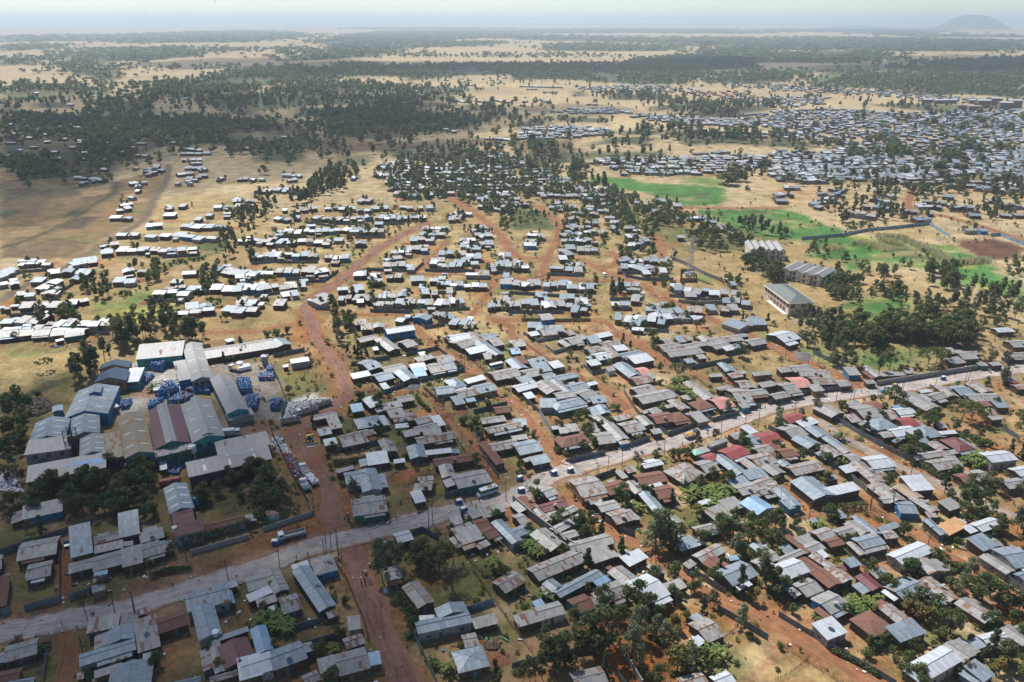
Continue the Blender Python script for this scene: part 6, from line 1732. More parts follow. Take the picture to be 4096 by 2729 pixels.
def frame_from_eave(c, v, E):
    a, b, q = at(c, v[0], v[1], E), at(c, v[2], v[3], E), at(c, v[4], v[5], E)
    e1, e2 = (b - a)[:2], (q - b)[:2]
    L1, L2 = float(np.hypot(*e1)), float(np.hypot(*e2))
    sgn = 1.0 if e1[0] * e2[1] - e1[1] * e2[0] > 0 else -1.0
    u1 = e1 / L1
    u2 = np.array([e2[1], -e2[0]]) * sgn / max(L2, 1e-6)
    k = L2 ** 2 / (L1 ** 2 + L2 ** 2)
    if L2 < 2.0 or u1 @ u2 < .6: k = 0
    u = u1 * (1 - k) + u2 * k
    u = np.array([*(u / np.hypot(*u)), 0.0])
    n = np.array([-u[1], u[0], 0.0]) * sgn
    L, d = float(u @ (b - a)), float(n @ (q - b))
    mid = (a + b) / 2
    return mid - u * L / 2, u, n, L, d

def house_geo(a, u, n, L, d, form, E, rise=None, over=.35, zbase=0.0):
    """Roof planes and wall prism of a house: near eave from a along u, depth d along n."""
    A = Vp(a); A.z = E
    U, W = Vp(u), Vp(n)
    B, C_, D = A + U * L, A + U * L + W * d, A + W * d
    up = Vector((0, 0, 1))
    ri = rise if rise is not None else .24 * ((L if form == 'G' else d) / 2) if form != 'm' else .13 * d
    ri = min(max(ri, .3), 2.4)
    if form == 'm':
        planes = [[A, B, C_ + up * ri, D + up * ri]]
    elif form == 'g':
        r1, r2 = (A + D) / 2 + up * ri, (B + C_) / 2 + up * ri
        planes = [[A, B, r2, r1], [C_, D, r1, r2]]
    elif form == 'G':
        r1, r2 = (A + B) / 2 + up * ri, (C_ + D) / 2 + up * ri
        planes = [[B, C_, r2, r1], [D, A, r1, r2]]
    else:
        if L >= d:
            k = min(d / 2, L / 2 - .2)
            r1, r2 = (A + D) / 2 + U * k + up * ri, (B + C_) / 2 - U * k + up * ri
            planes = [[A, B, r2, r1], [C_, D, r1, r2], [B, C_, r2], [D, A, r1]]
        else:
            k = min(L / 2, d / 2 - .2)
            r1, r2 = (A + B) / 2 + W * k + up * ri, (C_ + D) / 2 - W * k + up * ri
            planes = [[B, C_, r2, r1], [D, A, r1, r2], [A, B, r1], [C_, D, r2]]
    flip = (B - A).cross(D - A).z < 0
    if flip: planes = [p[::-1] for p in planes]
    # walls: footprint drawn in under the eaves, top follows the roof a little below it
    o = min(over, L * .12, d * .12)
    f = [A + U * o + W * o, B - U * o + W * o, C_ - U * o - W * o, D + U * o - W * o]
    lo = [Vector((p.x, p.y, zbase)) for p in f]
    e = E - .06
    walls = []
    t = [Vector((p.x, p.y, e)) for p in f]
    if form == 'm':
        t[2].z = t[3].z = e + ri * (d - 2 * o) / d
        t[0].z = t[1].z = e + .02
        cols = [[lo[0], lo[1], t[1], t[0]], [lo[1], lo[2], t[2], t[1]], [lo[2], lo[3], t[3], t[2]], [lo[3], lo[0], t[0], t[3]]]
    else:
        cols = [[lo[0], lo[1], t[1], t[0]], [lo[1], lo[2], t[2], t[1]], [lo[2], lo[3], t[3], t[2]], [lo[3], lo[0], t[0], t[3]]]
        if form == 'g':
            g1 = (t[0] + t[3]) / 2 + up * (ri * .93); g2 = (t[1] + t[2]) / 2 + up * (ri * .93)
            cols[1] = [lo[1], lo[2], t[2], g2, t[1]]; cols[3] = [lo[3], lo[0], t[0], g1, t[3]]
        elif form == 'G':
            g1 = (t[0] + t[1]) / 2 + up * (ri * .93); g2 = (t[2] + t[3]) / 2 + up * (ri * .93)
            cols[0] = [lo[0], lo[1], t[1], g1, t[0]]; cols[2] = [lo[2], lo[3], t[3], g2, t[2]]
    if flip: cols = [p[::-1] for p in cols]
    return planes, cols, f, ri

def add_roof(mb, planes, mat, tint, th=.07):
    for pl in planes:
        nrm = (pl[1] - pl[0]).cross(pl[2] - pl[0]).normalized()
        if nrm.z < 0: nrm = -nrm; pl = pl[::-1]
        h = Vector((-nrm.y, nrm.x, 0))
        h = h.normalized() if h.length > 1e-6 else (pl[1] - pl[0]).normalized()
        s = nrm.cross(h)
        k = len(pl)
        org = pl[0]
        uv = [((p - org).dot(h), (p - org).dot(s)) for p in pl]
        low = [p - Vector((0, 0, th)) for p in pl]
        fs = [tuple(range(k)), tuple(range(2 * k - 1, k - 1, -1))] + [(i, k + i, k + (i + 1) % k, (i + 1) % k) for i in range(k)]
        uvs = [uv, uv[::-1]] + [[uv[i], uv[i], uv[(i + 1) % k], uv[(i + 1) % k]] for i in range(k)]
        mb.add(pl + low, fs, mat, uvs, tint)

def add_walls(mb, cols, mat, tint):
    for c in cols:
        e = (c[1] - c[0]); e.z = 0
        e = e.normalized()
        uv = [((p - c[0]).dot(e), p.z) for p in c]
        mb.add(c, [tuple(range(len(c)))], mat, [uv], tint)

HOUSELIST = []
crop = None
for ln in HOUSES.strip().splitlines():
    if ln.startswith('@'): crop = ln[1:]; continue
    wing = ln.startswith('+')
    t = ln.lstrip('+ ').split()
    v = [float(q) for q in t[:6]]
    E = float(t[9]) if len(t) > 9 else 2.6
    rec = dict(v=v, form=t[6], roof=t[7], wall=t[8], E=E, crop=crop)
    a, u, n, L, d = frame_from_eave(crop, v, E)
    if rec['form'] == 'm':                           # the far eave stands higher than the near one
        d = d * .93
    d = max(d, 1.6)
    if E < 4:                                        # traced a little inside the true eaves
        a = a - u * L * .03 - n * d * .03; L *= 1.06; d *= 1.06
    rec.update(a=a, u=u, n=n, L=L, d=d)
    if wing: HOUSELIST[-1].append(rec)
    else: HOUSELIST.append([rec])
print("houses listed", len(HOUSELIST))

rg = np.random.default_rng(21)
ROWHOUSES = []
AUTOFENCE = []
for c, s in ROWS.items():
    for it in s.split(','):
        q = it.split()
        x1, y1, x2, y2, nn_ = (float(k) for k in q)
        a, b = at(c, x1, y1), at(c, x2, y2)
        nn_ = int(nn_)
        u = b - a; Ltot = float(np.linalg.norm(u)); u = u / Ltot
        n = np.array([-u[1], u[0], 0.0])
        if n[1] < 0: n = -n
        step = Ltot / nn_
        for k in range(nn_):
            L = step * rg.uniform(.80, 1.04); d = rg.uniform(5.4, 9.0)
            if L < 3.2: d = L * 1.0
            p = a + u * (step * k + (step - L) * .5) + n * rg.normal(0, 1.7)
            form = rg.choice(list("gmmgGm")) if L > 5 else rg.choice(list("mmg"))
            if form == 'G' and L > 10: form = 'g'
            roof = rg.choice(list("wwssssslllr")) if c not in "IM" else rg.choice(list("wwsssll"))
            wall = rg.choice(list("mmmmmmccaRR")) if rg.random() < .96 else str(rg.choice(list('bt')))
            E = rg.uniform(2.5, 3.1)
            an = rg.normal(0, .09)
            ca_, sa_ = math.cos(an), math.sin(an)
            u2 = np.array([u[0] * ca_ - u[1] * sa_, u[0] * sa_ + u[1] * ca_, 0]); n2 = np.array([-u2[1], u2[0], 0.0])
            if n2[1] < 0: n2 = -n2
            ROWHOUSES.append(dict(a=p - u2 * 0, u=u2, n=n2, L=L, d=d, form=str(form), roof=str(roof), wall=str(wall), E=E))
            if rg.random() < .38 and c in "IJKL":     # a kitchen or store behind or before the house
                bk = rg.random() < .7
                ROWHOUSES.append(dict(a=p + u2 * rg.uniform(0, L * .5) + n2 * (d + rg.uniform(1, 5) if bk else -rg.uniform(5, 8)), u=u2, n=n2, L=rg.uniform(2.6, 6.5), d=rg.uniform(2.4, 5), form=str(rg.choice(list("mmg"))), roof=str(rg.choice(list("wsslr"))), wall=str(wall), E=rg.uniform(2.1, 2.7)))
        if c in "IJKL" and nn_ >= 3 and rg.random() < .75: AUTOFENCE.append((a - n * rg.uniform(4, 8) - u * 2, b - n * rg.uniform(4, 8) + u * 2))
for ln in QUARTERS.strip().splitlines():
    q = ln.split()
    c, sy, sx, roofs = q[0], float(q[1]), float(q[2]), q[3]
    v = [float(k) for k in q[4:]]
    poly = np.array([at(c, v[i], v[i + 1])[:2] for i in range(0, len(v), 2)])
    lo, hi = poly.min(0), poly.max(0)
    an0 = rg.uniform(-.25, .25)
    yy = lo[1]
    cand = []
    while yy < hi[1]:
        xx = lo[0] + rg.uniform(0, sx)
        while xx < hi[0]:
            cand.append((xx, yy + rg.normal(0, sy * .16))); xx += sx * rg.uniform(.75, 1.25)
        yy += sy
    cand = np.array(cand)
    cand = cand[inside(cand, poly)]
    for (x, y) in cand:
        if rg.random() < .06: continue
        an = an0 + rg.normal(0, .12) + (math.pi / 2 if rg.random() < .15 else 0)
        u2 = np.array([math.cos(an), math.sin(an), 0]); n2 = np.array([-u2[1], u2[0], 0.0])
        if n2[1] < 0: n2 = -n2
        ROWHOUSES.append(dict(a=np.array([x, y, 0.0]), u=u2, n=n2, L=min(sx * .85, rg.uniform(7, 13)), d=rg.uniform(5, 8.5), form=str(rg.choice(list("gmggh"))), roof=roofs[rg.integers(len(roofs))], wall=str(rg.choice(list("mcaRm"))), E=rg.uniform(2.6, 3.2)))
print("row houses", len(ROWHOUSES))

# footpaths worn from the doors to the nearest road
allr = np.concatenate([rp for _, _, rp in ROADLIST])
for h in HOUSELIST:
    r = h[0]
    if r['a'][1] > 430: continue
    q0 = (r['a'] + r['u'] * r['L'] * rg.uniform(.3, .7) - r['n'] * .6)[:2]
    dd = np.hypot(*(allr - q0).T); j = int(np.argmin(dd))
    if dd[j] > 45 or dd[j] < 4: continue
    mid = (q0 + allr[j]) / 2 + rg.normal(0, dd[j] * .10, 2)
    pp = smooth_path(np.array([q0, mid, allr[j]]), 2.5)
    n_ = np.gradient(pp, axis=0); n_ = np.stack([-n_[:, 1], n_[:, 0]], 1); n_ /= np.linalg.norm(n_, axis=1)[:, None] + 1e-9
    w_ = rg.uniform(.7, 1.3)
    paint(np.concatenate([pp + n_ * w_, (pp - n_ * w_)[::-1]]), [(.30, .16, .085), (.34, .24, .14), (.26, .12, .06)][rg.integers(3)], 1.6, rg.uniform(.5, .9))
# bare, trodden, grown-over and ashy patches of the yards
for r in ROWHOUSES + [h[0] for h in HOUSELIST]:
    D_ = r['a'][1]
    if D_ > 1500: continue
    for _ in range(2):
        q = (r['a'] + r['u'] * rg.uniform(-4, r['L'] + 4) + r['n'] * (rg.uniform(-9, 0) if rg.random() < .6 else r['d'] + rg.uniform(0, 6)))[:2]
        rx, ry, an = rg.uniform(3, 9), rg.uniform(2.5, 7), rg.uniform(0, 3.14)
        col = np.array([(.30, .115, .042), (.43, .33, .20), (.15, .15, .055), (.36, .24, .12), (.20, .13, .07), (.12, .14, .045)][rg.choice(6, p=[.20, .22, .22, .14, .12, .10] if D_ > 380 or q[0] > 40 else [.12, .05, .30, .10, .28, .15])])
        ix = np.searchsorted(GX, [q[0] - 12, q[0] + 12]); iy = np.searchsorted(GY, [q[1] - 14, q[1] + 14])
        if ix[0] >= ix[1] or iy[0] >= iy[1]: continue
        idx = (np.arange(iy[0], iy[1])[:, None] * len(GX) + np.arange(ix[0], ix[1])[None]).ravel()
        p = gp[idx] + wob[idx] * .8 - q
        e = np.hypot((p[:, 0] * math.cos(an) + p[:, 1] * math.sin(an)) / rx, (-p[:, 0] * math.sin(an) + p[:, 1] * math.cos(an)) / ry)
        k = (np.clip(1.5 - e, 0, 1) * rg.uniform(.35, .8))[:, None]
        gcol[idx] = gcol[idx] * (1 - k) + col * k
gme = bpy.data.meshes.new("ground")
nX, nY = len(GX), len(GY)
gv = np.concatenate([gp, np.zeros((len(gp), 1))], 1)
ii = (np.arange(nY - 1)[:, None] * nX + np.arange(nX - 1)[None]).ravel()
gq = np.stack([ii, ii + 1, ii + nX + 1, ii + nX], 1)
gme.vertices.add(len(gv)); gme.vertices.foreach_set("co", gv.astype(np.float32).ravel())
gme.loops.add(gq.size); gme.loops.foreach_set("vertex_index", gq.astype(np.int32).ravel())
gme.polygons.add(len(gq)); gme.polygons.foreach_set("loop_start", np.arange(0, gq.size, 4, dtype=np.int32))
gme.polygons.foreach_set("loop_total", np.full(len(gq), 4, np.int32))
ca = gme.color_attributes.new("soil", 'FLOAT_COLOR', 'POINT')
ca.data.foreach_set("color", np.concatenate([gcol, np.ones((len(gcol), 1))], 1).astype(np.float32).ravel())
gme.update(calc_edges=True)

def earth_shader(m, nt, nn, ll, bs, basecol):
    tc = N(nn, "ShaderNodeTexCoord")
    P_ = tc.outputs["Object"]
    n1 = noise(nt, P_, .09, 5, .62)
    n2 = noise(nt, P_, .55, 5, .68)
    n3 = noise(nt, P_, .0045, 6, .6)
    mp = N(nn, "ShaderNodeMapping"); mp.inputs["Scale"].default_value = (.0011, .006, 1); ll.new(P_, mp.inputs[0])
    n4 = noise(nt, mp.outputs[0], 1.0, 4, .6)
    f = math_node(nt, 'ADD', math_node(nt, 'MULTIPLY', n1, .55), math_node(nt, 'MULTIPLY', n2, .55))
    f = math_node(nt, 'ADD', f, math_node(nt, 'MULTIPLY', n3, .25))
    f = math_node(nt, 'ADD', f, math_node(nt, 'MULTIPLY', n4, .22))
    br = ramp(nt, f, .56, 1.02)
    c = mix_col(nt, br, mix_col(nt, 1.0, basecol, (.46, .45, .43), 'MULTIPLY'), mix_col(nt, 1.0, basecol, (1.42, 1.40, 1.34), 'MULTIPLY'))
    # scattered tufts, stones and bare spots
    t1 = ramp(nt, noise(nt, P_, 1.35, 3, .7), .62, .70)
    t0 = ramp(nt, noise(nt, P_, .05, 3, .6), .42, .62)
    c = mix_col(nt, math_node(nt, 'MULTIPLY', math_node(nt, 'MULTIPLY', t1, t0), .55), c, mix_col(nt, .6, c, (.07, .085, .03)))
    t2 = ramp(nt, noise(nt, P_, .33, 4, .65), .60, .72)
    c = mix_col(nt, math_node(nt, 'MULTIPLY', t2, .28), c, mix_col(nt, .7, c, (.30, .13, .055)))
    ll.new(c, bs.inputs["Base Color"])
    bs.inputs["Roughness"].default_value = .95
    bs.inputs["Specular IOR Level"].default_value = .1
    bmp = N(nn, "ShaderNodeBump"); bmp.inputs["Strength"].default_value = .5; bmp.inputs["Distance"].default_value = .25
    ll.new(n2, bmp.inputs["Height"]); ll.new(bmp.outputs[0], bs.inputs["Normal"])

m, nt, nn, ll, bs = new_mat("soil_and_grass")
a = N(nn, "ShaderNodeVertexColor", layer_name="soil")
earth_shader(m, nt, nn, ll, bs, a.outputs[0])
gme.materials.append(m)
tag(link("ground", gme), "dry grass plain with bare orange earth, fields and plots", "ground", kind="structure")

RNAME = dict(w="bright zinc", s="blue-grey zinc", l="pale weathered", r="rust-streaked", R="rust-brown", d="maroon", e="red", b="pale blue", n="navy blue", k="tan stained", f="light grey sheet", y="slate green", t="green", o="bare earth", p="faded pink")
FNAME = dict(g="gabled", G="gable-end", m="lean-to", h="hipped")
WNAME = dict(b="blue-walled", t="turquoise-walled", g="green-walled", w="white-walled", o="ochre-walled", k="cream-walled", e="pink-walled")

def on_wall(f, i, j, s, w, z0, z1, out=.035):
    """A frame whose x runs along wall f[i]->f[j] from fraction s, y outward."""
    a, b = f[i], f[j]
    e = (b - a); Lw = e.length; e = e.normalized()
    cen = (f[0] + f[2]) / 2
    n = Vector((e.y, -e.x, 0))
    if n.dot((a + b) / 2 - cen) < 0: n = -n
    p = a + e * (Lw * s)
    return Matrix(((e.x, n.x, 0, p.x), (e.y, n.y, 0, p.y), (0, 0, 1, 0), (0, 0, 0, 1)))

def panel(name, fr, w, z0, z1, mat, parent, org, depth=.05):
    mb = MB()
    mb.box((-w / 2, -.02, z0), (w / 2, depth, z1), 0, fr)
    mb.v = [(x - org[0], y - org[1], z - org[2]) for x, y, z in mb.v]
    return mb.build(name, mat, parent)

def shifted(mb, org):
    mb.v = [(x - org[0], y - org[1], z - org[2]) for x, y, z in mb.v]
    return mb

hl = []
def house_object(recs, rg, detail=True):
    r0 = recs[0]
    area = sum(r['L'] * r['d'] for r in recs)
    big = r0['E'] >= 4.0
    kind = "warehouse" if big and area > 60 else ("tin_shed" if area < 26 else "tin_roofed_house")
    cen = r0['a'] + r0['u'] * r0['L'] / 2 + r0['n'] * r0['d'] / 2
    org = (float(cen[0]), float(cen[1]), 0.0)
    root = empty(kind, org)
    cat = {"warehouse": "warehouse", "tin_shed": "shed", "tin_roofed_house": "house"}[kind]
    tag(root, None, cat, {"warehouse": "factory and store buildings", "tin_shed": "small tin sheds between the houses", "tin_roofed_house": "tin-roofed houses of the town"}[kind])
    tint0 = float(rg.random())
    nwin = 0
    for wi, r in enumerate(recs):
        planes, cols, f, ri = house_geo(r['a'], r['u'], r['n'], r['L'], r['d'], r['form'], r['E'], rise=(None if not big else .16 * (r['L'] if r['form'] == 'G' else r['d'])))
        tint = (tint0 + .13 * wi) % 1
        wb, rb = MB(), MB()
        add_walls(wb, cols, 0, tint); add_roof(rb, planes, 0, tint, .07 if not big else .16)
        if r['roof'] in "ryslwdR" and r['form'] in "gGh" and len(planes) >= 2:           # ridge capping
            pl = planes[0]
            rs = sorted(pl, key=lambda p: -p.z)[:2]
            rb.tube([rs[0] + Vector((0, 0, .02)), rs[1] + Vector((0, 0, .02))], .11, 5, 0, tint)
        shifted(wb, org).build("wall", WALL[r['wall']], root)
        ro = shifted(rb, org).build("roof", ROOF[r['roof']], root)
        if not detail: continue
        h = r['E']
        if not big and rg.random() < .62:            # a lean-to built on to one side or the back, where there is room
            for sd in rg.permutation(3):
                w_ = rg.uniform(1.8, 3.6)
                if sd < 2:
                    ln_ = r['d'] * rg.uniform(.5, 1.0); s0 = (r['d'] - ln_) * rg.random(); nn_ = -r['u'] if sd == 0 else r['u']
                    a2 = r['a'] + (r['u'] * (r['L'] + w_ - .25) if sd == 0 else -r['u'] * (w_ - .25)) + r['n'] * s0; u2 = r['n']
                else:
                    ln_ = r['L'] * rg.uniform(.35, .8); s0 = (r['L'] - ln_) * rg.random(); nn_ = -r['n']
                    a2 = r['a'] + r['n'] * (r['d'] + w_ - .25) + r['u'] * s0; u2 = r['u']
                ok_ = True
                for f1 in (0, .5, 1):
                    for f2 in (-.25, .25, .7):
                        q_ = a2 + u2 * ln_ * f1 + nn_ * w_ * f2
                        for oh in HOUSELIST:
                            for o_ in oh:
                                if o_ is r: continue
                                d_ = q_ - o_['a']
                                if -.3 < d_ @ o_['u'] < o_['L'] + .3 and -.3 < d_ @ o_['n'] < o_['d'] + .3: ok_ = False
                        if np.min(np.hypot(*(allr - q_[:2]).T)) < 5.2: ok_ = False
                    if not ok_: break
                if not ok_: continue
                pl2, co2, f2_, r2_ = house_geo(a2, u2, nn_, ln_, w_, 'm', h - .62)
                wb2, rb2 = MB(), MB(); add_walls(wb2, co2, 0, (tint + .3) % 1); add_roof(rb2, pl2, 0, (tint + .53) % 1)
                shifted(wb2, org).build("lean_to_wall", WALL[str(rg.choice(list("mmxa")))], root)
                shifted(rb2, org).build("lean_to_roof", ROOF[str(rg.choice(list("llrsR" if r['roof'] in 'rRl' else "sslwr")))], root)
                break
        if kind == "tin_roofed_house" and r['form'] in 'gh' and rg.random() < .45:      # lower strip of roof over a porch
            fl_ = r['L'] * rg.uniform(.45, 1.0); st_ = (r['L'] - fl_) * rg.random(); dp = rg.uniform(1.0, 1.9)
            A0 = Vp(r['a']) + Vp(r['u']) * st_; A0.z = h - .22
            oA = A0 - Vp(r['n']) * dp; oA.z = h - .48
            pr = [oA, oA + Vp(r['u']) * fl_, A0 + Vp(r['u']) * fl_ + Vp(r['n']) * .1, A0 + Vp(r['n']) * .1]
            mb = MB(); add_roof(mb, [pr], 0, (tint + .37) % 1)
            pro = shifted(mb, org).build("porch_roof", ROOF[str(rg.choice(list("lsrR" if r['roof'] in 'rRl' else "slw")))], root)
            for q_ in (.04, .5, .96):
                pt = pr[0].lerp(pr[1], q_) + Vp(r['n']) * .12; mb = MB(); mb.tube([(pt.x, pt.y, 0), (pt.x, pt.y, h - .5)], .06, 5)
                shifted(mb, org).build("post", M_WOOD, root)
        if kind == "tin_roofed_house" and wi == 0:
            near = (0, 1)
            sides = [near]
            fr = on_wall(f, *near, float(rg.uniform(.35, .6)), 1, 0, 2)
            panel("door", fr, .95, 0.02, min(2.0, h - .35), M_DOORB if rg.random() < .3 else M_DOOR, root, org)
            if r['L'] > 6:
                for s in (.18, .82)[: 2 if r['L'] > 8 else 1]:
                    panel("window", on_wall(f, *near, s, 1, 0, 1), .9, 1.0, min(1.85, h - .3), M_SHUT if rg.random() < .5 else M_PANE, root, org); nwin += 1
            # the side the camera sees
            side = (3, 0) if r['a'][0] > 0 else (1, 2)
            if r['d'] > 5: panel("window", on_wall(f, *side, .5, 1, 0, 1), .8, 1.0, min(1.8, h - .3), M_PANE, root, org)
            if rg.random() < .16:                    # satellite dish on the roof
                pl = planes[0]
                c0 = sum(pl, Vector((0, 0, 0))) / len(pl)
                mb = MB()
                mb.tube([c0, c0 + Vector((0, 0, .7))], .05, 5)
                dv = Vector((-.3, .35, .88)).normalized(); uu = dv.orthogonal().normalized(); ww = dv.cross(uu)
                cc = c0 + Vector((0, 0, .8))
                ring = lambda rr, dd: [cc + dv * dd + (uu * math.cos(k * math.pi / 6) + ww * math.sin(k * math.pi / 6)) * rr for k in range(12)]
                pts = ring(.25, .02) + ring(.75, .16)
                mb.add(pts + [cc], [(k, (k + 1) % 12, 12 + (k + 1) % 12, 12 + k) for k in range(12)] + [(24, (k + 1) % 12, k) for k in range(12)])
                shifted(mb, org).build("satellite_dish", M_DISH, ro)
        if big and wi == 0:
            for s in (.2, .5, .8):
                panel("window", on_wall(f, 0, 1, s, 1, 0, 1), 1.5, h * .55, h * .78, M_PANE, root, org)
            panel("door", on_wall(f, 0, 1, .35, 1, 0, 1), 3.0, .03, min(3.6, h * .5), M_DOOR, root, org)
            if r['form'] in 'gG' and rg.random() < .8 and r['roof'] in 'lskf':
                for pl in planes:                    # translucent sheets let into the slope
                    mid = sum(pl, Vector((0, 0, 0))) / len(pl)
                    e = (pl[1] - pl[0]); e2 = e.normalized()
                    nrm = (pl[1] - pl[0]).cross(pl[2] - pl[0]).normalized()
                    if nrm.z < 0: nrm = -nrm
                    s2 = nrm.cross(e2)
                    for t_ in (-.3, 0, .3):
                        mb = MB()
                        q = mid + e * t_ + nrm * .02
                        mb.add([q - e2 * .45 - s2 * 1.4, q + e2 * .45 - s2 * 1.4, q + e2 * .45 + s2 * 1.4, q - e2 * .45 + s2 * 1.4], [(0, 1, 2, 3)])
                        shifted(mb, org).build("skylight", M_SKYL, ro)
    big_w = "broad " if area > 110 and kind == "tin_roofed_house" else ("long " if r0['L'] > 14 or r0['d'] > 14 else ("small " if area < 38 and kind != "tin_shed" else ""))
    desc = big_w + ("L-shaped " if len(recs) == 2 and kind != "warehouse" else "") + RNAME[r0['roof']] + " " + FNAME[r0['form']] + " " + {"warehouse": "factory shed", "tin_shed": "shed", "tin_roofed_house": "house"}[kind]
    if r0['wall'] in WNAME: desc = WNAME[r0['wall']] + " " + desc
    hl.append((root, desc, np.array(org)))
    return root
M_SKYL = plain("translucent_sheet", (.55, .52, .42), .4, .15, 2)

# the 300 that show largest stand alone; the rest of the town is one mass
def shown(r): return math.sqrt(r['L'] * r['d']) / math.hypot(r['a'][0], r['a'][1], CAM_H)
rg = np.random.default_rng(31)
sheds = [h for h in HOUSELIST if sum(r['L'] * r['d'] for r in h) < 26]
homes = [h for h in HOUSELIST if not sum(r['L'] * r['d'] for r in h) < 26]
print("homes", len(homes), "sheds", len(sheds))
homes.sort(key=lambda h: -max(shown(r) for r in h))
n_ware = sum(1 for h in homes if h[0]['E'] >= 4.0)
keep, rest = homes[:300 + n_ware], homes[300 + n_ware:]
for h in keep: house_object(h, rg)
for h in sheds: house_object(h, rg, detail=False)
wall_keys, roof_keys = list(WALL), list(ROOF)
mats = [WALL[k] for k in wall_keys] + [ROOF[k] for k in roof_keys]
far = MB()
for r in [q for h in rest for q in h] + ROWHOUSES:
    planes, cols, f, ri = house_geo(r['a'], r['u'], r['n'], r['L'], r['d'], r['form'], r['E'])
    t_ = float(rg.random())
    add_walls(far, cols, wall_keys.index(r['wall']), t_)
    add_roof(far, planes, len(wall_keys) + roof_keys.index(r['roof']), t_)
tag(far.build("distant_houses", mats), "tin-roofed houses of the farther streets and the far town", "houses", kind="stuff")
unique_labels(hl)
# ================================================================== trees
def leaf_mat(name, col, var=.45, trans=.40):
    m = bpy.data.materials.new(name); m.use_nodes = True
    nt = m.node_tree; nn = nt.nodes; ll = nt.links
    bs = nn["Principled BSDF"]
    t = N(nn, "ShaderNodeAttribute", attribute_name="tint")
    oi = N(nn, "ShaderNodeObjectInfo")
    v = math_node(nt, 'ADD', math_node(nt, 'MULTIPLY', t.outputs["Fac"], .7), math_node(nt, 'MULTIPLY', oi.outputs["Random"], .3))
    lo = tuple(c * (1 - var) for c in col); hi = (min(1, col[0] * (1 + var * 1.3)), min(1, col[1] * (1 + var)), min(1, col[2] * (1 + var * .7)))
    c = mix_col(nt, v, lo, hi)
    hue = math_node(nt, 'FRACT', math_node(nt, 'MULTIPLY', oi.outputs["Random"], 7.13))
    c = mix_col(nt, math_node(nt, 'MULTIPLY', hue, .38), c, (col[0] * 1.9, col[1] * 1.45, col[2] * .9))
    ll.new(c, bs.inputs["Base Color"]); bs.inputs["Roughness"].default_value = .65
    bs.inputs["Specular IOR Level"].default_value = .25
    tl = nn.new("ShaderNodeBsdfTranslucent"); ll.new(mix_col(nt, .5, c, (.12, .16, .03)), tl.inputs[0])
    ms = nn.new("ShaderNodeMixShader"); ms.inputs[0].default_value = trans
    ll.new(bs.outputs[0], ms.inputs[1]); ll.new(tl.outputs[0], ms.inputs[2])
    ll.new(ms.outputs[0], nn["Material Output"].inputs[0])
    return m
LEAF = {'b': leaf_mat("broad_leaf", (.085, .120, .052)), 'e': leaf_mat("eucalyptus_leaf", (.125, .150, .088)), 'p': leaf_mat("silver_leaf", (.20, .245, .155), .35),
        'a': leaf_mat("acacia_leaf", (.105, .135, .045)), 'd': leaf_mat("dry_twigs", (.105, .078, .048), .4, .05), 'c': leaf_mat("cypress_leaf", (.064, .094, .054)),
        'k': leaf_mat("banana_leaf", (.115, .175, .045), .45, .3), 'P': leaf_mat("palm_leaf", (.055, .085, .035)), 's': leaf_mat("bush_leaf", (.10, .145, .050)),
        'o': leaf_mat("olive_yellow_leaf", (.21, .185, .065), .4), 'reed': leaf_mat("pale_reed", (.52, .51, .34), .3, .45), 'y': leaf_mat("tuft", (.14, .13, .055), .5)}
BARK = plain("bark", (.12, .09, .065), .9, .4, 2)
BARKP = plain("pale_bark", (.30, .26, .21), .9, .3, 2)
KIND = {'b': ("broadleaf_tree", "dark bushy broadleaf tree", 7.0), 'e': ("eucalyptus_tree", "slender grey-green eucalyptus tree", 11.0), 'p': ("silvery_tree", "pale silvery-leaved tree", 9.0),
        'a': ("acacia_tree", "flat-topped acacia tree", 7.0), 'd': ("dry_tree", "bare brown dry tree", 6.0), 'c': ("conifer_tree", "dark pointed conifer", 7.0), 'k': ("banana_plant", "broad-leaved banana plant", 4.2),
        'P': ("palm_tree", "small fan palm", 4.5), 's': ("garden_shrub", "low green shrub", 3.0), 'o': ("olive_leaved_tree", "yellowish olive-leaved tree", 5.5)}

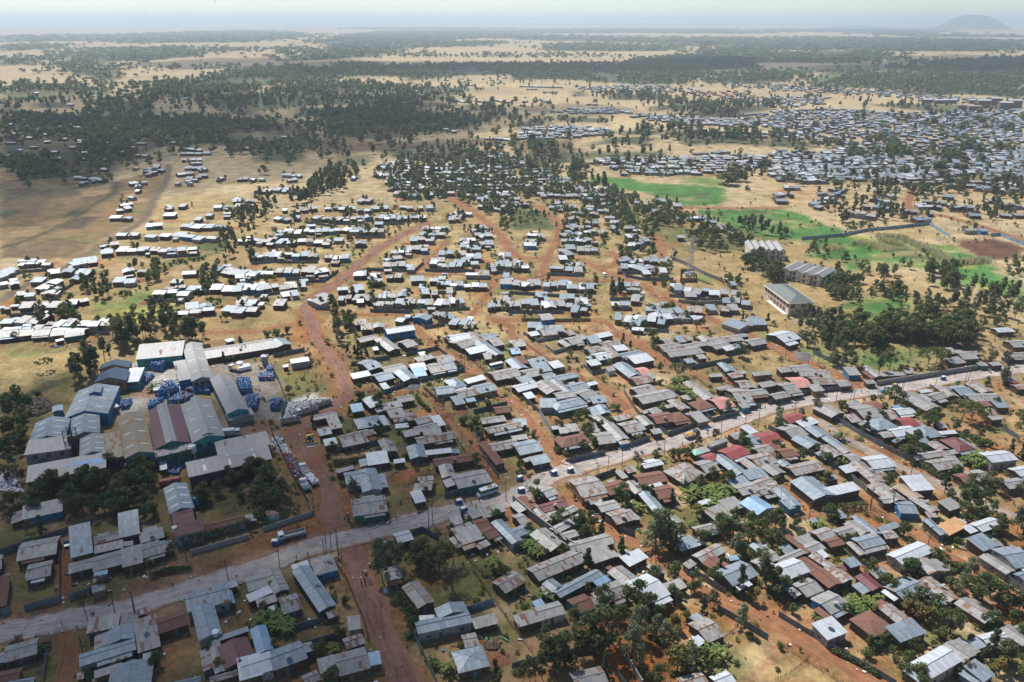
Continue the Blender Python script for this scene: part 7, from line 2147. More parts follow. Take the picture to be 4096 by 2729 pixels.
def blobs_of(kind, H, rg):
    out = []
    if kind == 'b' or kind == 'o':
        r = H * .40
        ax = rg.uniform(.75, 1.3)
        for _ in range(16):
            th, z = rg.uniform(0, 6.28), rg.uniform(-.9, 1.15)
            q = math.sqrt(max(0, 1 - z * z)) * rg.uniform(.35, .95)
            out.append((r * q * math.cos(th) * ax, r * q * math.sin(th) / ax, H * .58 + z * H * .33, rg.uniform(.10, .26) * H * .75))
    elif kind == 'e':
        for i in range(17):
            z = rg.uniform(.30, .98); w = H * .17 * (1 - ((z - .62) / .5) ** 2 * .8)
            th = rg.uniform(0, 6.28)
            out.append((w * math.cos(th) * rg.uniform(.2, 1), w * math.sin(th) * rg.uniform(.2, 1), z * H, H * rg.uniform(.045, .10)))
    elif kind == 'p':
        for i in range(26):
            z = rg.uniform(.16, .97); w = H * .25 * (1 - z) ** .6 * 1.15
            th = rg.uniform(0, 6.28)
            out.append((w * math.cos(th) * rg.uniform(.4, 1), w * math.sin(th) * rg.uniform(.4, 1), z * H, H * rg.uniform(.06, .11)))
    elif kind == 'a':
        for i in range(24):
            th, q = rg.uniform(0, 6.28), math.sqrt(rg.uniform(0, 1))
            out.append((H * .62 * q * math.cos(th), H * .62 * q * math.sin(th), H * (.90 - .16 * q * q + rg.uniform(-.06, .05)), H * rg.uniform(.09, .15)))
    elif kind == 'd':
        for i in range(14):
            th, z = rg.uniform(0, 6.28), rg.uniform(.35, .98)
            out.append((H * .34 * math.cos(th) * rg.uniform(.2, 1), H * .34 * math.sin(th) * rg.uniform(.2, 1), z * H, H * rg.uniform(.08, .16)))
    elif kind == 'c':
        for i in range(24):
            z = rg.uniform(.10, .98); w = H * .23 * (1 - z) + .02 * H
            th = rg.uniform(0, 6.28)
            out.append((w * math.cos(th) * rg.uniform(.3, 1), w * math.sin(th) * rg.uniform(.3, 1), z * H, H * rg.uniform(.05, .085)))
    elif kind == 's':
        for i in range(10):
            th, q = rg.uniform(0, 6.28), rg.uniform(0, .8)
            out.append((H * .55 * q * math.cos(th), H * .55 * q * math.sin(th), H * rg.uniform(.25, .75), H * rg.uniform(.18, .30)))
    return out

def leaves(kind, H, rg, n, size):
    """n leaf-sized faces through the crown: (n,4,3) corners and a tone for each."""
    if kind in 'kP':
        q, t = [], []
        stems = 5 if kind == 'k' else 1
        for s in range(stems):
            bx, by = (rg.normal(0, .7), rg.normal(0, .7)) if kind == 'k' else (0, 0)
            hh = H * rg.uniform(.45, .8) if kind == 'k' else H * .78
            for _ in range(max(3, int(n / stems / 3))):
                th = rg.uniform(0, 6.28); L = H * (rg.uniform(.35, .6) if kind == 'k' else rg.uniform(.36, .5)); w = L * (.13 if kind == 'k' else .075)
                lift = rg.uniform(.5, 1.5) if kind == 'k' else rg.uniform(-.4, 1.3)
                d = np.array([math.cos(th), math.sin(th), 0]); sd = np.array([-d[1], d[0], 0])
                p = np.array([bx, by, hh]); prev = p; tone = rg.random()
                z0 = hh if kind == 'P' else hh * .55
                for k in range(3):
                    f0, f1 = k / 3, (k + 1) / 3
                    P0 = np.array([bx, by, z0]) + d * L * f0 + np.array([0, 0, L * (lift * f0 - 1.1 * f0 * f0)])
                    P1 = np.array([bx, by, z0]) + d * L * f1 + np.array([0, 0, L * (lift * f1 - 1.1 * f1 * f1)])
                    w0, w1 = w * (.5 + 1.2 * f0 * (1 - f0) * 2), w * (.5 + 1.2 * f1 * (1 - f1) * 2) * (1 if k < 2 else .3)
                    q.append([P0 - sd * w0, P0 + sd * w0, P1 + sd * w1, P1 - sd * w1]); t.append(tone)
        return np.array(q), np.array(t)
    bl = np.array(blobs_of(kind, H, rg))
    pr = bl[:, 3] ** 2; pr /= pr.sum()
    k = rg.choice(len(bl), n, p=pr)
    d = rg.normal(0, 1, (n, 3)); d[:, 2] += .25
    d /= np.linalg.norm(d, axis=1)[:, None]
    flat = {'a': .45, 'e': .9, 'p': .9}.get(kind, .85)
    c = bl[k, :3] + d * bl[k, 3:4] * rg.uniform(.55, 1.12, (n, 1)) * np.array([1, 1, flat])
    c[:, 2] = np.maximum(c[:, 2], size * .3)
    nr = d + rg.normal(0, .55, (n, 3)); nr /= np.linalg.norm(nr, axis=1)[:, None]
    u = np.cross(nr, rg.normal(0, 1, (n, 3))); u /= np.linalg.norm(u, axis=1)[:, None] + 1e-9
    v = np.cross(nr, u)
    s = (size * rg.uniform(.6, 1.35, (n, 1)))
    asp = .7 if kind != 'd' else .16
    if kind == 'd': s = s * 2.2
    q = np.stack([c - u * s * .5 - v * s * .2 * asp, c + v * s * .5 * asp - u * s * .1, c + u * s * .5 + v * s * .1 * asp, c - v * s * .5 * asp + u * s * .1], 1)
    tone = np.clip(.5 + rg.normal(0, .22, n) + (rg.random(len(bl)) - .5)[k] * .5, 0, 1)
    return q, tone

def crown_mesh(kind, H, seed, n, size, name):
    rg = np.random.default_rng(seed)
    q, t = leaves(kind, H, rg, n, size)
    return np_mesh(name, q.reshape(-1, 3), np.arange(len(q) * 4).reshape(-1, 4), LEAF[kind], np.repeat(t, 4))

def trunk_mesh(kind, H, seed):
    rg = np.random.default_rng(seed)
    mb = MB()
    top = {'e': .9, 'c': .8, 'p': .75, 'a': .62, 'b': .5, 'o': .5, 'd': .7, 'P': .78, 'k': .5, 's': .35}[kind] * H
    r = {'e': .016, 'c': .02, 'p': .022, 'a': .028, 'b': .032, 'o': .03, 'd': .03, 'P': .035, 'k': .03, 's': .03}[kind] * H
    if kind == 'k':
        for _ in range(4):
            x, y = rg.normal(0, .6, 2)
            mb.tube([(x * .15, y * .15, -.1), (x, y, H * .5)], [r, r * .6], 6)
    elif kind == 's':
        for _ in range(5):
            x, y = rg.normal(0, .25 * H, 2)
            mb.tube([(0, 0, -.1), (x, y, H * .5)], [r, r * .3], 5)
    else:
        bend = rg.normal(0, .03 * H, 2)
        pts = [(0, 0, -.15), (bend[0] * .5, bend[1] * .5, top * .5), (bend[0], bend[1], top)]
        mb.tube(pts, [r, r * .75, r * .3], 7)
        if kind != 'P':
            for b in blobs_of(kind, H, np.random.default_rng(seed))[:: 2 if kind in 'bao' else 3]:
                z0 = top * rg.uniform(.35, .9)
                mb.tube([(bend[0] * z0 / top, bend[1] * z0 / top, z0), ((b[0]) * .55, b[1] * .55, (z0 + b[2]) / 2 + .1 * H * .3), (b[0], b[1], b[2])], [r * .45, r * .3, r * .1], 5)
    return mb.mesh("stems" if kind in "ks" else "trunk", BARKP if kind in 'ea' else BARK)

NLEAF = {'b': (900, .60), 'o': (900, .50), 'e': (800, .62), 'p': (1300, .50), 'a': (1000, .55), 'd': (420, .5), 'c': (900, .50), 'k': (90, 1), 'P': (66, 1), 's': (420, .45)}
PROTO = {}
for k_, (nm, lb, H) in KIND.items():
    n_, sz = NLEAF[k_]
    PROTO[k_] = [(crown_mesh(k_, H, 50 * s + ord(k_), n_, sz, "crown"), trunk_mesh(k_, H, 50 * s + ord(k_))) for s in range(4)]

TREELIST = []
crop = None
for ln in TREES.strip().splitlines():
    if ln.startswith('@'): crop = ln[1:]; continue
    t = ln.split()
    for i in range(0, len(t), 4):
        p = at(crop, float(t[i]), float(t[i + 1]))
        TREELIST.append((t[i + 3], float(t[i + 2]), p))
rg = np.random.default_rng(77)
def fill(poly, n):
    lo, hi = poly.min(0), poly.max(0)
    out = []
    while len(out) < n:
        q = rg.uniform(lo, hi, (n * 3, 2))
        q = q[inside(q, poly)]
        for a in q:
            if len(out) < n: out.append(a)
    return np.array(out)
for ln in CLUMPS.strip().splitlines():
    t = ln.split()
    v = [float(q) for q in t[4:]]
    poly = np.array([at(t[0], v[i], v[i + 1])[:2] for i in range(0, len(v), 2)])
    for a in fill(poly, int(t[2])):
        TREELIST.append((t[1], float(t[3]) * rg.uniform(.7, 1.2), np.array([a[0], a[1], 0.0])))

# a tree or bush of the yard beside many of the houses
def dense(p):                                      # leafy quarter in the middle of the town
    X, Y = to_px(p); return math.exp(-((X - 1900) / 700) ** 2 - ((Y - 800) / 150) ** 2) + .6 * math.exp(-((X - 2500) / 350) ** 2 - ((Y - 880) / 130) ** 2)
for r in ROWHOUSES:
    if r['a'][1] > 1250: continue
    n_ = rg.poisson(.55 + 2.6 * dense(r['a']))
    for _ in range(n_):
        q = r['a'] + r['u'] * rg.uniform(-3, r['L'] + 3) + r['n'] * (r['d'] + rg.uniform(.5, 6) if rg.random() < .6 else -rg.uniform(2, 7))
        k = str(rg.choice(list("bbbbeosspc")))
        TREELIST.append((k, rg.uniform(2.6, 6.2) if k not in 'se' else (rg.uniform(5, 9) if k == 'e' else rg.uniform(1.5, 3)), np.array([q[0], q[1], 0.0])))
for h in HOUSELIST:
    r = h[0]
    if r['E'] >= 4: continue
    for _ in range(rg.poisson(.5)):
        q = r['a'] + r['u'] * rg.uniform(-2, r['L'] + 2) + r['n'] * (r['d'] + rg.uniform(.5, 4))
        k = str(rg.choice(list("bbsssodk")))
        TREELIST.append((k, rg.uniform(2, 4.6) if k != 's' else rg.uniform(1.2, 2.4), np.array([q[0], q[1], 0.0])))
TREELIST = [t for t in TREELIST if not any(np.min(np.hypot(*(rp[::2] - t[2][:2]).T)) < w_ * .5 + 1.3 for _, w_, rp in ROADLIST)]
# no crown inside a wall, no trunk in the road
def blocked(p, kind):
    for h in HOUSELIST:
        for r in h:
            d = p - r['a']
            x, y = d @ r['u'], d @ r['n']
            if .2 < x < r['L'] - .2 and .2 < y < r['d'] - .2: return r, x, y
    return None
def settle(p, kind):
    b = blocked(p, kind)
    if b:
        r, x, y = b
        opts = [(y, -r['n'], y), (r['d'] - y, r['n'], 0), (x, -r['u'], 0), (r['L'] - x, r['u'], 0)]
        dist, dv, _ = min(opts, key=lambda o: o[0])
        p = p + dv * (dist + .7)
    return p
TREELIST = [(k, h, settle(p, k)) for k, h, p in TREELIST]
def tree_size(t): return t[1] / math.hypot(t[2][0], t[2][1], CAM_H) * (1 if t[0] not in 'sk' else .8)
shrubs = sorted([t for t in TREELIST if t[0] in 'sk'], key=lambda t: -tree_size(t))
trees = sorted([t for t in TREELIST if t[0] not in 'sk'], key=lambda t: -tree_size(t))
print("trees", len(trees), "shrubs and bananas", len(shrubs))
per = {}
own, mass = [], []
for t in trees: (own if len(own) < 620 and per.setdefault(t[0], 0) < 300 else mass).append(t) or per.__setitem__(t[0], per.get(t[0], 0) + 1)
ns = {'s': 0, 'k': 0}
for t in shrubs:
    (own if ns[t[0]] < 220 else mass).append(t); ns[t[0]] += 1
tl_ = []
for i, (k, h, p) in enumerate(own):
    nm, lb, H = KIND[k]
    cm, tm = PROTO[k][i % 4]
    sc = h / H * rg.uniform(.92, 1.08)
    root = empty(nm, (float(p[0]), float(p[1]), 0.0), rg.uniform(0, 6.28))
    root.scale = (sc * rg.uniform(.9, 1.12),) * 2 + (sc,)
    tag(root, None, "tree" if k not in 'sk' else ("shrub" if k == 's' else "banana plant"), {"b": "broadleaf trees among the houses", "e": "eucalyptus trees of the town", "k": "banana plants in the yards", "s": "shrubs of the yards"}.get(k, nm.replace('_', ' ') + "s of the town"))
    link("crown", cm, root); link("stems" if k in "ks" else "trunk", tm, root)
    size = "tall " if h > H * 1.25 else ("small " if h < H * .75 else "")
    tl_.append((root, size + lb, np.array([p[0], p[1], 0])))
unique_labels(tl_)

# ---- the rest: woods and groves as masses of leaf clusters
def template(kind, n, size, seed):
    q, t = leaves(kind, 1.0 * KIND[kind][2] if kind in KIND else 1, np.random.default_rng(seed), n, size)
    return q / KIND[kind][2], t
TPL = {}
def tpl(kind, lod, s):
    key = (kind, lod, s)
    if key not in TPL:
        n, sz = {0: (240, 1.35), 1: (90, 2.2), 2: (30, 3.4), 3: (14, 4.8)}[lod]
        if kind in 'kP': n = max(12, n // 3)
        TPL[key] = template(kind, n, sz * KIND[kind][2] / 9, 900 + 7 * s + ord(kind) + lod)
    return TPL[key]
def mass_object(name, kind, items, label, cat):
    """items: (x, y, height, width factor)"""
    V, T = [], []
    for i, (x, y, h, wf) in enumerate(items):
        D = math.hypot(x, y)
        lod = 0 if D < 900 else 1 if D < 1900 else 2 if D < 4200 else 3
        q, t = tpl(kind, lod, i % 5)
        an = rg.uniform(0, 6.28); c, s = math.cos(an), math.sin(an)
        M_ = np.array([[c * wf, -s * wf, 0], [s * wf, c * wf, 0], [0, 0, 1]]) * h
        V.append(q.reshape(-1, 3) @ M_.T + np.array([x, y, 0])); T.append(np.repeat(np.clip(t + rg.normal(0, .22), 0, 1), 4))
    V = np.concatenate(V); T = np.concatenate(T)
    me = np_mesh(name, V, np.arange(len(V)).reshape(-1, 4), LEAF[kind], T)
    tag(link(name, me), label, cat, kind="stuff")
    print(name, kind, len(items), len(V) // 4)
by = {}
for k, h, p in mass: by.setdefault(k, []).append((p[0], p[1], h, 1.0))
woods = {'b': [], 'e': []}
_ft = np.random.default_rng(3).normal(0, 1, (64, 64))
def vnoise(q, sc):
    a = q / sc; i = np.floor(a).astype(int); f = a - i; f = f * f * (3 - 2 * f)
    g = lambda dx, dy: _ft[(i[:, 0] + dx) % 64, (i[:, 1] + dy) % 64]
    return (g(0, 0) * (1 - f[:, 0]) + g(1, 0) * f[:, 0]) * (1 - f[:, 1]) + (g(0, 1) * (1 - f[:, 0]) + g(1, 1) * f[:, 0]) * f[:, 1]
def fractal(q, sc): return .6 * vnoise(q, sc) + .35 * vnoise(q + 31.7, sc / 2.3) + .2 * vnoise(q + 77.1, sc / 5.1)
for kind, sp, h, poly in WOODLIST:
    lo, hi = poly.min(0), poly.max(0)
    area = .5 * abs(np.dot(poly[:, 0], np.roll(poly[:, 1], 1)) - np.dot(poly[:, 1], np.roll(poly[:, 0], 1)))
    sp = sp * .68
    n = min(int(area / sp / sp), 12000)
    if n < 1: continue
    q = fill(poly, n)
    Dm = float(poly[:, 1].mean())
    q = q + rg.normal(0, 1, q.shape) * np.array([1.0, 1.4]) * (sp * 1.2 + .010 * Dm)
    f = fractal(q, sp * 9) if sp < 30 else fractal(q / np.array([2.2, 1.0]), sp * 7)
    q = q[f > (-.36 if sp < 30 else -.55)]
    big = max(1.1, sp / 15)
    for (x, y) in q:
        hh = h * rg.uniform(.55, 1.35)
        woods.setdefault(kind if rg.random() < .86 else ('e' if kind == 'b' else 'b'), []).append((x, y, hh, min(big, 5.5) * rg.uniform(.7, 1.35)))
# single trees and thickets over the open plain
far_poly = np.array([ground(-400, 560)[:2], ground(4500, 560)[:2], ground(4500, 170)[:2], ground(-400, 170)[:2]])
q = fill(far_poly, 14000)
f = fractal(q / np.array([3.0, 1.0]), 420)
keep_ = (f > .70) | (rg.random(len(q)) < .006)
for (x, y) in q[keep_]:
    woods['b' if rg.random() < .7 else 'e'].append((x, y, 11 * rg.uniform(.6, 1.3), rg.uniform(1.2, 2.0) * max(1, y / 3500)))
near_poly = np.array([ground(0, 700)[:2], ground(2400, 620)[:2], ground(4096, 560)[:2], ground(4096, 330)[:2], ground(0, 330)[:2]])
q = fill(near_poly, 1500)
q = q[fractal(q, 130) > .0]
for (x, y) in q: woods['e' if rg.random() < .6 else 'b'].append((x, y, rg.uniform(5, 11), rg.uniform(.9, 1.4)))
for k in by: 
    if k in 'sk': mass_object("undergrowth", k, by[k], "far " + KIND[k][1] + "s in the yards beyond", "shrubs")
    else: woods.setdefault(k, []); woods[k] = by[k] + woods[k]
for k in woods: mass_object("woodland", k, woods[k], {"b": "dark broadleaf woods and groves across the plain", "e": "grey-green eucalyptus groves and belts across the plain"}.get(k, "far " + KIND[k][1] + "s between the houses"), "woods")
# weeds, tufts and low bushes on the open ground
def tufts(name, kind, n, polys, h0, label):
    items = []
    for c, pts, k in polys:
        poly = np.array([at(c, pts[i], pts[i + 1])[:2] for i in range(0, len(pts), 2)])
        for (x, y) in fill(poly, int(n * k)):
            p = np.array([x, y, 0.0])
            if any(np.min(np.hypot(*(rp[::2] - p[:2]).T)) < w_ * .55 + .3 for _, w_, rp in ROADLIST): continue
            if blocked(p, kind): continue
            items.append((x, y, h0 * rg.uniform(.5, 1.4), rg.uniform(.8, 1.8)))
    mass_object(name, kind, items, label, "weeds")
NEARP = [("C", [-2203, -1450, 2203 * 2 - 1, -1450, 2203 * 2 + 200, 1700, -2400, 1700], 1.0)]
tufts("undergrowth", 's', 1500, NEARP, 1.3, "low weeds and small bushes in the yards")
tufts("undergrowth", 'y' if False else 'o', 900, NEARP + [("K", [-2000, 300, 2199 * 2, 300, 2199 * 2, 1568, -2000, 1568], .8)], 1.0, "dry yellowish weeds on the open ground")
tufts("undergrowth", 'b', 500, [("K", [-2000, 300, 2199 * 2, 300, 2199 * 2, 1568, -2000, 1568], 1.0)], 2.4, "dark bushes between the middle houses")

# tall pale reed rows between the green fields
for c, pts, wd in (("L", [960, 645, 1130, 692], 5), ("L", [950, 622, 1180, 642], 4), ("L", [1180, 665, 1290, 705, 1400, 755, 1500, 805, 1600, 852, 1730, 845, 1880, 830], 6), ("L", [870, 690, 940, 715, 1010, 742], 5), ("L", [500, 725, 600, 720], 8), ("L", [765, 688, 820, 682], 6)):
    p = smooth_path(np.array([at(c, pts[i], pts[i + 1])[:2] for i in range(0, len(pts), 2)]), 1.2)
    Q, T = [], []
    for a in p:
        for _ in range(26):
            x, y = a + rg.normal(0, wd * .36, 2); h = rg.uniform(2.4, 4.2)
            th = rg.uniform(0, 6.28); d = np.array([math.cos(th), math.sin(th), 0]); lean = np.array([*rg.normal(0, .5, 2), 0])
            b = np.array([x, y, 0.0])
            Q.append([b - d * .22, b + d * .22, b + lean + d * .10 + [0, 0, h], b + lean - d * .10 + [0, 0, h]]); T += [rg.random()] * 4
    Q = np.array(Q)
    o = link("reed_hedge", np_mesh("reed_hedge", Q.reshape(-1, 3), np.arange(len(Q) * 4).reshape(-1, 4), LEAF['reed'], T))
    tag(o, None, "reed hedge", "tall pale reed rows of the green fields")
    REEDS = globals().setdefault("REEDS", []); REEDS.append((o, "tall pale reed row", np.array([*p[len(p) // 2], 0])))
unique_labels(REEDS)
# clipped hedges
HED = []
for c, pts, w_, h_ in (("A", [1320, 672, 1450, 625, 1630, 610], 1.6, 1.8), ("F", [680, 1160, 800, 1150, 945, 1120], 2.4, 2.2), ("D", [570, 1320, 740, 1395, 930, 1510], 1.3, 1.6), ("H", [1325, 1175, 1400, 1235, 1490, 1280], 2.2, 2.4),
                       ("D", [620, 95, 730, 80, 830, 75], 2.6, 2.6), ("D", [890, 1300, 950, 1270, 1005, 1220], 2, 2), ("K", [90, 1340, 400, 1345, 665, 1340], 1.6, 1.6), ("G", [1200, 150, 1290, 195, 1350, 230], 2, 2), ("F", [1490, 700, 1420, 640, 1380, 580], 1.4, 1.6), ("L", [400, 1280, 490, 1305], 1.4, 1.2)):
    p = smooth_path(np.array([at(c, pts[i], pts[i + 1])[:2] for i in range(0, len(pts), 2)]), .8)
    Q, T = [], []
    for a in p:
        n = 60
        d = rg.normal(0, 1, (n, 3)); d[:, 2] = np.abs(d[:, 2]); d /= np.linalg.norm(d, axis=1)[:, None]
        ctr = np.array([a[0], a[1], h_ * .35]) + d * np.array([w_ * .55, w_ * .55, h_ * .65]) * rg.uniform(.8, 1.1, (n, 1))
        nr = d + rg.normal(0, .5, (n, 3)); u = np.cross(nr, rg.normal(0, 1, (n, 3))); u /= np.linalg.norm(u, axis=1)[:, None]; v = np.cross(nr, u); v /= np.linalg.norm(v, axis=1)[:, None]
        s = rg.uniform(.2, .4, (n, 1))
        Q.append(np.stack([ctr - u * s, ctr - v * s * .7, ctr + u * s, ctr + v * s * .7], 1)); T += list(np.repeat(rg.random(n), 4))
    Q = np.concatenate(Q)
    o = link("hedge", np_mesh("hedge", Q.reshape(-1, 3), np.arange(len(Q) * 4).reshape(-1, 4), LEAF['b'], T))
    tag(o, None, "hedge", "clipped hedges")
    HED.append((o, "dense dark green hedge", np.array([*p[len(p) // 2], 0])))
unique_labels(HED)
# ================================================================== fences and poles
FM = {'c': wall_mat("fence_sheet", (.155, .185, .205), .8, .6), 'n': wall_mat("fence_blue_sheet", (.24, .37, .50), 1.0, .6), 's': M_WOOD, 'r': M_WOOD, 'w': WALL['c']}
FN = {'c': ("corrugated_fence", "grey corrugated sheet fence", "fence"), 'n': ("blue_sheet_fence", "blue sheet-metal fence", "fence"), 's': ("stick_fence", "rough brown stick fence", "fence"), 'r': ("rail_fence", "wooden rail fence", "fence"), 'w': ("masonry_wall", "grey masonry yard wall", "wall")}
rg = np.random.default_rng(5)
fl = []
for ln in FENCES.strip().splitlines():
    t = ln.split()
    k, h, c = t[0], float(t[1]), t[2]
    v = [float(q) for q in t[3:]]
    p = np.array([at(c, v[i], v[i + 1])[:2] for i in range(0, len(v), 2)])
    ctr = p.mean(0)
    root = empty(FN[k][0], (float(ctr[0]), float(ctr[1]), 0.0))
    body, posts = MB(), []
    run = 0.0
    for a, b in zip(p[:-1], p[1:]):
        d = b - a; L = float(np.hypot(*d)); d = d / max(L, 1e-6)
        fr = Matrix(((d[0], -d[1], 0, a[0] - ctr[0]), (d[1], d[0], 0, a[1] - ctr[1]), (0, 0, 1, 0), (0, 0, 0, 1)))
        if k in 'cn':
            n = max(1, int(L / 1.9))
            for i in range(n):
                hh = h + rg.normal(0, .06); s0, s1 = L * i / n, L * (i + 1) / n
                body.box((s0, -.03 + rg.normal(0, .015), .03), (s1 - .02, .02, hh), 0, fr, float(rg.random()))
                if i % 2 == 0: posts.append((a + d * s0, h + .18))
        elif k == 'w':
            body.box((0, -.12, 0), (L, .12, h), 0, fr, .4); body.box((0, -.17, h), (L, .17, h + .08), 0, fr, .9)
            for i in range(int(L / 3.2) + 1): posts.append((a + d * min(L, i * 3.2), h + .02))
        elif k == 's':
            n = max(2, int(L / .42))
            for i in range(n):
                q = a + d * (L * i / n) - ctr + rg.normal(0, .05, 2)
                hh = h * rg.uniform(.65, 1.15); le = rg.normal(0, .10, 2)
                body.tube([(q[0], q[1], -.05), (q[0] + le[0], q[1] + le[1], hh)], [.055, .035], 4, 0, float(rg.random()), False)
            body.tube([(*(a - ctr), h * .55), (*(b - ctr), h * .6)], .035, 4)
        else:
            for z in (h * .45, h * .9): body.tube([(*(a - ctr), z), (*(b - ctr), z)], .05, 4)
            for i in range(int(L / 1.6) + 1): posts.append((a + d * min(L, i * 1.6), h))
    nm = {'c': "sheeting", 'n': "sheeting", 's': "sticks", 'r': "rails", 'w': "masonry"}[k]
    body.build(nm, FM[k], root)
    for q, hh in posts[:70]:
        mb = MB()
        w_ = .06 if k != 'w' else .2
        if k == 'w': mb.box((-w_, -w_, 0), (w_, w_, hh + .1))
        else: mb.tube([(0, 0, -.1), (rg.normal(0, .03), rg.normal(0, .03), hh)], [w_, w_ * .8], 5)
        o = mb.build("post", M_WOOD if k != 'w' else WALL['c'], root, (float(q[0] - ctr[0]), float(q[1] - ctr[1]), 0))
    tag(root, None, FN[k][2], FN[k][1] + "s of the yards")
    mid = p[len(p) // 2] if len(p) > 2 else ctr
    fl.append((root, FN[k][1], np.array([mid[0], mid[1], 0])))
for i, (a, b) in enumerate(AUTOFENCE):              # yard fences of the farther rows
    a, b = a[:2], b[:2]
    d = b - a; L = float(np.hypot(*d)); d /= L
    if any(np.min(seg_dist(rp[::2], np.array([a, b]), False)) < w_ * .6 for _, w_, rp in ROADLIST): continue
    ctr = (a + b) / 2; k = 'c' if rg.random() < .6 else 's'
    root = empty(FN[k][0], (float(ctr[0]), float(ctr[1]), 0.0)); body = MB()
    fr = Matrix(((d[0], -d[1], 0, a[0] - ctr[0]), (d[1], d[0], 0, a[1] - ctr[1]), (0, 0, 1, 0), (0, 0, 0, 1)))
    n = int(L / (2.2 if k == 'c' else .9))
    for j in range(n):
        s0, s1 = L * j / n, L * (j + 1) / n
        if k == 'c': body.box((s0, -.03, .03), (s1 - .02, .03, 1.9 + rg.normal(0, .08)), 0, fr, float(rg.random()))
        else: body.box((s0, -.05, 0), (s0 + .12, .05, 1.5 + rg.normal(0, .15)), 0, fr, float(rg.random()))
    if k == 's': body.box((0, -.04, .9), (L, .04, 1.0), 0, fr)
    body.build("sheeting" if k == 'c' else "sticks", FM[k], root)
    tag(root, None, "fence", FN[k][1] + "s of the yards"); fl.append((root, "long far " + FN[k][1], np.array([ctr[0], ctr[1], 0])))
unique_labels(fl)
# blue sheets on the low front roof of the factory
def on_roof(X, Y, rec, lift=.05):
    planes, cols, f, ri = house_geo(rec['a'], rec['u'], rec['n'], rec['L'], rec['d'], rec['form'], rec['E'], rise=.16 * rec['d'])
    pl = planes[0]; nrm = (pl[1] - pl[0]).cross(pl[2] - pl[0]).normalized()
    o_ = Vector((0, 0, CAM_H)); d = Vector([float(q) for q in ground(X, Y)]) - o_
    return o_ + d * ((pl[0] - o_).dot(nrm) / d.dot(nrm)) + Vector((0, 0, lift))
low = [h[0] for h in HOUSELIST if h[0]['crop'] == 'E' and h[0]['v'][:2] == [222.0, 1312.0]][0]
TARP = plain("tarpaulin_blue", (.03, .22, .46), .5, .12, 2)
for i, pts in enumerate((((565, 1175), (600, 1172), (605, 1148), (570, 1152)), ((640, 1168), (770, 1148), (770, 1112), (645, 1135)), ((800, 1162), (890, 1140), (892, 1095), (800, 1112)), ((770, 1140), (800, 1135), (800, 1108), (772, 1112)))):
    q = [on_roof(*px("E", *t), low) for t in pts]
    mb = MB(); mb.add(q + [v - Vector((0, 0, .04)) for v in q], [(0, 1, 2, 3), (7, 6, 5, 4)] + [(j, 4 + j, 4 + (j + 1) % 4, (j + 1) % 4) for j in range(4)])
    tag(mb.build("tarpaulin", TARP), "bright blue sheet on the low front factory roof, the %s" % ("small leftmost one", "long middle one", "square right one", "narrow joining one")[i], "tarpaulin", "blue sheets on the factory roof")

pl_ = []
def pole_mesh(h):
    mb = MB(); mb.tube([(0, 0, -.2), (.02, 0, h)], [.13, .08], 7); return mb.mesh("post", M_POLE)
PMESH = {}
crop = None
for ln in POLES.strip().splitlines():
    t = ln.split()
    if t[0].startswith('@'): crop = t[0][1:]; t = t[1:]
    for i in range(0, len(t), 3):
        p = at(crop, float(t[i]), float(t[i + 1])); h = float(t[i + 2])
        root = empty("utility_pole", (float(p[0]), float(p[1]), 0.0), rg.uniform(-.5, .5))
        root.rotation_euler[1] = rg.normal(0, .03); root.rotation_euler[0] = rg.normal(0, .03)
        if h not in PMESH: PMESH[h] = pole_mesh(h)
        link("post", PMESH[h], root)
        if h >= 7:
            mb = MB(); mb.box((-.75, -.06, h - .55), (.75, .06, h - .43)); mb.build("crossarm", M_POLE, root)
            for s in (-.6, .6):
                mb = MB(); mb.tube([(s, 0, h - .43), (s, 0, h - .25)], [.05, .06], 6); mb.build("insulator", M_TRIM, root)
        tag(root, None, "utility pole", "dark wooden utility poles")
        pl_.append((root, ("tall " if h > 9 else "short " if h < 7 else "") + "dark wooden utility pole", p))
unique_labels(pl_)

# power line along the main road
def wire(c, pts, hts, label):
    mb = MB()
    P3 = [np.append(at(c, pts[i], pts[i + 1])[:2], hts) for i in range(0, len(pts), 2)]
    for a, b in zip(P3[:-1], P3[1:]):
        L = []
        for k in range(9):
            f = k / 8; q = a + (b - a) * f; q[2] -= 4 * f * (1 - f) * np.linalg.norm(b - a) * .012
            L.append(tuple(q))
        mb.tube(L, .018, 3, 0, .5, False)
    tag(mb.build("overhead_wire", M_TYRE), label, "wire", "overhead wires")
wire("A", [1968, 700, 990, 985, 755, 1035], 6.2, "thin overhead wire along the main road at left")
wire("G", [820, 1240, 945, 1210, 1540, 1020, 1795, 922, 2112, 860], 7.0, "thin overhead wire along the main road at right")

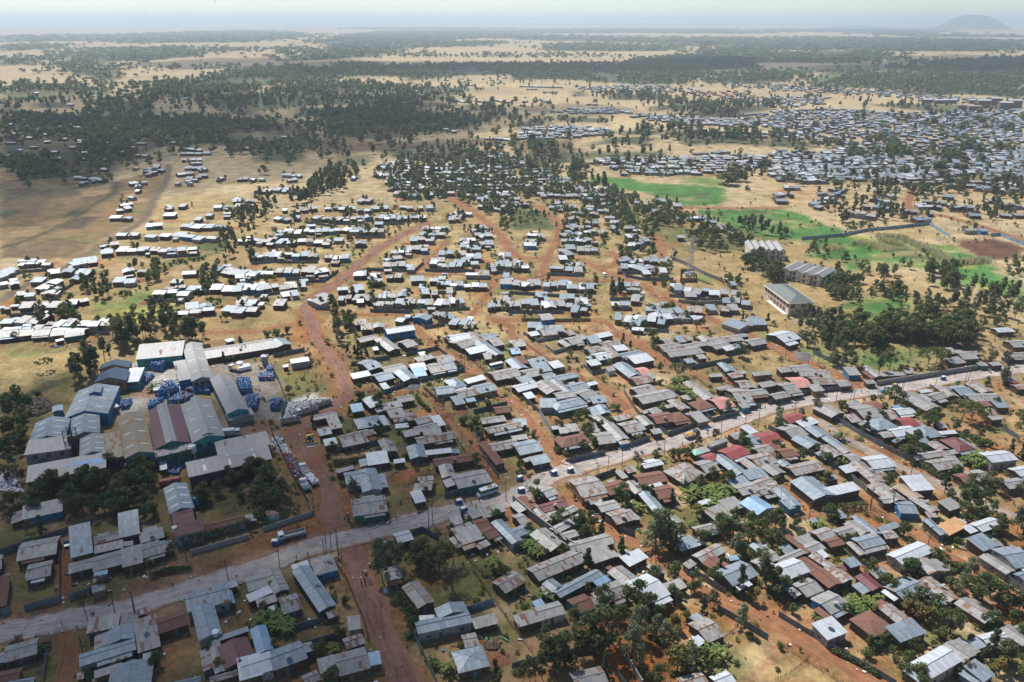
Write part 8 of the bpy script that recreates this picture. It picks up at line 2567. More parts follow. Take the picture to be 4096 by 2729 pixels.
# ================================================================== the lattice mast and its walled yard
def local(c, x, y): p = at(c, x, y); return (float(p[0]), float(p[1]), 0.0)
base = local("K", 1525, 962)
mast = empty("radio_mast", base, .2)
tag(mast, "tall grey lattice radio mast rising from a small walled yard", "mast")
Hm, w0, w1 = 26.5, 1.7, .75
cor = [(-1, -1), (1, -1), (1, 1), (-1, 1)]
def mc(k, z):
    w = w0 + (w1 - w0) * min(1, z / (Hm * .8)); return (cor[k][0] * w, cor[k][1] * w, z)
for k in range(4):
    mb = MB(); mb.tube([mc(k, 0), mc(k, Hm * .8), mc(k, Hm)], .11, 5); mb.build("leg", M_STEEL, mast)
mb = MB()
lv = [Hm * i / 14 for i in range(15)]
for z0, z1 in zip(lv[:-1], lv[1:]):
    for k in range(4):
        j = (k + 1) % 4
        mb.tube([mc(k, z0), mc(j, z1)], .055, 4, 0, .5, False); mb.tube([mc(j, z0), mc(k, z1)], .055, 4, 0, .5, False)
        mb.tube([mc(k, z1), mc(j, z1)], .055, 4, 0, .5, False)
mb.build("bracing", M_STEEL, mast)
for z, an in ((25.5, 0), (25.0, 2.1), (24.8, 4.2), (19, .5), (18.4, 2.6), (17.6, 4.6)):
    mb = MB(); c, s = math.cos(an), math.sin(an)
    fr = Matrix(((c, -s, 0, c * 1.15), (s, c, 0, s * 1.15), (0, 0, 1, z), (0, 0, 0, 1)))
    mb.box((-.1, -.22, -1.1), (.16, .22, 1.1), 0, fr); mb.build("antenna_panel", M_TRIM, mast)
for z, an in ((16.0, 1.0), (20.8, 5.2)):
    mb = MB(); d = Vector((math.cos(an), math.sin(an), 0)); u = Vector((-d.y, d.x, 0)); c0 = d * 1.3 + Vector((0, 0, z))
    ring = lambda r, o: [c0 + d * o + (u * math.cos(k * .5236) + Vector((0, 0, 1)) * math.sin(k * .5236)) * r for k in range(12)]
    mb.add(ring(.2, -.1) + ring(.75, .25) + ring(.75, .32), [(k, (k + 1) % 12, 12 + (k + 1) % 12, 12 + k) for k in range(12)] + [(12 + k, 12 + (k + 1) % 12, 24 + (k + 1) % 12, 24 + k) for k in range(12)] + [tuple(range(24, 36))])
    mb.build("dish_antenna", M_TRIM, mast)
yd = [at("K", x, y)[:2] for x, y in ((1445, 1005), (1575, 1008), (1568, 930), (1445, 925))]
mb = MB(); o_ = np.mean(yd, 0)
for a, b in zip(yd, yd[1:] + yd[:1]):
    d = b - a; L = float(np.hypot(*d)); d /= L
    fr = Matrix(((d[0], -d[1], 0, a[0] - o_[0]), (d[1], d[0], 0, a[1] - o_[1]), (0, 0, 1, 0), (0, 0, 0, 1)))
    mb.box((.12, -.12, 0), (L - .12, .12, 2.6), 0, fr, .7)
tag(mb.build("masonry_wall", WALL['R'], None, (float(o_[0]), float(o_[1]), 0)), "brown square yard wall around the radio mast foot", "wall")
for x, y, lb in ((1500, 955, "left"), (1545, 948, "right")):
    p = local("K", x, y); mb = MB(); mb.box((-1.3, -1, .1), (1.3, 1, 2.2)); eq = empty("equipment_cabin", p, .1)
    mb.build("body", M_TRIM, eq); mb = MB(); mb.box((-1.45, -1.15, 2.2), (1.45, 1.15, 2.35)); mb.build("roof", M_STEEL, eq)
    tag(eq, "white equipment cabin at the mast foot, the %s one" % lb, "cabin", "equipment cabins")

# ================================================================== school and hostels
def px_frame(p1, p2, p3, H):
    a, b, q = ground(*p1, H), ground(*p2, H), ground(*p3, H)
    u = b - a; L = float(np.hypot(u[0], u[1])); u = u / L
    n = np.array([-u[1], u[0], 0.0])
    if n @ (q - b) < 0: n = -n
    return a, u, n, L, float(n @ (q - b))
HS = 7.0
a, u, n, L, d = px_frame((3054, 1139), (3156, 1215), (3255, 1207), HS)
planes, cols, f, ri = house_geo(a, u, n, L, d, 'h', HS, rise=2.6, over=.7)
org = tuple((a + u * L / 2 + n * d / 2)[:2]) + (0.0,)
school = empty("school_building", org)
tag(school, "two-storey cream school building with a grey-green hipped roof", "school")
wb, rb = MB(), MB()
add_walls(wb, cols, 0, .1); add_roof(rb, planes, 0, .3, .25)
shifted(wb, org).build("wall", WALL['k'], school); shifted(rb, org).build("roof", ROOF['y'], school)
mb = MB()
A_, B_, C_, D_ = Vp(a), Vp(a + u * L), Vp(a + u * L + n * d), Vp(a + n * d)
ring = [A_, B_, C_, D_, A_]
for p, q in zip(ring[:-1], ring[1:]): mb.tube([p - Vector((0, 0, .12)), q - Vector((0, 0, .12))], .28, 4)
shifted(mb, org).build("fascia", WALL['k'], school)
NW = 8
for i in range(NW):
    s = (i + .55) / NW
    panel("window", on_wall(f, 0, 1, s, 1, 0, 1), L / NW * .62, 4.3, 6.2, M_SHUT, school, org)
    if 2 <= i <= 6: panel("door", on_wall(f, 0, 1, s, 1, 0, 1), L / NW * .72, .1 if i > 2 else 1.2, 3.1, M_SHUT, school, org)
    elif i < 2: panel("window", on_wall(f, 0, 1, s, 1, 0, 1), L / NW * .3, 1.9, 2.8, M_SHUT, school, org)
for s, w_, z0, z1 in ((.16, 2.6, 4.2, 6.1), (.62, 2.2, 4.2, 6.1), (.34, .9, 1.7, 2.8), (.47, 1.2, 1.7, 2.9), (.68, 1.8, .1, 2.8), (.9, 1.6, 3.8, 6.2)):
    panel("window", on_wall(f, 1, 2, s, 1, 0, 1), w_, z0, z1, M_SHUT, school, org)
mb = MB(); fr = on_wall(f, 0, 1, .6, 1, 0, 1); mb.box((-L * .32, .1, 0), (L * .36, 1.9, .35), 0, fr); shifted(mb, org).build("terrace", M_TRIM, school)
# grey-roofed hostels of stepped gables
hos = []
for (pts, H, k, lab) in (([(3000, 1002), (3146, 1006), (3148, 972)], 6.4, 5, "upper grey-roofed stepped hostel behind the school trees"), ([(3120, 1078), (3288, 1112), (3290, 1072)], 6.0, 4, "lower grey-roofed stepped hostel behind the bare-limbed tree")):
    a, u, n, L, d = px_frame(*pts, H)
    d = max(d, 9)
    org = tuple((a + u * L / 2 + n * d / 2)[:2]) + (0.0,)
    root = empty("hostel_building", org)
    for i in range(k):
        a2 = a + u * (L * i / k) + n * (1.3 * (i % 2))
        planes, cols, f, ri = house_geo(a2, u, n, L / k * .99, d, 'G', H, rise=1.6, over=.25)
        wb, rb = MB(), MB(); add_walls(wb, cols, 0, .2 + .1 * i); add_roof(rb, planes, 0, .3 + .1 * i, .2)
        shifted(wb, org).build("wall", WALL['k'], root); shifted(rb, org).build("roof", ROOF['f'], root)
        for z0, z1 in ((.9, 2.5), (3.8, 5.5)):
            panel("window", on_wall(f, 0, 1, .32, 1, 0, 1), 1.3, z0, z1, M_PANE, root, org); panel("balcony", on_wall(f, 0, 1, .70, 1, 0, 1), 1.6, z0 - .4, z0 + .7, M_TRIM, root, org, .9)
    tag(root, lab, "hostel", "grey-roofed hostels")
# unfinished four-storey blocks at the far right
bl_ = []
for (X, Y, w_, d_, st) in ((1675, 950, 22, 15, 3), (1768, 958, 24, 15, 3), (1838, 925, 22, 15, 4), (1945, 905, 20, 15, 4), (2025, 945, 22, 15, 4), (2105, 925, 24, 15, 4), (1370, 885, 20, 13, 2), (1460, 890, 20, 13, 2), (1560, 888, 22, 13, 2), (1760, 890, 20, 13, 2)):
    p = local("P", X, Y); root = empty("concrete_block_building", p, -.12)
    mb = MB()
    for s in range(st + 1): mb.box((-w_ / 2, -d_ / 2, s * 3.2 - .25 if s else 0), (w_ / 2, d_ / 2, s * 3.2 + .05))
    mb.build("floor_slabs", WALL['c'], root)
    mb = MB(); mb.box((-w_ / 2 + .6, -d_ / 2 + .6, .05), (w_ / 2 - .6, d_ / 2 - .6, st * 3.2 - .25)); mb.build("wall", WALL['R'], root)
    for s in range(st):
        mb = MB()
        for i in range(8): x = -w_ / 2 + .9 + i * (w_ - 1.8) / 7; mb.box((x - .75, -d_ / 2 + .5, s * 3.2 + .7), (x + .75, -d_ / 2 + .62, s * 3.2 + 2.3))
        mb.build("window_openings", M_PANE, root)
    if st != 3:
        planes, cols, f, ri = house_geo(np.array([-w_ / 2 - .5, -d_ / 2 - .5, 0]), np.array([1., 0, 0]), np.array([0, 1., 0]), w_ + 1, d_ + 1, 'g', st * 3.2 + .3)
        rb = MB(); add_roof(rb, planes, 0, .4, .2); rb.build("roof", ROOF['w'], root)
    tag(root, None, "block", "multi-storey concrete blocks of the far town")
    bl_.append((root, ("unroofed brown" if st == 3 else "white-roofed") + " %s-storey concrete block" % {2: "two", 3: "three", 4: "four"}[st], np.array([p[0], p[1], 0])))
for o, d_, p in bl_: pass
unique_labels(bl_)
# round thatched hut
p = local("J", 2130, 372); root = empty("round_hut", p)
mb = MB(); mb.tube([(0, 0, 0), (0, 0, 2.3)], 4.2, 20); mb.build("wall", WALL['m'], root)
mb = MB(); mb.tube([(0, 0, 2.1), (0, 0, 2.3), (0, 0, 5.2), (0, 0, 6.0)], [5.2, 5.0, 1.0, .1], 24); mb.build("roof", plain("thatch", (.17, .135, .10), .95, .35, 1.2), root)
tag(root, "round hut with a grey conical thatched roof", "hut")
p = local("K", 1125, 1190); root = empty("water_tower", p)
mb = MB()
for sx in (-1, 1):
    for sy in (-1, 1): mb.tube([(sx * .9, sy * .9, 0), (sx * .7, sy * .7, 4.5)], .08, 5)
mb.build("stand", M_STEEL, root)
mb = MB(); mb.tube([(0, 0, 4.5), (0, 0, 6.6), (0, 0, 7.1)], [1.1, 1.1, .3], 14); mb.build("tank", M_TRIM, root)
tag(root, "white water tank on a steel stand by the diagonal lane", "water tower")
# tanks of the factory
M_TANKB = plain("tank_blue", (.08, .26, .42), .4, .1); M_TANKW = plain("tank_white", (.70, .70, .68), .45, .1)
def tank(c, x, y, r, h, mat, label, stand=0.0):
    p = local(c, x, y); root = empty("water_tank", p); mb = MB()
    if stand:
        for sx in (-1, 1):
            for sy in (-1, 1): mb.tube([(sx * r * .8, sy * r * .8, 0), (sx * r * .8, sy * r * .8, stand)], .12, 5)
        mb.box((-r, -r, stand - .15), (r, r, stand)); mb.build("stand", M_STEEL, root); mb = MB()
    mb.tube([(0, 0, stand), (0, 0, stand + h * .05), (0, 0, stand + h * .9), (0, 0, stand + h)], [r * .97, r, r, r * .35], 18); mb.build("body", mat, root)
    mb = MB(); mb.tube([(0, 0, stand + h), (0, 0, stand + h * 1.06)], r * .33, 12); mb.build("lid", M_TANKW, root)
    tag(root, label, "water tank", "water tanks")
tank("E", 1668, 1110, 1.3, 3.0, M_TANKW, "white tank on a steel stand in front of the green factory shed", 3.0)
tank("E", 1690, 1515, 1.0, 2.6, M_TANKB, "blue tank with white top, nearer one beside the maroon villa", 1.2)
tank("E", 1700, 1480, 1.0, 2.6, M_TANKW, "white tank, farther one beside the maroon villa", 1.2)
tank("E", 2065, 330, 1.5, 3.4, M_TANKW, "upright white tank in the truck yard behind the factory")
tank("A", 1522, 345, .8, 1.4, M_TANKW, "small white tank on a post at the villa corner", 3.6)
tank("A", 1870, 1230, .9, 1.5, M_TANKW, "white tank beside the maroon roof at the bottom", 2.4)
for i, (x, y) in enumerate(((2095, 335), (2105, 350))):
    p = local("E", x, y); mb = MB(); mb.tube([(-3, 0, 1.2), (-2.6, 0, 1.2), (2.6, 0, 1.2), (3, 0, 1.2)], [.6, 1.1, 1.1, .6], 16)
    o = mb.build("lying_tank", M_TANKW, None, p, .5 + .1 * i); tag(o, "white cylinder tank lying in the truck yard, the %s" % ("farther", "nearer")[i], "tank", "lying tanks")
for i, (x, y) in enumerate(((1430, 1335), (1500, 1320))):
    p = local("E", x, y); mb = MB(); mb.tube([(-2.2, 0, 1.3), (-1.9, 0, 1.3), (1.9, 0, 1.3), (2.2, 0, 1.3)], [.7, 1.15, 1.15, .7], 16)
    o = mb.build("lying_tank", plain("rust_tank", (.30, .07, .05), .6) if i == 0 else bpy.data.materials["rust_tank"], None, p, .3); tag(o, "red-brown cylinder tank beside the blue striped shed, the %s" % ("left one", "right one")[i], "tank", "red tanks")
# burnt boiler frame
p = local("E", 640, 1080); root = empty("boiler_frame", p)
mb = MB()
for x in (-1.6, 1.6):
    for y in (-1.6, 1.6): mb.tube([(x, y, 0), (x, y, 11)], .16, 5)
for z in (3, 6, 8.5, 10.8):
    for s in ((-1.6, -1.6, 1.6, -1.6), (1.6, -1.6, 1.6, 1.6), (1.6, 1.6, -1.6, 1.6), (-1.6, 1.6, -1.6, -1.6)): mb.tube([(s[0], s[1], z), (s[2], s[3], z)], .12, 4)
mb.build("frame", M_POLE, root)
mb = MB(); mb.tube([(0, 0, 1), (0, 0, 8)], 1.1, 12); mb.build("boiler", M_POLE, root); mb = MB(); mb.tube([(.4, .4, 8), (.4, .4, 12.5)], .3, 8); mb.build("chimney", M_POLE, root)
tag(root, "sooty dark boiler frame standing between the factory roofs", "boiler")
# guard hut on legs at the yard corner
p = local("F", 82, 300); root = empty("watch_tower", p); mb = MB(); mb.box((-1.1, -1.1, 0), (1.1, 1.1, 4.6)); mb.build("wall", WALL['c'], root)
rb = MB(); planes, cols, f, ri = house_geo(np.array([-1.6, -1.6, 0]), np.array([1., 0, 0]), np.array([0, 1., 0]), 3.2, 3.2, 'h', 4.75); add_roof(rb, planes, 0, .4); rb.build("roof", ROOF['s'], root)
tag(root, "grey watch tower at the drum yard corner", "tower")

# ================================================================== drums, litter, heaps
def chips(name, label, c, poly, n, size, mats_cols, h, cat, seed):
    rg = np.random.default_rng(seed)
    P_ = np.array([at(c, poly[i], poly[i + 1])[:2] for i in range(0, len(poly), 2)])
    q = []
    lo, hi = P_.min(0), P_.max(0)
    while len(q) < n:
        a = rg.uniform(lo, hi, (n, 2)); a = a[inside(a, P_)]; q += list(a)
    q = np.array(q[:n]); e = np.clip(seg_dist(q, P_, True) / 3.0, 0, 1)
    mb = MB()
    for (x, y), k in zip(q, e):
        z = rg.uniform(0, max(.05, h * k)); s = size * rg.uniform(.5, 1.4, 3); fr = Matrix.Translation((x, y, z)) @ Matrix.Rotation(rg.uniform(0, 6.28), 4, 'Z') @ Matrix.Rotation(rg.normal(0, .5), 4, 'X')
        mb.box((-s[0] / 2, -s[1] / 2, 0), (s[0] / 2, s[1] / 2, s[2] * .5), int(rg.choice(len(mats_cols), p=[m_[1] for m_ in mats_cols])), fr)
    tag(mb.build(name, [m_[0] for m_ in mats_cols]), label, cat, kind="stuff")
MW = plain("litter_white", (.68, .67, .64), .8, .2); MGY = plain("litter_grey", (.35, .34, .33), .9, .3); MDK = plain("litter_dark", (.09, .08, .08), .9, .3)
chips("rubble", "heap of white plastic waste beside the parked trucks", "F", [235, 765, 270, 640, 360, 600, 560, 590, 660, 590, 640, 640, 500, 680, 370, 740], 800, .55, [(MW, .8), (MGY, .2)], 1.1, "waste heap", 1)
chips("rubble", "white waste heap at the drum wall corner", "F", [130, 990, 140, 920, 230, 930, 300, 1060, 230, 1060], 380, .55, [(MW, .8), (MGY, .2)], .9, "waste heap", 2)
chips("rubble", "white waste before the blue factory store", "E", [1150, 300, 1280, 285, 1310, 330, 1200, 345], 300, .6, [(MW, .8), (MGY, .2)], .7, "waste heap", 3)
chips("rubble", "white sacks strewn in the factory yard", "E", [1330, 440, 1520, 420, 1520, 500, 1340, 500], 260, .6, [(MW, .7), (MGY, .3)], .7, "waste heap", 4)
chips("rubble", "brown scrap wood pile left of the factory", "E", [130, 700, 260, 600, 400, 585, 450, 680, 330, 740, 200, 740], 900, 1.0, [(M_WOOD, .85), (MDK, .15)], 1.6, "scrap pile", 5)
chips("rubble", "white litter along the left factory wall", "E", [0, 1220, 140, 1240, 200, 1400, 0, 1380], 380, .6, [(MW, .6), (MGY, .4)], .6, "litter", 6)
chips("rubble", "round stack of firewood in the lower yard", "B", [1970, 1240, 2020, 1190, 2080, 1200, 2095, 1250, 2060, 1290, 1990, 1285], 420, .7, [(M_WOOD, .8), (BARKP, .2)], 1.2, "firewood", 7)
chips("rubble", "litter and stones on the lower lane edge", "B", [1090, 760, 1130, 760, 1140, 800, 1100, 805], 60, .3, [(MW, .6), (MGY, .4)], .2, "litter", 8)
chips("rubble", "laid-out goods and cloths on the road corner", "G", [415, 1130, 470, 1120, 510, 1170, 470, 1180], 70, .5, [(plain("cloth_red", (.4, .06, .04)), .5), (MW, .5)], .2, "goods", 9)
for i, (c, poly, lb) in enumerate((("F", [505, 290, 560, 250, 600, 300, 560, 330], ""),)): pass
rg_ = np.random.default_rng(8); mb = MB(); cnt = 0
for _, w_, rp in ROADLIST:                          # litter and stones along the roadsides
    for a in rp[::2]:
        if a[1] > 620: continue
        for _ in range(rg_.poisson(1.5)):
            x, y = a + rg_.normal(0, w_ * .75, 2); s_ = rg_.uniform(.12, .42)
            fr = Matrix.Translation((x, y, .16)) @ Matrix.Rotation(rg_.uniform(0, 6.28), 4, 'Z'); mb.box((-s_, -s_ * .6, 0), (s_, s_ * .6, s_ * .5), int(rg_.choice(4, p=[.3, .25, .2, .25])), fr)
tag(mb.build("litter", [MW, MGY, MDK, M_WOOD]), "scattered litter and stones along the roads and lanes", "litter", kind="stuff")
CLUT = [M_WOOD, MW, MDK, plain("plastic_blue", (.04, .20, .48), .5, .2, 3), plain("plastic_red", (.42, .07, .04), .5, .2, 3), plain("plastic_green", (.05, .26, .14), .5, .2, 3), plain("timber_pale", (.36, .24, .12), .8, .3, 3), M_STEEL]
mb = MB()
for h in HOUSELIST:                                 # washing, buckets, timber and scrap in the yards
    r = h[0]
    if r['a'][1] > 420 or r['E'] >= 4: continue
    for _ in range(rg_.poisson(5)):
        q = r['a'] + r['u'] * rg_.uniform(-2, r['L'] + 2) + r['n'] * (-rg_.uniform(.3, 4.5) if rg_.random() < .7 else r['d'] + rg_.uniform(.3, 2.5))
        if blocked(q, 's'): continue
        s_ = rg_.uniform(.15, .5); el = rg_.uniform(.7, 3.2) if rg_.random() < .3 else rg_.uniform(.6, 1.2)
        fr = Matrix.Translation((q[0], q[1], .01)) @ Matrix.Rotation(rg_.uniform(0, 6.28), 4, 'Z'); mb.box((-s_ * el, -s_ * .6, 0), (s_ * el, s_ * .6, s_ * rg_.uniform(.3, 1.4)), int(rg_.choice(8, p=[.28, .16, .12, .1, .06, .05, .13, .10])), fr)
tag(mb.build("yard_clutter", CLUT), "timber, buckets, washing and scrap lying about the yards", "clutter", kind="stuff")
HEAP = plain("heap_soil", (.20, .075, .035), .95, .3, 2); HEAPG = plain("heap_gravel", (.12, .11, .11), .95, .3, 3)
hp = []
for c, x, y, r, h, m_, lb in (("F", 510, 1110, 5.2, .5, HEAP, "dark red"), ("F", 1765, 710, 3.0, .8, HEAP, "red"), ("F", 1630, 735, 3.6, 1.2, HEAP, "red"), ("F", 1345, 495, 3.2, 1.3, HEAPG, "grey gravel"), ("F", 985, 515, 2.6, .9, HEAP, "red"), ("G", 130, 205, 4.5, 1.6, plain("heap_sand", (.36, .22, .10), .95, .25, 2), "orange sand"),
                                  ("J", 830, 1025, 3.4, .9, HEAP, "red"), ("J", 865, 1040, 3.0, .7, HEAP, "red"), ("J", 1285, 678, 4, .9, HEAP, "red"), ("J", 1085, 618, 3, .9, HEAP, "red"), ("I", 1215, 992, 5, .9, HEAP, "red"), ("I", 1255, 1185, 4.2, 1.0, HEAP, "red"), ("I", 500, 1300, 4, .9, HEAP, "red"), ("H", 300, 215, 4, 1.2, HEAPG, "grey gravel"), ("H", 300, 240, 4, 1.0, HEAPG, "grey gravel"), ("B", 2090, 1365, 3.2, .6, HEAP, "dark red"), ("D", 880, 125, 2.2, .8, HEAP, "brown brush")):
    p = local(c, x, y); mb = MB(); rg_ = np.random.default_rng(int(x)); pts = []; fs = []
    for k in range(6):
        rr = r * (1 - k / 5.2); zz = h * (1 - (1 - k / 5) ** 1.6) - .05
        for j in range(18): an = 6.283 * j / 18; w_ = 1 + rg_.normal(0, .07); pts.append((rr * w_ * math.cos(an), rr * w_ * math.sin(an), zz * (1 + rg_.normal(0, .06))))
    for k in range(5): fs += [(k * 18 + j, k * 18 + (j + 1) % 18, (k + 1) * 18 + (j + 1) % 18, (k + 1) * 18 + j) for j in range(18)]
    fs.append(tuple(5 * 18 + j for j in range(18))); mb.add(pts, fs)
    o = mb.build("soil_heap", m_, None, p); tag(o, None, "heap", "heaps of soil and gravel"); hp.append((o, "low " + lb + " heap", np.array(p)))
unique_labels(hp)

DR = [plain("drum_blue", (.045, .19, .40), .45, .25), plain("drum_navy", (.04, .10, .22), .45, .25), plain("drum_red", (.34, .05, .05), .5, .25), plain("drum_pale", (.45, .55, .60), .5, .2)]
def drums(c, poly, layers, pr, label, seed, sp=.72):
    """A stack of plastic drums: rows and layers of ribbed barrels."""
    rg = np.random.default_rng(seed)
    P_ = np.array([at(c, poly[i], poly[i + 1])[:2] for i in range(0, len(poly), 2)])
    e = P_[1] - P_[0]; e /= np.linalg.norm(e); n_ = np.array([-e[1], e[0]])
    loc_ = np.stack([(P_ - P_[0]) @ e, (P_ - P_[0]) @ n_], 1); lo, hi = loc_.min(0), loc_.max(0)
    mb = MB()
    for k in range(layers):
        xs, ys = np.arange(lo[0] + .36 + .2 * k, hi[0] - .2 * k, sp), np.arange(lo[1] + .36 + .2 * k, hi[1] - .2 * k, sp)
        if len(xs) * len(ys) == 0: continue
        g = np.stack(np.meshgrid(xs, ys), -1).reshape(-1, 2)
        w_ = P_[0] + g[:, :1] * e + g[:, 1:] * n_
        keep_ = inside(w_, P_) & (rg.random(len(w_)) < (.97 - .13 * k))
        for x, y in w_[keep_]:
            z = k * .92 + .02; m_ = int(rg.choice(4, p=pr)); x += rg.normal(0, .05); y += rg.normal(0, .05)
            mb.tube([(x, y, z), (x, y, z + .12), (x, y, z + .78), (x, y, z + .9)], [.28, .33, .33, .26], 8, m_)
    tag(mb.build("drum_stack", DR), label, "drums", "stacks of plastic drums", "stuff")
blue, mixp, redp = [.72, .2, .03, .05], [.45, .3, .15, .1], [.2, .12, .58, .10]
drums("E", [1290, 350, 1390, 365, 1450, 310, 1330, 275], 4, blue, "tall blue drum stack before the blue store", 1)
drums("E", [1190, 480, 1260, 470, 1330, 400, 1240, 390], 2, mixp, "low mixed drum stack beside the navy roof", 2)
drums("E", [1340, 590, 1450, 590, 1560, 540, 1470, 490], 4, blue, "big blue drum stack in the middle of the yard", 3)
drums("E", [1270, 690, 1330, 680, 1420, 600, 1290, 620], 2, [.85, .1, 0, .05], "bright blue drums behind the tan roof", 4)
drums("E", [1430, 640, 1560, 630, 1680, 580, 1560, 550], 2, mixp, "dark mixed drums behind the pale shed", 5)
drums("E", [1600, 540, 1800, 560, 1840, 500, 1640, 480], 2, mixp, "mixed drum row below the long pale shed", 6)
drums("E", [1035, 690, 1110, 680, 1140, 610, 1040, 630], 2, blue, "blue drums beside the grey monitor-roofed shed", 7)
drums("E", [2070, 560, 2170, 550, 2150, 440, 2030, 450], 3, blue, "blue drum stack right of the long shed", 8)
drums("E", [2140, 710, 2199, 700, 2230, 590, 2110, 600], 3, [.7, .22, .05, .03], "blue drum stack at the truck yard edge", 9)
drums("F", [20, 440, 155, 435, 150, 380, 30, 390], 2, mixp, "mixed drum row on the truck yard, farther one", 10)
drums("F", [90, 370, 150, 370, 155, 330, 100, 330], 2, mixp, "small drum row by the watch tower", 11)
drums("F", [125, 700, 195, 700, 245, 620, 130, 620], 3, [.4, .45, .1, .05], "dark drum stack behind the long shed end", 12)
drums("F", [345, 1285, 385, 1270, 370, 1170, 290, 1065, 225, 1070], 1, redp, "red and blue drums laid along the factory wall", 13, .8)
drums("E", [1440, 1240, 1540, 1250, 1560, 1180, 1450, 1180], 1, mixp, "blue drums beside the long front shed", 14)
# ================================================================== vehicles
def paint_mat(name, col, rough=.4): return plain(name, col, rough, .12, 2.5)
V_WHITE = paint_mat("paint_white", (.68, .68, .66)); V_BLUE = paint_mat("paint_blue", (.03, .12, .32)); V_GREEN = paint_mat("paint_green", (.03, .22, .12)); V_LBLUE = paint_mat("paint_pale_blue", (.42, .58, .66))
V_YEL = paint_mat("paint_yellow", (.55, .30, .03)); V_DARK = paint_mat("paint_dark", (.03, .035, .045), .3); V_DUSTY = paint_mat("paint_dusty", (.36, .33, .29), .6); V_SKY = paint_mat("paint_sky", (.12, .38, .55)); V_CAB = paint_mat("cab_white", (.55, .57, .57))
M_CARGO = plain("cargo_yellow", (.52, .30, .04), .7, .3, 2); M_LIGHT = plain("lamp_glass", (.7, .65, .5), .2, .1); M_LAMPR = plain("lamp_red", (.4, .02, .02), .3, .1)
vl = []
def vehicle(name, cat, c, r, f, label, group):
    """Stands with its middle between pixel r (rear) and f (front), heading to f."""
    a, b = at(c, *r), at(c, *f); d = b - a; mid = (a + b) / 2
    o = empty(name, (float(mid[0]), float(mid[1]), .03), math.atan2(d[1], d[0]))
    tag(o, label, cat, group)
    return o
def part(name, mat, parent, fn):
    mb = MB(); fn(mb); return mb.build(name, mat, parent)
def wheels(root, xs, y, r, w=.24):
    for x in xs:
        for s in (-1, 1):
            t = part("wheel", M_TYRE, root, lambda mb: mb.wheel((x, s * y, r), r, w))
            part("rim", M_RIM, t, lambda mb: mb.wheel((x, s * (y + .02 * 1), r), r * .55, w + .03))

def three_wheeler(c, r, f, label, col=None, roof=None):
    o = vehicle("three_wheeler", "three-wheeler", c, r, f, label, "three-wheeled taxis on the main road")
    part("body", col or V_BLUE, o, lambda mb: mb.prism([(-1.25, .3), (-1.3, .95), (.35, 1.0), (.55, .85), (1.05, .95), (1.3, .55), (1.2, .32)], -.62, .62, 0, .06))
    part("canopy", roof or V_WHITE, o, lambda mb: mb.prism([(-1.25, 1.5), (-1.2, 1.72), (-.6, 1.80), (.4, 1.76), (.72, 1.62), (.66, 1.5)], -.64, .64, 0, .08))
    for x in (-1.2, -.3, .6):
        for s in (-1, 1): part("pillar", V_DARK, o, lambda mb: mb.tube([(x, s * .57, .9), (x * .98, s * .57, 1.55)], .035, 5))
    part("windscreen", M_GLASS, o, lambda mb: mb.add([(1.0, -.5, .98), (1.0, .5, .98), (.66, .5, 1.56), (.66, -.5, 1.56)], [(0, 1, 2, 3)]))
    part("seat", V_DARK, o, lambda mb: mb.prism([(-1.0, .8), (-1.05, 1.3), (-.85, 1.3), (-.75, .98), (-.2, .98), (-.2, .8)], -.5, .5))
    for x, y in ((.98, 0), (-.85, .52), (-.85, -.52)): part("wheel", M_TYRE, o, lambda mb: mb.wheel((x, y, .24), .24, .14))
    part("headlight", M_LIGHT, o, lambda mb: mb.tube([(1.22, 0, .72), (1.32, 0, .70)], .09, 8))
    return o
three_wheeler("B", (150, 385), (195, 385), "blue three-wheeler with a white canopy near the long parked truck")
three_wheeler("B", (1770, 30), (1715, 40), "blue three-wheeler parked by the roadside stalls left of the bus stop")
three_wheeler("B", (1775, 108), (1812, 90), "white-topped three-wheeler behind the roadside rusty roofs")
three_wheeler("G", (88, 1285), (45, 1300), "blue three-wheeler standing at the lane mouth right of the bus")
three_wheeler("G", (100, 1390), (55, 1400), "white-topped three-wheeler half hidden by the long grey wall")
three_wheeler("G", (380, 1240), (335, 1252), "blue three-wheeler driving below the roadside goods")
three_wheeler("G", (522, 1215), (478, 1228), "blue three-wheeler farthest right of the four at the crossing")
three_wheeler("H", (970, 545), (1008, 537), "sky-blue three-wheeler on the right-hand main road", V_SKY, V_SKY)
three_wheeler("H", (1075, 497), (1113, 490), "dark three-wheeler behind the round dark tree", V_BLUE, V_YEL)
three_wheeler("H", (1520, 425), (1480, 432), "blue three-wheeler farthest along the main road", V_BLUE, V_CAB)

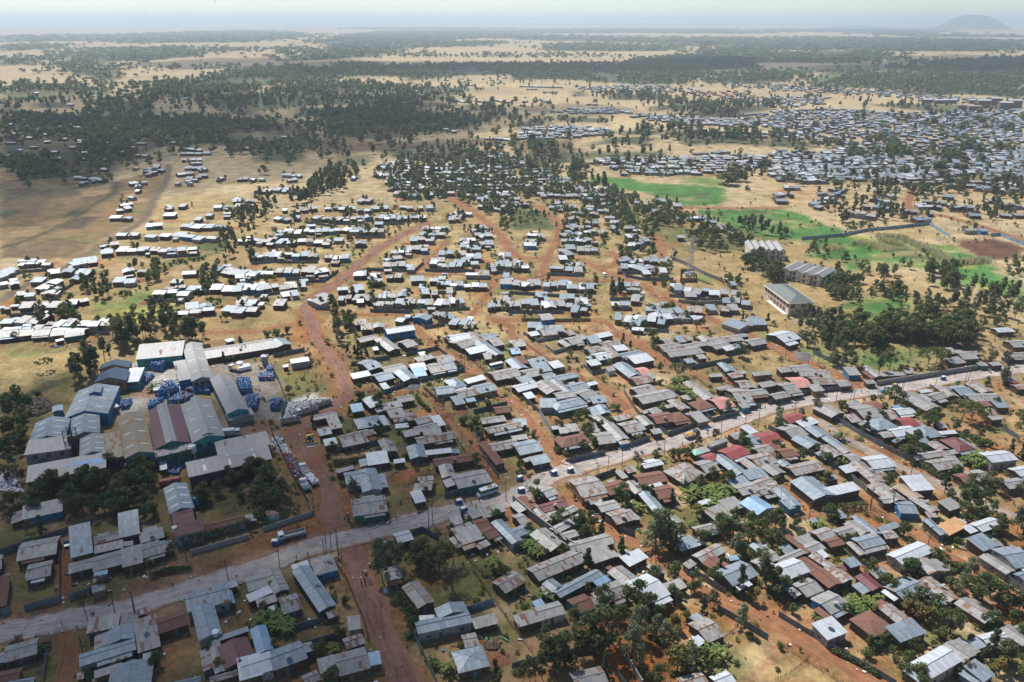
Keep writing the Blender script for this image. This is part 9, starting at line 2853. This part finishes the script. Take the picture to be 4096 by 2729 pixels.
def bus(c, r, f, label, load):
    o = vehicle("minibus", "bus", c, r, f, label, "green and white buses")
    part("body", V_LBLUE, o, lambda mb: mb.prism([(-3.6, .45), (-3.65, 1.5), (3.55, 1.5), (3.75, 1.2), (3.8, .5)], -1.1, 1.1, 0, .02))
    part("upper_body", V_GREEN, o, lambda mb: mb.prism([(-3.65, 1.5), (-3.55, 2.55), (3.1, 2.55), (3.5, 1.5)], -1.09, 1.09, 0, .03))
    part("roof", V_WHITE, o, lambda mb: mb.prism([(-3.5, 2.55), (-3.35, 2.72), (2.9, 2.72), (3.05, 2.55)], -1.02, 1.02, 0, .04))
    for s in (-1, 1):
        for i in range(5): part("window", M_GLASS, o, lambda mb: mb.box((-3.2 + i * 1.22, s * 1.085, 1.68), (-2.2 + i * 1.22, s * 1.115, 2.35)))
        part("headlight", M_LIGHT, o, lambda mb: mb.box((3.76, s * .8 - .2, .75), (3.83, s * .8 + .2, .95)))
        part("tail_light", M_LAMPR, o, lambda mb: mb.box((-3.68, s * .85 - .12, .8), (-3.62, s * .85 + .12, 1.1)))
    part("windscreen", M_GLASS, o, lambda mb: mb.add([(3.54, -.95, 1.55), (3.54, .95, 1.55), (3.14, .9, 2.5), (3.14, -.9, 2.5)], [(0, 1, 2, 3)]))
    part("bumper", V_WHITE, o, lambda mb: mb.box((3.6, -1.1, .35), (3.92, 1.1, .6)))
    part("door", V_GREEN, o, lambda mb: mb.box((1.75, -1.13, .5), (2.6, -1.10, 2.3)))
    def rack(mb):
        for y in (-.85, .85): mb.tube([(-3.2, y, 2.95), (2.0, y, 2.95)], .03, 4)
        for x in (-3.2, -1.9, -.6, .7, 2.0): mb.tube([(x, -.85, 2.72), (x, -.85, 2.95), (x, .85, 2.95), (x, .85, 2.72)], .03, 4)
    part("roof_rack", M_STEEL, o, rack)
    wheels(o, (-2.3, 2.5), 1.0, .42)
    if load:
        for i, (x, y, s, m_) in enumerate(((-2.4, .2, .5, MW), (-.6, -.1, .42, M_SACK), (-1.2, .2, .45, M_SACK), (.1, .1, .4, V_DUSTY))):
            mb = MB(); mb.tube([(0, 0, 0), (0, 0, s * .15), (0, 0, s * .8), (0, 0, s)], [s * .6, s * .8, s * .7, s * .3], 9)
            a, b = at(c, *r), at(c, *f); d = (b - a)[:2]; d /= np.linalg.norm(d); mid = (at(c, *r) + at(c, *f)) / 2
            w_ = mid[:2] + d * x + np.array([-d[1], d[0]]) * y
            q = mb.build("sack", m_, None, (float(w_[0]), float(w_[1]), 2.98)); tag(q, ["white sack at the rear of the bus roof", "front orange sack on the bus roof", "rear orange sack on the bus roof", "dusty bundle at the front of the bus roof"][i], "sack", "load on the bus roof")
    return o
M_SACK = plain("sack_orange", (.50, .18, .05), .8, .3, 3)
bus("F", (2055, 1392), (1930, 1432), "green and white minibus with sacks on its roof rack on the main road", True)
bus("F", (2110, 322), (2012, 345), "green and white bus parked in a yard below a dark tree", False)

def truck(c, r, f, L, label, cabm, bedm, load=None, cab=True, covered=False):
    o = vehicle("lorry" if cab else "truck_trailer", "truck" if cab else "trailer", c, r, f, label, "lorries and trailers")
    h = L / 2; x0 = h - 2.0 if cab else h
    part("chassis", V_DARK, o, lambda mb: mb.box((-h, -.45, .6), (h - .3, .45, .85)))
    def bed(mb):
        mb.box((-h, -1.2, .95), (x0 - .15, 1.2, 1.08))
        for s in (-1, 1): mb.box((-h, s * 1.2 - .05, 1.08), (x0 - .15, s * 1.2 + .05, 1.8 if not covered else 2.9))
        mb.box((-h, -1.15, 1.08), (-h + .1, 1.15, 1.8 if not covered else 2.9)); mb.box((x0 - .25, -1.15, 1.08), (x0 - .15, 1.15, 2.0 if not covered else 2.9))
        if covered: mb.box((-h, -1.25, 2.9), (x0 - .15, 1.25, 3.0))
    b = part("cargo_bed", bedm, o, bed)
    for i in range(4):
        x = -h + (x0 + h) * (i + .5) / 4
        for s in (-1, 1): part("stake", V_DARK, b, lambda mb: mb.box((x - .05, s * 1.27 - .03, 1.0), (x + .05, s * 1.27 + .03, 1.85)))
    if cab:
        part("cab", cabm, o, lambda mb: mb.prism([(x0, .75), (x0, 2.6), (x0 + .2, 2.75), (h - .35, 2.7), (h, 1.75), (h + .05, .75)], -1.15, 1.15, 0, .05))
        part("windscreen", M_GLASS, o, lambda mb: mb.add([(h + .02, -.95, 1.75), (h + .02, .95, 1.75), (h - .32, .9, 2.58), (h - .32, -.9, 2.58)], [(0, 1, 2, 3)]))
        for s in (-1, 1):
            part("side_window", M_GLASS, o, lambda mb: mb.box((x0 + .4, s * 1.15 - .012, 1.8), (x0 + 1.4, s * 1.15 + .012, 2.45)))
            part("headlight", M_LIGHT, o, lambda mb: mb.box((h + .02, s * .8 - .2, .95), (h + .09, s * .8 + .2, 1.15)))
            part("mirror", V_DARK, o, lambda mb: mb.box((h - .35, s * 1.38 - .08, 1.7), (h - .28, s * 1.38 + .08, 2.2)))
        part("bumper", V_DARK, o, lambda mb: mb.box((h - .1, -1.15, .5), (h + .15, 1.15, .8)))
    if load:
        mb = MB(); rg_ = np.random.default_rng(int(L * 10))
        for _ in range(60):
            x, y = rg_.uniform(-h + .3, x0 - .5), rg_.uniform(-1, 1); s = rg_.uniform(.25, .5)
            fr = Matrix.Translation((x, y, rg_.uniform(1.1, 1.8))) @ Matrix.Rotation(rg_.uniform(0, 6), 4, 'Z'); mb.box((-s, -s * .7, 0), (s, s * .7, s * .8), 0, fr)
        part("load", load, o, lambda m2: m2.add(mb.v, mb.f))
    wheels(o, ([-h + .9, -h + 2.0] if L > 7 else [-h + 1.0]) + [h - 1.0], 1.0, .5, .3)
    return o
truck("B", (405, 300), (210, 350), 8.6, "long flat-sided truck with a pale cab parked above the main road", V_LBLUE, V_DUSTY, None)
truck("F", (515, 700), (365, 735), 9.0, "dusty truck with a white cab before the white waste heap", V_CAB, V_DUSTY, MDK)
truck("F", (635, 640), (520, 675), 7.5, "cab-less dusty trailer at the right end of the waste heap", V_CAB, V_DUSTY, MDK, cab=False)
truck("F", (360, 790), (230, 810), 8.0, "dusty trailer parked across the factory gate", V_CAB, V_DUSTY, MDK, cab=False)
truck("F", (440, 1270), (395, 1190), 6.5, "white truck head-on beside the drum row on the factory road", V_CAB, V_CAB, MGY)
truck("F", (515, 1345), (450, 1270), 7.0, "white trailer loaded with pale rubble on the factory road", V_CAB, V_CAB, MW, cab=False)
truck("F", (445, 1395), (400, 1320), 6.0, "smaller truck with a blue-grey load beside the white trailer", V_CAB, V_LBLUE, MGY)
truck("G", (1495, 935), (1592, 910), 6.2, "truck with a yellow load driving along the main road", V_DARK, V_CAB, M_CARGO)
truck("E", (1935, 915), (2045, 905), 7.0, "white box truck beside the pale factory shed", V_CAB, V_CAB, None, covered=True)
truck("E", (2075, 365), (1975, 340), 6.5, "tipper with a yellowish load in the back truck yard", V_CAB, V_CAB, M_CARGO)

o = vehicle("wheel_loader", "loader", "F", (455, 940), (470, 1000), "yellow wheel loader standing on the factory road", None)
part("body", V_YEL, o, lambda mb: mb.prism([(-2.8, .9), (-2.8, 1.9), (-.6, 2.0), (-.2, 1.4), (1.2, 1.3), (1.2, .8)], -.95, .95, 0, .03))
part("cab", V_DARK, o, lambda mb: mb.prism([(-.7, 1.9), (-.6, 3.2), (.5, 3.2), (.6, 1.5), (-.3, 1.4)], -.75, .75, 0, .04))
part("cab_roof", V_YEL, o, lambda mb: mb.box((-.8, -.85, 3.2), (.65, .85, 3.34)))
part("lift_arm", V_YEL, o, lambda mb: [mb.tube([(.6, s * .5, 1.5), (1.9, s * .5, 1.5), (2.8, s * .5, .7)], .14, 5) for s in (-1, 1)])
part("bucket", M_STEEL, o, lambda mb: mb.prism([(2.7, .2), (2.6, 1.1), (2.9, 1.2), (3.05, .5), (3.8, .25), (3.8, .15)], -1.35, 1.35))
wheels(o, (-1.8, 1.2), 1.05, .75, .5)

def car(c, r, f, label, col):
    o = vehicle("parked_car", "car", c, r, f, label, "parked cars")
    part("body", col, o, lambda mb: mb.prism([(-2.0, .35), (-2.05, .9), (-1.6, 1.0), (.9, .98), (1.9, .8), (2.05, .4)], -.82, .82, 0, .05))
    part("cabin", M_GLASS, o, lambda mb: mb.prism([(-1.75, .98), (-1.3, 1.45), (.2, 1.47), (.95, .98)], -.74, .74, 0, .06))
    part("roof", col, o, lambda mb: mb.box((-1.25, -.66, 1.46), (.15, .66, 1.52)))
    for s in (-1, 1): part("headlight", M_LIGHT, o, lambda mb: mb.box((1.95, s * .6 - .15, .62), (2.06, s * .6 + .15, .75)))
    wheels(o, (-1.25, 1.25), .74, .31, .2)
car("A", (583, 365), (577, 412), "dark car parked in the narrow lane between the walled plots", V_DARK)
o = vehicle("white_van", "van", "K", (778, 940), (812, 972), "white minivan at the forked red lanes", None)
part("body", V_WHITE, o, lambda mb: mb.prism([(-2.2, .4), (-2.25, 1.9), (1.2, 1.95), (1.9, 1.15), (2.25, 1.0), (2.3, .45)], -.85, .85, 0, .05))
for s in (-1, 1):
    for i in range(3): part("window", M_GLASS, o, lambda mb: mb.box((-1.9 + i * 1.05, s * .845 - .012, 1.2), (-1.05 + i * 1.05, s * .845 + .015, 1.75)))
    part("headlight", M_LIGHT, o, lambda mb: mb.box((2.24, s * .6 - .15, .75), (2.32, s * .6 + .15, .9)))
part("windscreen", M_GLASS, o, lambda mb: mb.add([(1.93, -.72, 1.17), (1.93, .72, 1.17), (1.27, .68, 1.9), (1.27, -.68, 1.9)], [(0, 1, 2, 3)]))
wheels(o, (-1.4, 1.5), .76, .32, .2)

# ================================================================== people
def skin_person(name, J, mats):
    """J: {joint: (pos, radius)} with edges; grown with a Skin modifier into one continuous body."""
    names = list(J["p"])
    me = bpy.data.meshes.new(name)
    idx = {n: i for i, n in enumerate(names)}
    me.from_pydata([J["p"][n][0] for n in names], [(idx[a], idx[b]) for a, b in J["e"]], [])
    ob = bpy.data.objects.new(name, me); COL.objects.link(ob)
    sk = ob.modifiers.new("skin", 'SKIN'); sk.use_smooth_shade = True
    for i, n in enumerate(names):
        r = J["p"][n][1]; sv = me.skin_vertices[0].data[i]; sv.radius = (r, r) if not isinstance(r, tuple) else r; sv.use_root = n == "pelvis"
    ob.modifiers.new("sub", 'SUBSURF').levels = 1
    dg = bpy.context.evaluated_depsgraph_get(); dg.update()
    out = bpy.data.meshes.new_from_object(ob.evaluated_get(dg))
    bpy.data.objects.remove(ob, do_unlink=True)
    for m_ in mats: out.materials.append(m_)
    return out
def pose(st, arm=.1, bend=0):
    """st: stride; arm: arm swing. One joint table in metres, standing on z=0, facing +x."""
    p = {"pelvis": ((0, 0, .93), .135), "belly": ((.01, 0, 1.08), .125), "chest": ((.02 + bend, 0, 1.30), .145), "neck": ((.03 + bend, 0, 1.47), .055), "chin": ((.06 + bend, 0, 1.56), .075), "head": ((.04 + bend, 0, 1.67), .10)}
    e = [("pelvis", "belly"), ("belly", "chest"), ("chest", "neck"), ("neck", "chin"), ("chin", "head")]
    for s, q in ((1, "l"), (-1, "r")):
        f = st * s
        p["hip" + q] = ((0, .09 * s, .86), .095); p["knee" + q] = ((f * .5 + .03, .095 * s, .48), .06); p["ankle" + q] = ((f - .03 if f < 0 else f, .10 * s, .09), .04); p["toe" + q] = ((f + .15, .11 * s, .045), .035)
        e += [("pelvis", "hip" + q), ("hip" + q, "knee" + q), ("knee" + q, "ankle" + q), ("ankle" + q, "toe" + q)]
        p["sho" + q] = ((.02 + bend, .19 * s, 1.40), .065); p["elb" + q] = ((bend - f * arm * 2 - .02, .24 * s, 1.12), .045); p["wri" + q] = ((bend - f * arm * 3 + .08, .24 * s, .89), .032)
        p["palm" + q] = ((bend - f * arm * 3 + .11, .24 * s, .81), .033)
        e += [("chest", "sho" + q), ("sho" + q, "elb" + q), ("elb" + q, "wri" + q), ("wri" + q, "palm" + q)]
        for k, (dy, dl) in enumerate(((-.024, .075), (-.008, .088), (.008, .085), (.024, .068))):
            p["f%d%s" % (k, q)] = ((bend - f * arm * 3 + .125, .24 * s + dy, .81 - dl), .009); e.append(("palm" + q, "f%d%s" % (k, q)))
        p["th" + q] = ((bend - f * arm * 3 + .155, .24 * s - .02 * s, .785), .011); e.append(("palm" + q, "th" + q))
    return dict(p=p, e=e)
SKIN = plain("skin_brown", (.09, .05, .035), .6, .15, 8); HAIR = plain("hair_black", (.012, .011, .011), .8, .1)
CL = {n: plain("cloth_" + n, c, .85, .2, 6) for n, c in dict(white=(.62, .61, .60), blue=(.05, .10, .28), dark=(.03, .032, .04), red=(.36, .05, .04), green=(.05, .18, .11), grey=(.2, .2, .2), pale=(.45, .42, .36), purple=(.14, .08, .20)).items()}
PM = []
for k, (st, arm) in enumerate(((.20, .12), (.05, .05), (.27, .16), (-.16, .12))):
    PM.append(skin_person("body", pose(st, arm), [SKIN, CL["dark"], CL["white"], CL["dark"]]))
for me in PM:                                        # skin, trousers, shirt, shoes by where they sit on the body
    for pl in me.polygons:
        x, y, z = pl.center
        pl.material_index = 3 if z < .085 else (1 if z < .93 and abs(y) < .2 else (2 if 0.93 <= z < 1.46 and not (abs(y) > .2 and z < 1.06) else 0))
def hair_mesh():
    mb = MB(); rings, seg = 5, 10; pts = []; fs = []
    for i in range(rings + 1):
        a = (math.pi / 2) * (1 - i / rings * 1.15)
        for k in range(seg):
            th = 6.283 * k / seg; pts.append((.035 + .112 * math.cos(a) * math.cos(th) - .02, .108 * math.cos(a) * math.sin(th), 1.685 + .125 * math.sin(a)))
    for i in range(rings): fs += [(i * seg + k, i * seg + (k + 1) % seg, (i + 1) * seg + (k + 1) % seg, (i + 1) * seg + k) for k in range(seg)]
    mb.add(pts, fs); return mb.mesh("hair", HAIR)
HM = hair_mesh()
rg = np.random.default_rng(9)
pe = []
def person(p, rz, shirt, trousers, label=None, m=None, sc=1.0):
    o = link("person", PM[int(rg.integers(4)) if m is None else m], None, (float(p[0]), float(p[1]), float(p[2]) + .05 if len(p) > 2 else .05), rz)
    o.scale = (sc, sc, sc)
    for i, mt in ((1, CL[trousers]), (2, CL[shirt])):
        o.material_slots[i].link = 'OBJECT'; o.material_slots[i].material = mt
    link("hair", HM, o)
    tag(o, label, "person", "people walking on the roads and lanes")
    return o
crop = None
for ln in PEOPLE.strip().splitlines():
    t = ln.split()
    crop = t[0][1:]
    v = [float(q) for q in t[1:]]
    for i in range(0, len(v), 2):
        p = at(crop, v[i], v[i + 1])
        sh = str(rg.choice(["white", "blue", "dark", "red", "green", "grey", "pale", "purple"], p=[.2, .16, .22, .1, .08, .1, .08, .06])); tr = str(rg.choice(["dark", "dark", "grey", "blue", "pale"]))
        o = person(p, rg.uniform(0, 6.28), sh, tr, None, None, float(rg.uniform(.92, 1.05)))
        pe.append((o, "person in a %s top and %s trousers" % (sh, tr), p))
unique_labels(pe)
# cyclists
def bicycle(c, r, f, label):
    o = vehicle("bicycle", "bicycle", c, r, f, label, "bicycles on the main road")
    for x in (-.52, .52):
        def wheel(mb):
            pts = [(x + .33 * math.cos(k * .5236), 0, .34 + .33 * math.sin(k * .5236)) for k in range(13)]; mb.tube(pts, .022, 5, 0, .5, False)
            for k in range(6): mb.tube([(x, 0, .34), (x + .32 * math.cos(k * 1.047), 0, .34 + .32 * math.sin(k * 1.047))], .006, 3, 0, .5, False)
        part("wheel", M_TYRE, o, wheel)
    part("frame", V_DARK, o, lambda mb: [mb.tube(q, .02, 5) for q in ([(-.52, 0, .34), (-.1, 0, .32), (.38, 0, .78), (-.2, 0, .8), (-.1, 0, .32)], [(-.52, 0, .34), (-.2, 0, .8)], [(.52, 0, .34), (.38, 0, .9)])])
    part("saddle", M_TYRE, o, lambda mb: mb.box((-.34, -.07, .88), (-.08, .07, .95))); part("handlebar", M_STEEL, o, lambda mb: mb.tube([(.36, -.28, .98), (.38, 0, .92), (.36, .28, .98)], .015, 5))
    return o
RIDE = skin_person("body", (lambda J: (J["p"].update({"pelvis": ((-.2, 0, 1.02), .13), "belly": ((-.12, 0, 1.15), .12), "chest": ((.0, 0, 1.33), .14), "neck": ((.07, 0, 1.48), .055), "chin": ((.12, 0, 1.56), .075), "head": ((.12, 0, 1.67), .10)}),
      [J["p"].update({"hip" + q: ((-.16, .09 * s, .98), .09), "knee" + q: ((.18, .10 * s, .72 if s > 0 else .62), .06), "ankle" + q: ((-.02, .10 * s, .38 if s > 0 else .24), .04), "toe" + q: ((.14, .11 * s, .36 if s > 0 else .22), .035), "sho" + q: ((.03, .18 * s, 1.40), .062), "elb" + q: ((.2, .25 * s, 1.18), .045), "wri" + q: ((.34, .25 * s, 1.05), .032), "palm" + q: ((.37, .25 * s, 1.02), .033), "th" + q: ((.39, .22 * s, .99), .011), **{"f%d%s" % (k, q): ((.42, .25 * s + (k - 1.5) * .016, .975), .009) for k in range(4)}}) for s, q in ((1, "l"), (-1, "r"))], J)[-1])(pose(.1)), [SKIN, CL["dark"], CL["white"], CL["dark"]])
for pl in RIDE.polygons:
    x, y, z = pl.center; pl.material_index = 1 if z < 1.0 and x < .3 else (2 if z < 1.47 and not x > .26 else 0)
for (c, r, f, lb, sh) in (("F", (1868, 1500), (1830, 1508), "bicycle ridden left of the bus on the main road", "green"), ("F", (2012, 1452), (1985, 1440), "bicycle beside the bus on the main road", "red"), ("B", (1150, 185), (1128, 190), "bicycle before the green-walled market building", "dark")):
    b = bicycle(c, r, f, lb)
    o = link("person", RIDE, None, b.location, b.rotation_euler[2])
    for i, mt in ((1, CL["dark"]), (2, CL[sh])): o.material_slots[i].link = 'OBJECT'; o.material_slots[i].material = mt
    hm = link("hair", HM, o); hm.location = (.085, 0, 0)
    tag(o, "cyclist in a %s top, %s" % (sh, lb.replace("bicycle ", "")), "person", "cyclists on the main road")
# ================================================================== donkeys with jerrycans
M_DONK = plain("donkey_hide", (.13, .115, .10), .9, .3, 3); M_JERRY = plain("jerrycan_yellow", (.58, .46, .10), .5, .2, 5)
DJ = dict(p={"pelvis": ((-.42, 0, .90), .20), "mid": ((0, 0, .86), .23), "chest": ((.38, 0, .90), .22), "neck": ((.62, 0, 1.12), .12), "poll": ((.80, 0, 1.30), .10), "muz": ((1.05, 0, 1.10), .055), "tail": ((-.62, 0, .88), .03), "tail2": ((-.68, 0, .5), .03)},
          e=[("pelvis", "mid"), ("mid", "chest"), ("chest", "neck"), ("neck", "poll"), ("poll", "muz"), ("pelvis", "tail"), ("tail", "tail2")])
for s, q in ((1, "l"), (-1, "r")):
    DJ["p"].update({"ear" + q: ((.76, .07 * s, 1.50), .022), "sh" + q: ((.38, .12 * s, .72), .09), "kn" + q: ((.40 + .05 * s, .13 * s, .40), .042), "hf" + q: ((.40 + .02 * s, .13 * s, .03), .04), "th" + q: ((-.42, .13 * s, .72), .11), "st" + q: ((-.34, .13 * s, .55), .06), "hk" + q: ((-.50 - .04 * s, .13 * s, .38), .042), "bf" + q: ((-.46, .13 * s, .03), .04)})
    DJ["e"] += [("poll", "ear" + q), ("chest", "sh" + q), ("sh" + q, "kn" + q), ("kn" + q, "hf" + q), ("pelvis", "th" + q), ("th" + q, "st" + q), ("st" + q, "hk" + q), ("hk" + q, "bf" + q)]
DM = skin_person("body", DJ, [M_DONK])
for i, (x, y, an) in enumerate(((943, 640, -1.1), (979, 575, -1.25), (1012, 590, -1.0))):
    p = at("B", x, y); o = link("donkey", DM, None, (float(p[0]), float(p[1]), .04), an)
    wh = ["nearest", "middle", "right-hand"][i]
    tag(o, "grey pack donkey carrying yellow jerrycans up the lower lane, the %s one" % wh, "donkey", "pack donkeys on the lower lane")
    mb = MB()
    for s in (-1, 1):
        for k in (-1, 0, 1): mb.box((k * .28 - .12, s * .34 - .10, .72), (k * .28 + .12, s * .34 + .10, 1.12)); mb.box((k * .28 - .05, s * .34 - .04, 1.12), (k * .28 + .05, s * .34 + .04, 1.18))
    for k in (-.5, .5): mb.box((k * .3 - .12, -.14, 1.10), (k * .3 + .12, .14, 1.36))
    tag(mb.build("jerrycan_bundle", M_JERRY, None, (float(p[0]), float(p[1]), .04), an), "bundle of yellow jerrycans on the %s donkey" % wh, "jerrycans", "jerrycan loads")
# birds high over the left plain
for i, (X, Y, D) in enumerate(((580, 48, 700), (862, 6, 620))):
    u, v = (X - PW / 2) / FPX, (PH / 2 - Y) / FPX
    d = np.array([u, CP + v * SP, -SP + v * CP]) * D
    root = empty("bird", (float(d[0]), float(d[1]), float(CAM_H + d[2])), .8 * i)
    mb = MB(); mb.tube([(-.5, 0, 0), (-.2, 0, .02), (.2, 0, .03), (.5, 0, .02)], [.05, .12, .12, .03], 6); mb.build("body", V_DARK, root)
    for s in (-1, 1): mb = MB(); mb.add([(-.2, s * .1, .05), (.25, s * .1, .05), (.15, s * .8, .35), (-.1, s * 1.5, .25), (-.25, s * .7, .3)], [(0, 1, 2, 3, 4)]); mb.build("wing", V_DARK, root)
    tag(root, "dark bird gliding %s in the pale sky" % ("lower" if i == 0 else "near the top edge"), "bird", "birds")
# ================================================================== air
mb = MB()
mb.box((-60000, -500, -1.2), (60000, 60000, 262.0))
m = bpy.data.materials.new("haze_air"); m.use_nodes = True
nt = m.node_tree; nt.nodes.clear()
out = nt.nodes.new("ShaderNodeOutputMaterial"); pv = nt.nodes.new("ShaderNodeVolumePrincipled")
pv.inputs["Color"].default_value = (.80, .90, .965, 1); pv.inputs["Density"].default_value = 1.0e-4; pv.inputs["Anisotropy"].default_value = .25
nt.links.new(pv.outputs[0], out.inputs["Volume"])
tag(mb.build("haze", m), "pale blue haze over the whole plain", "haze", kind="stuff")
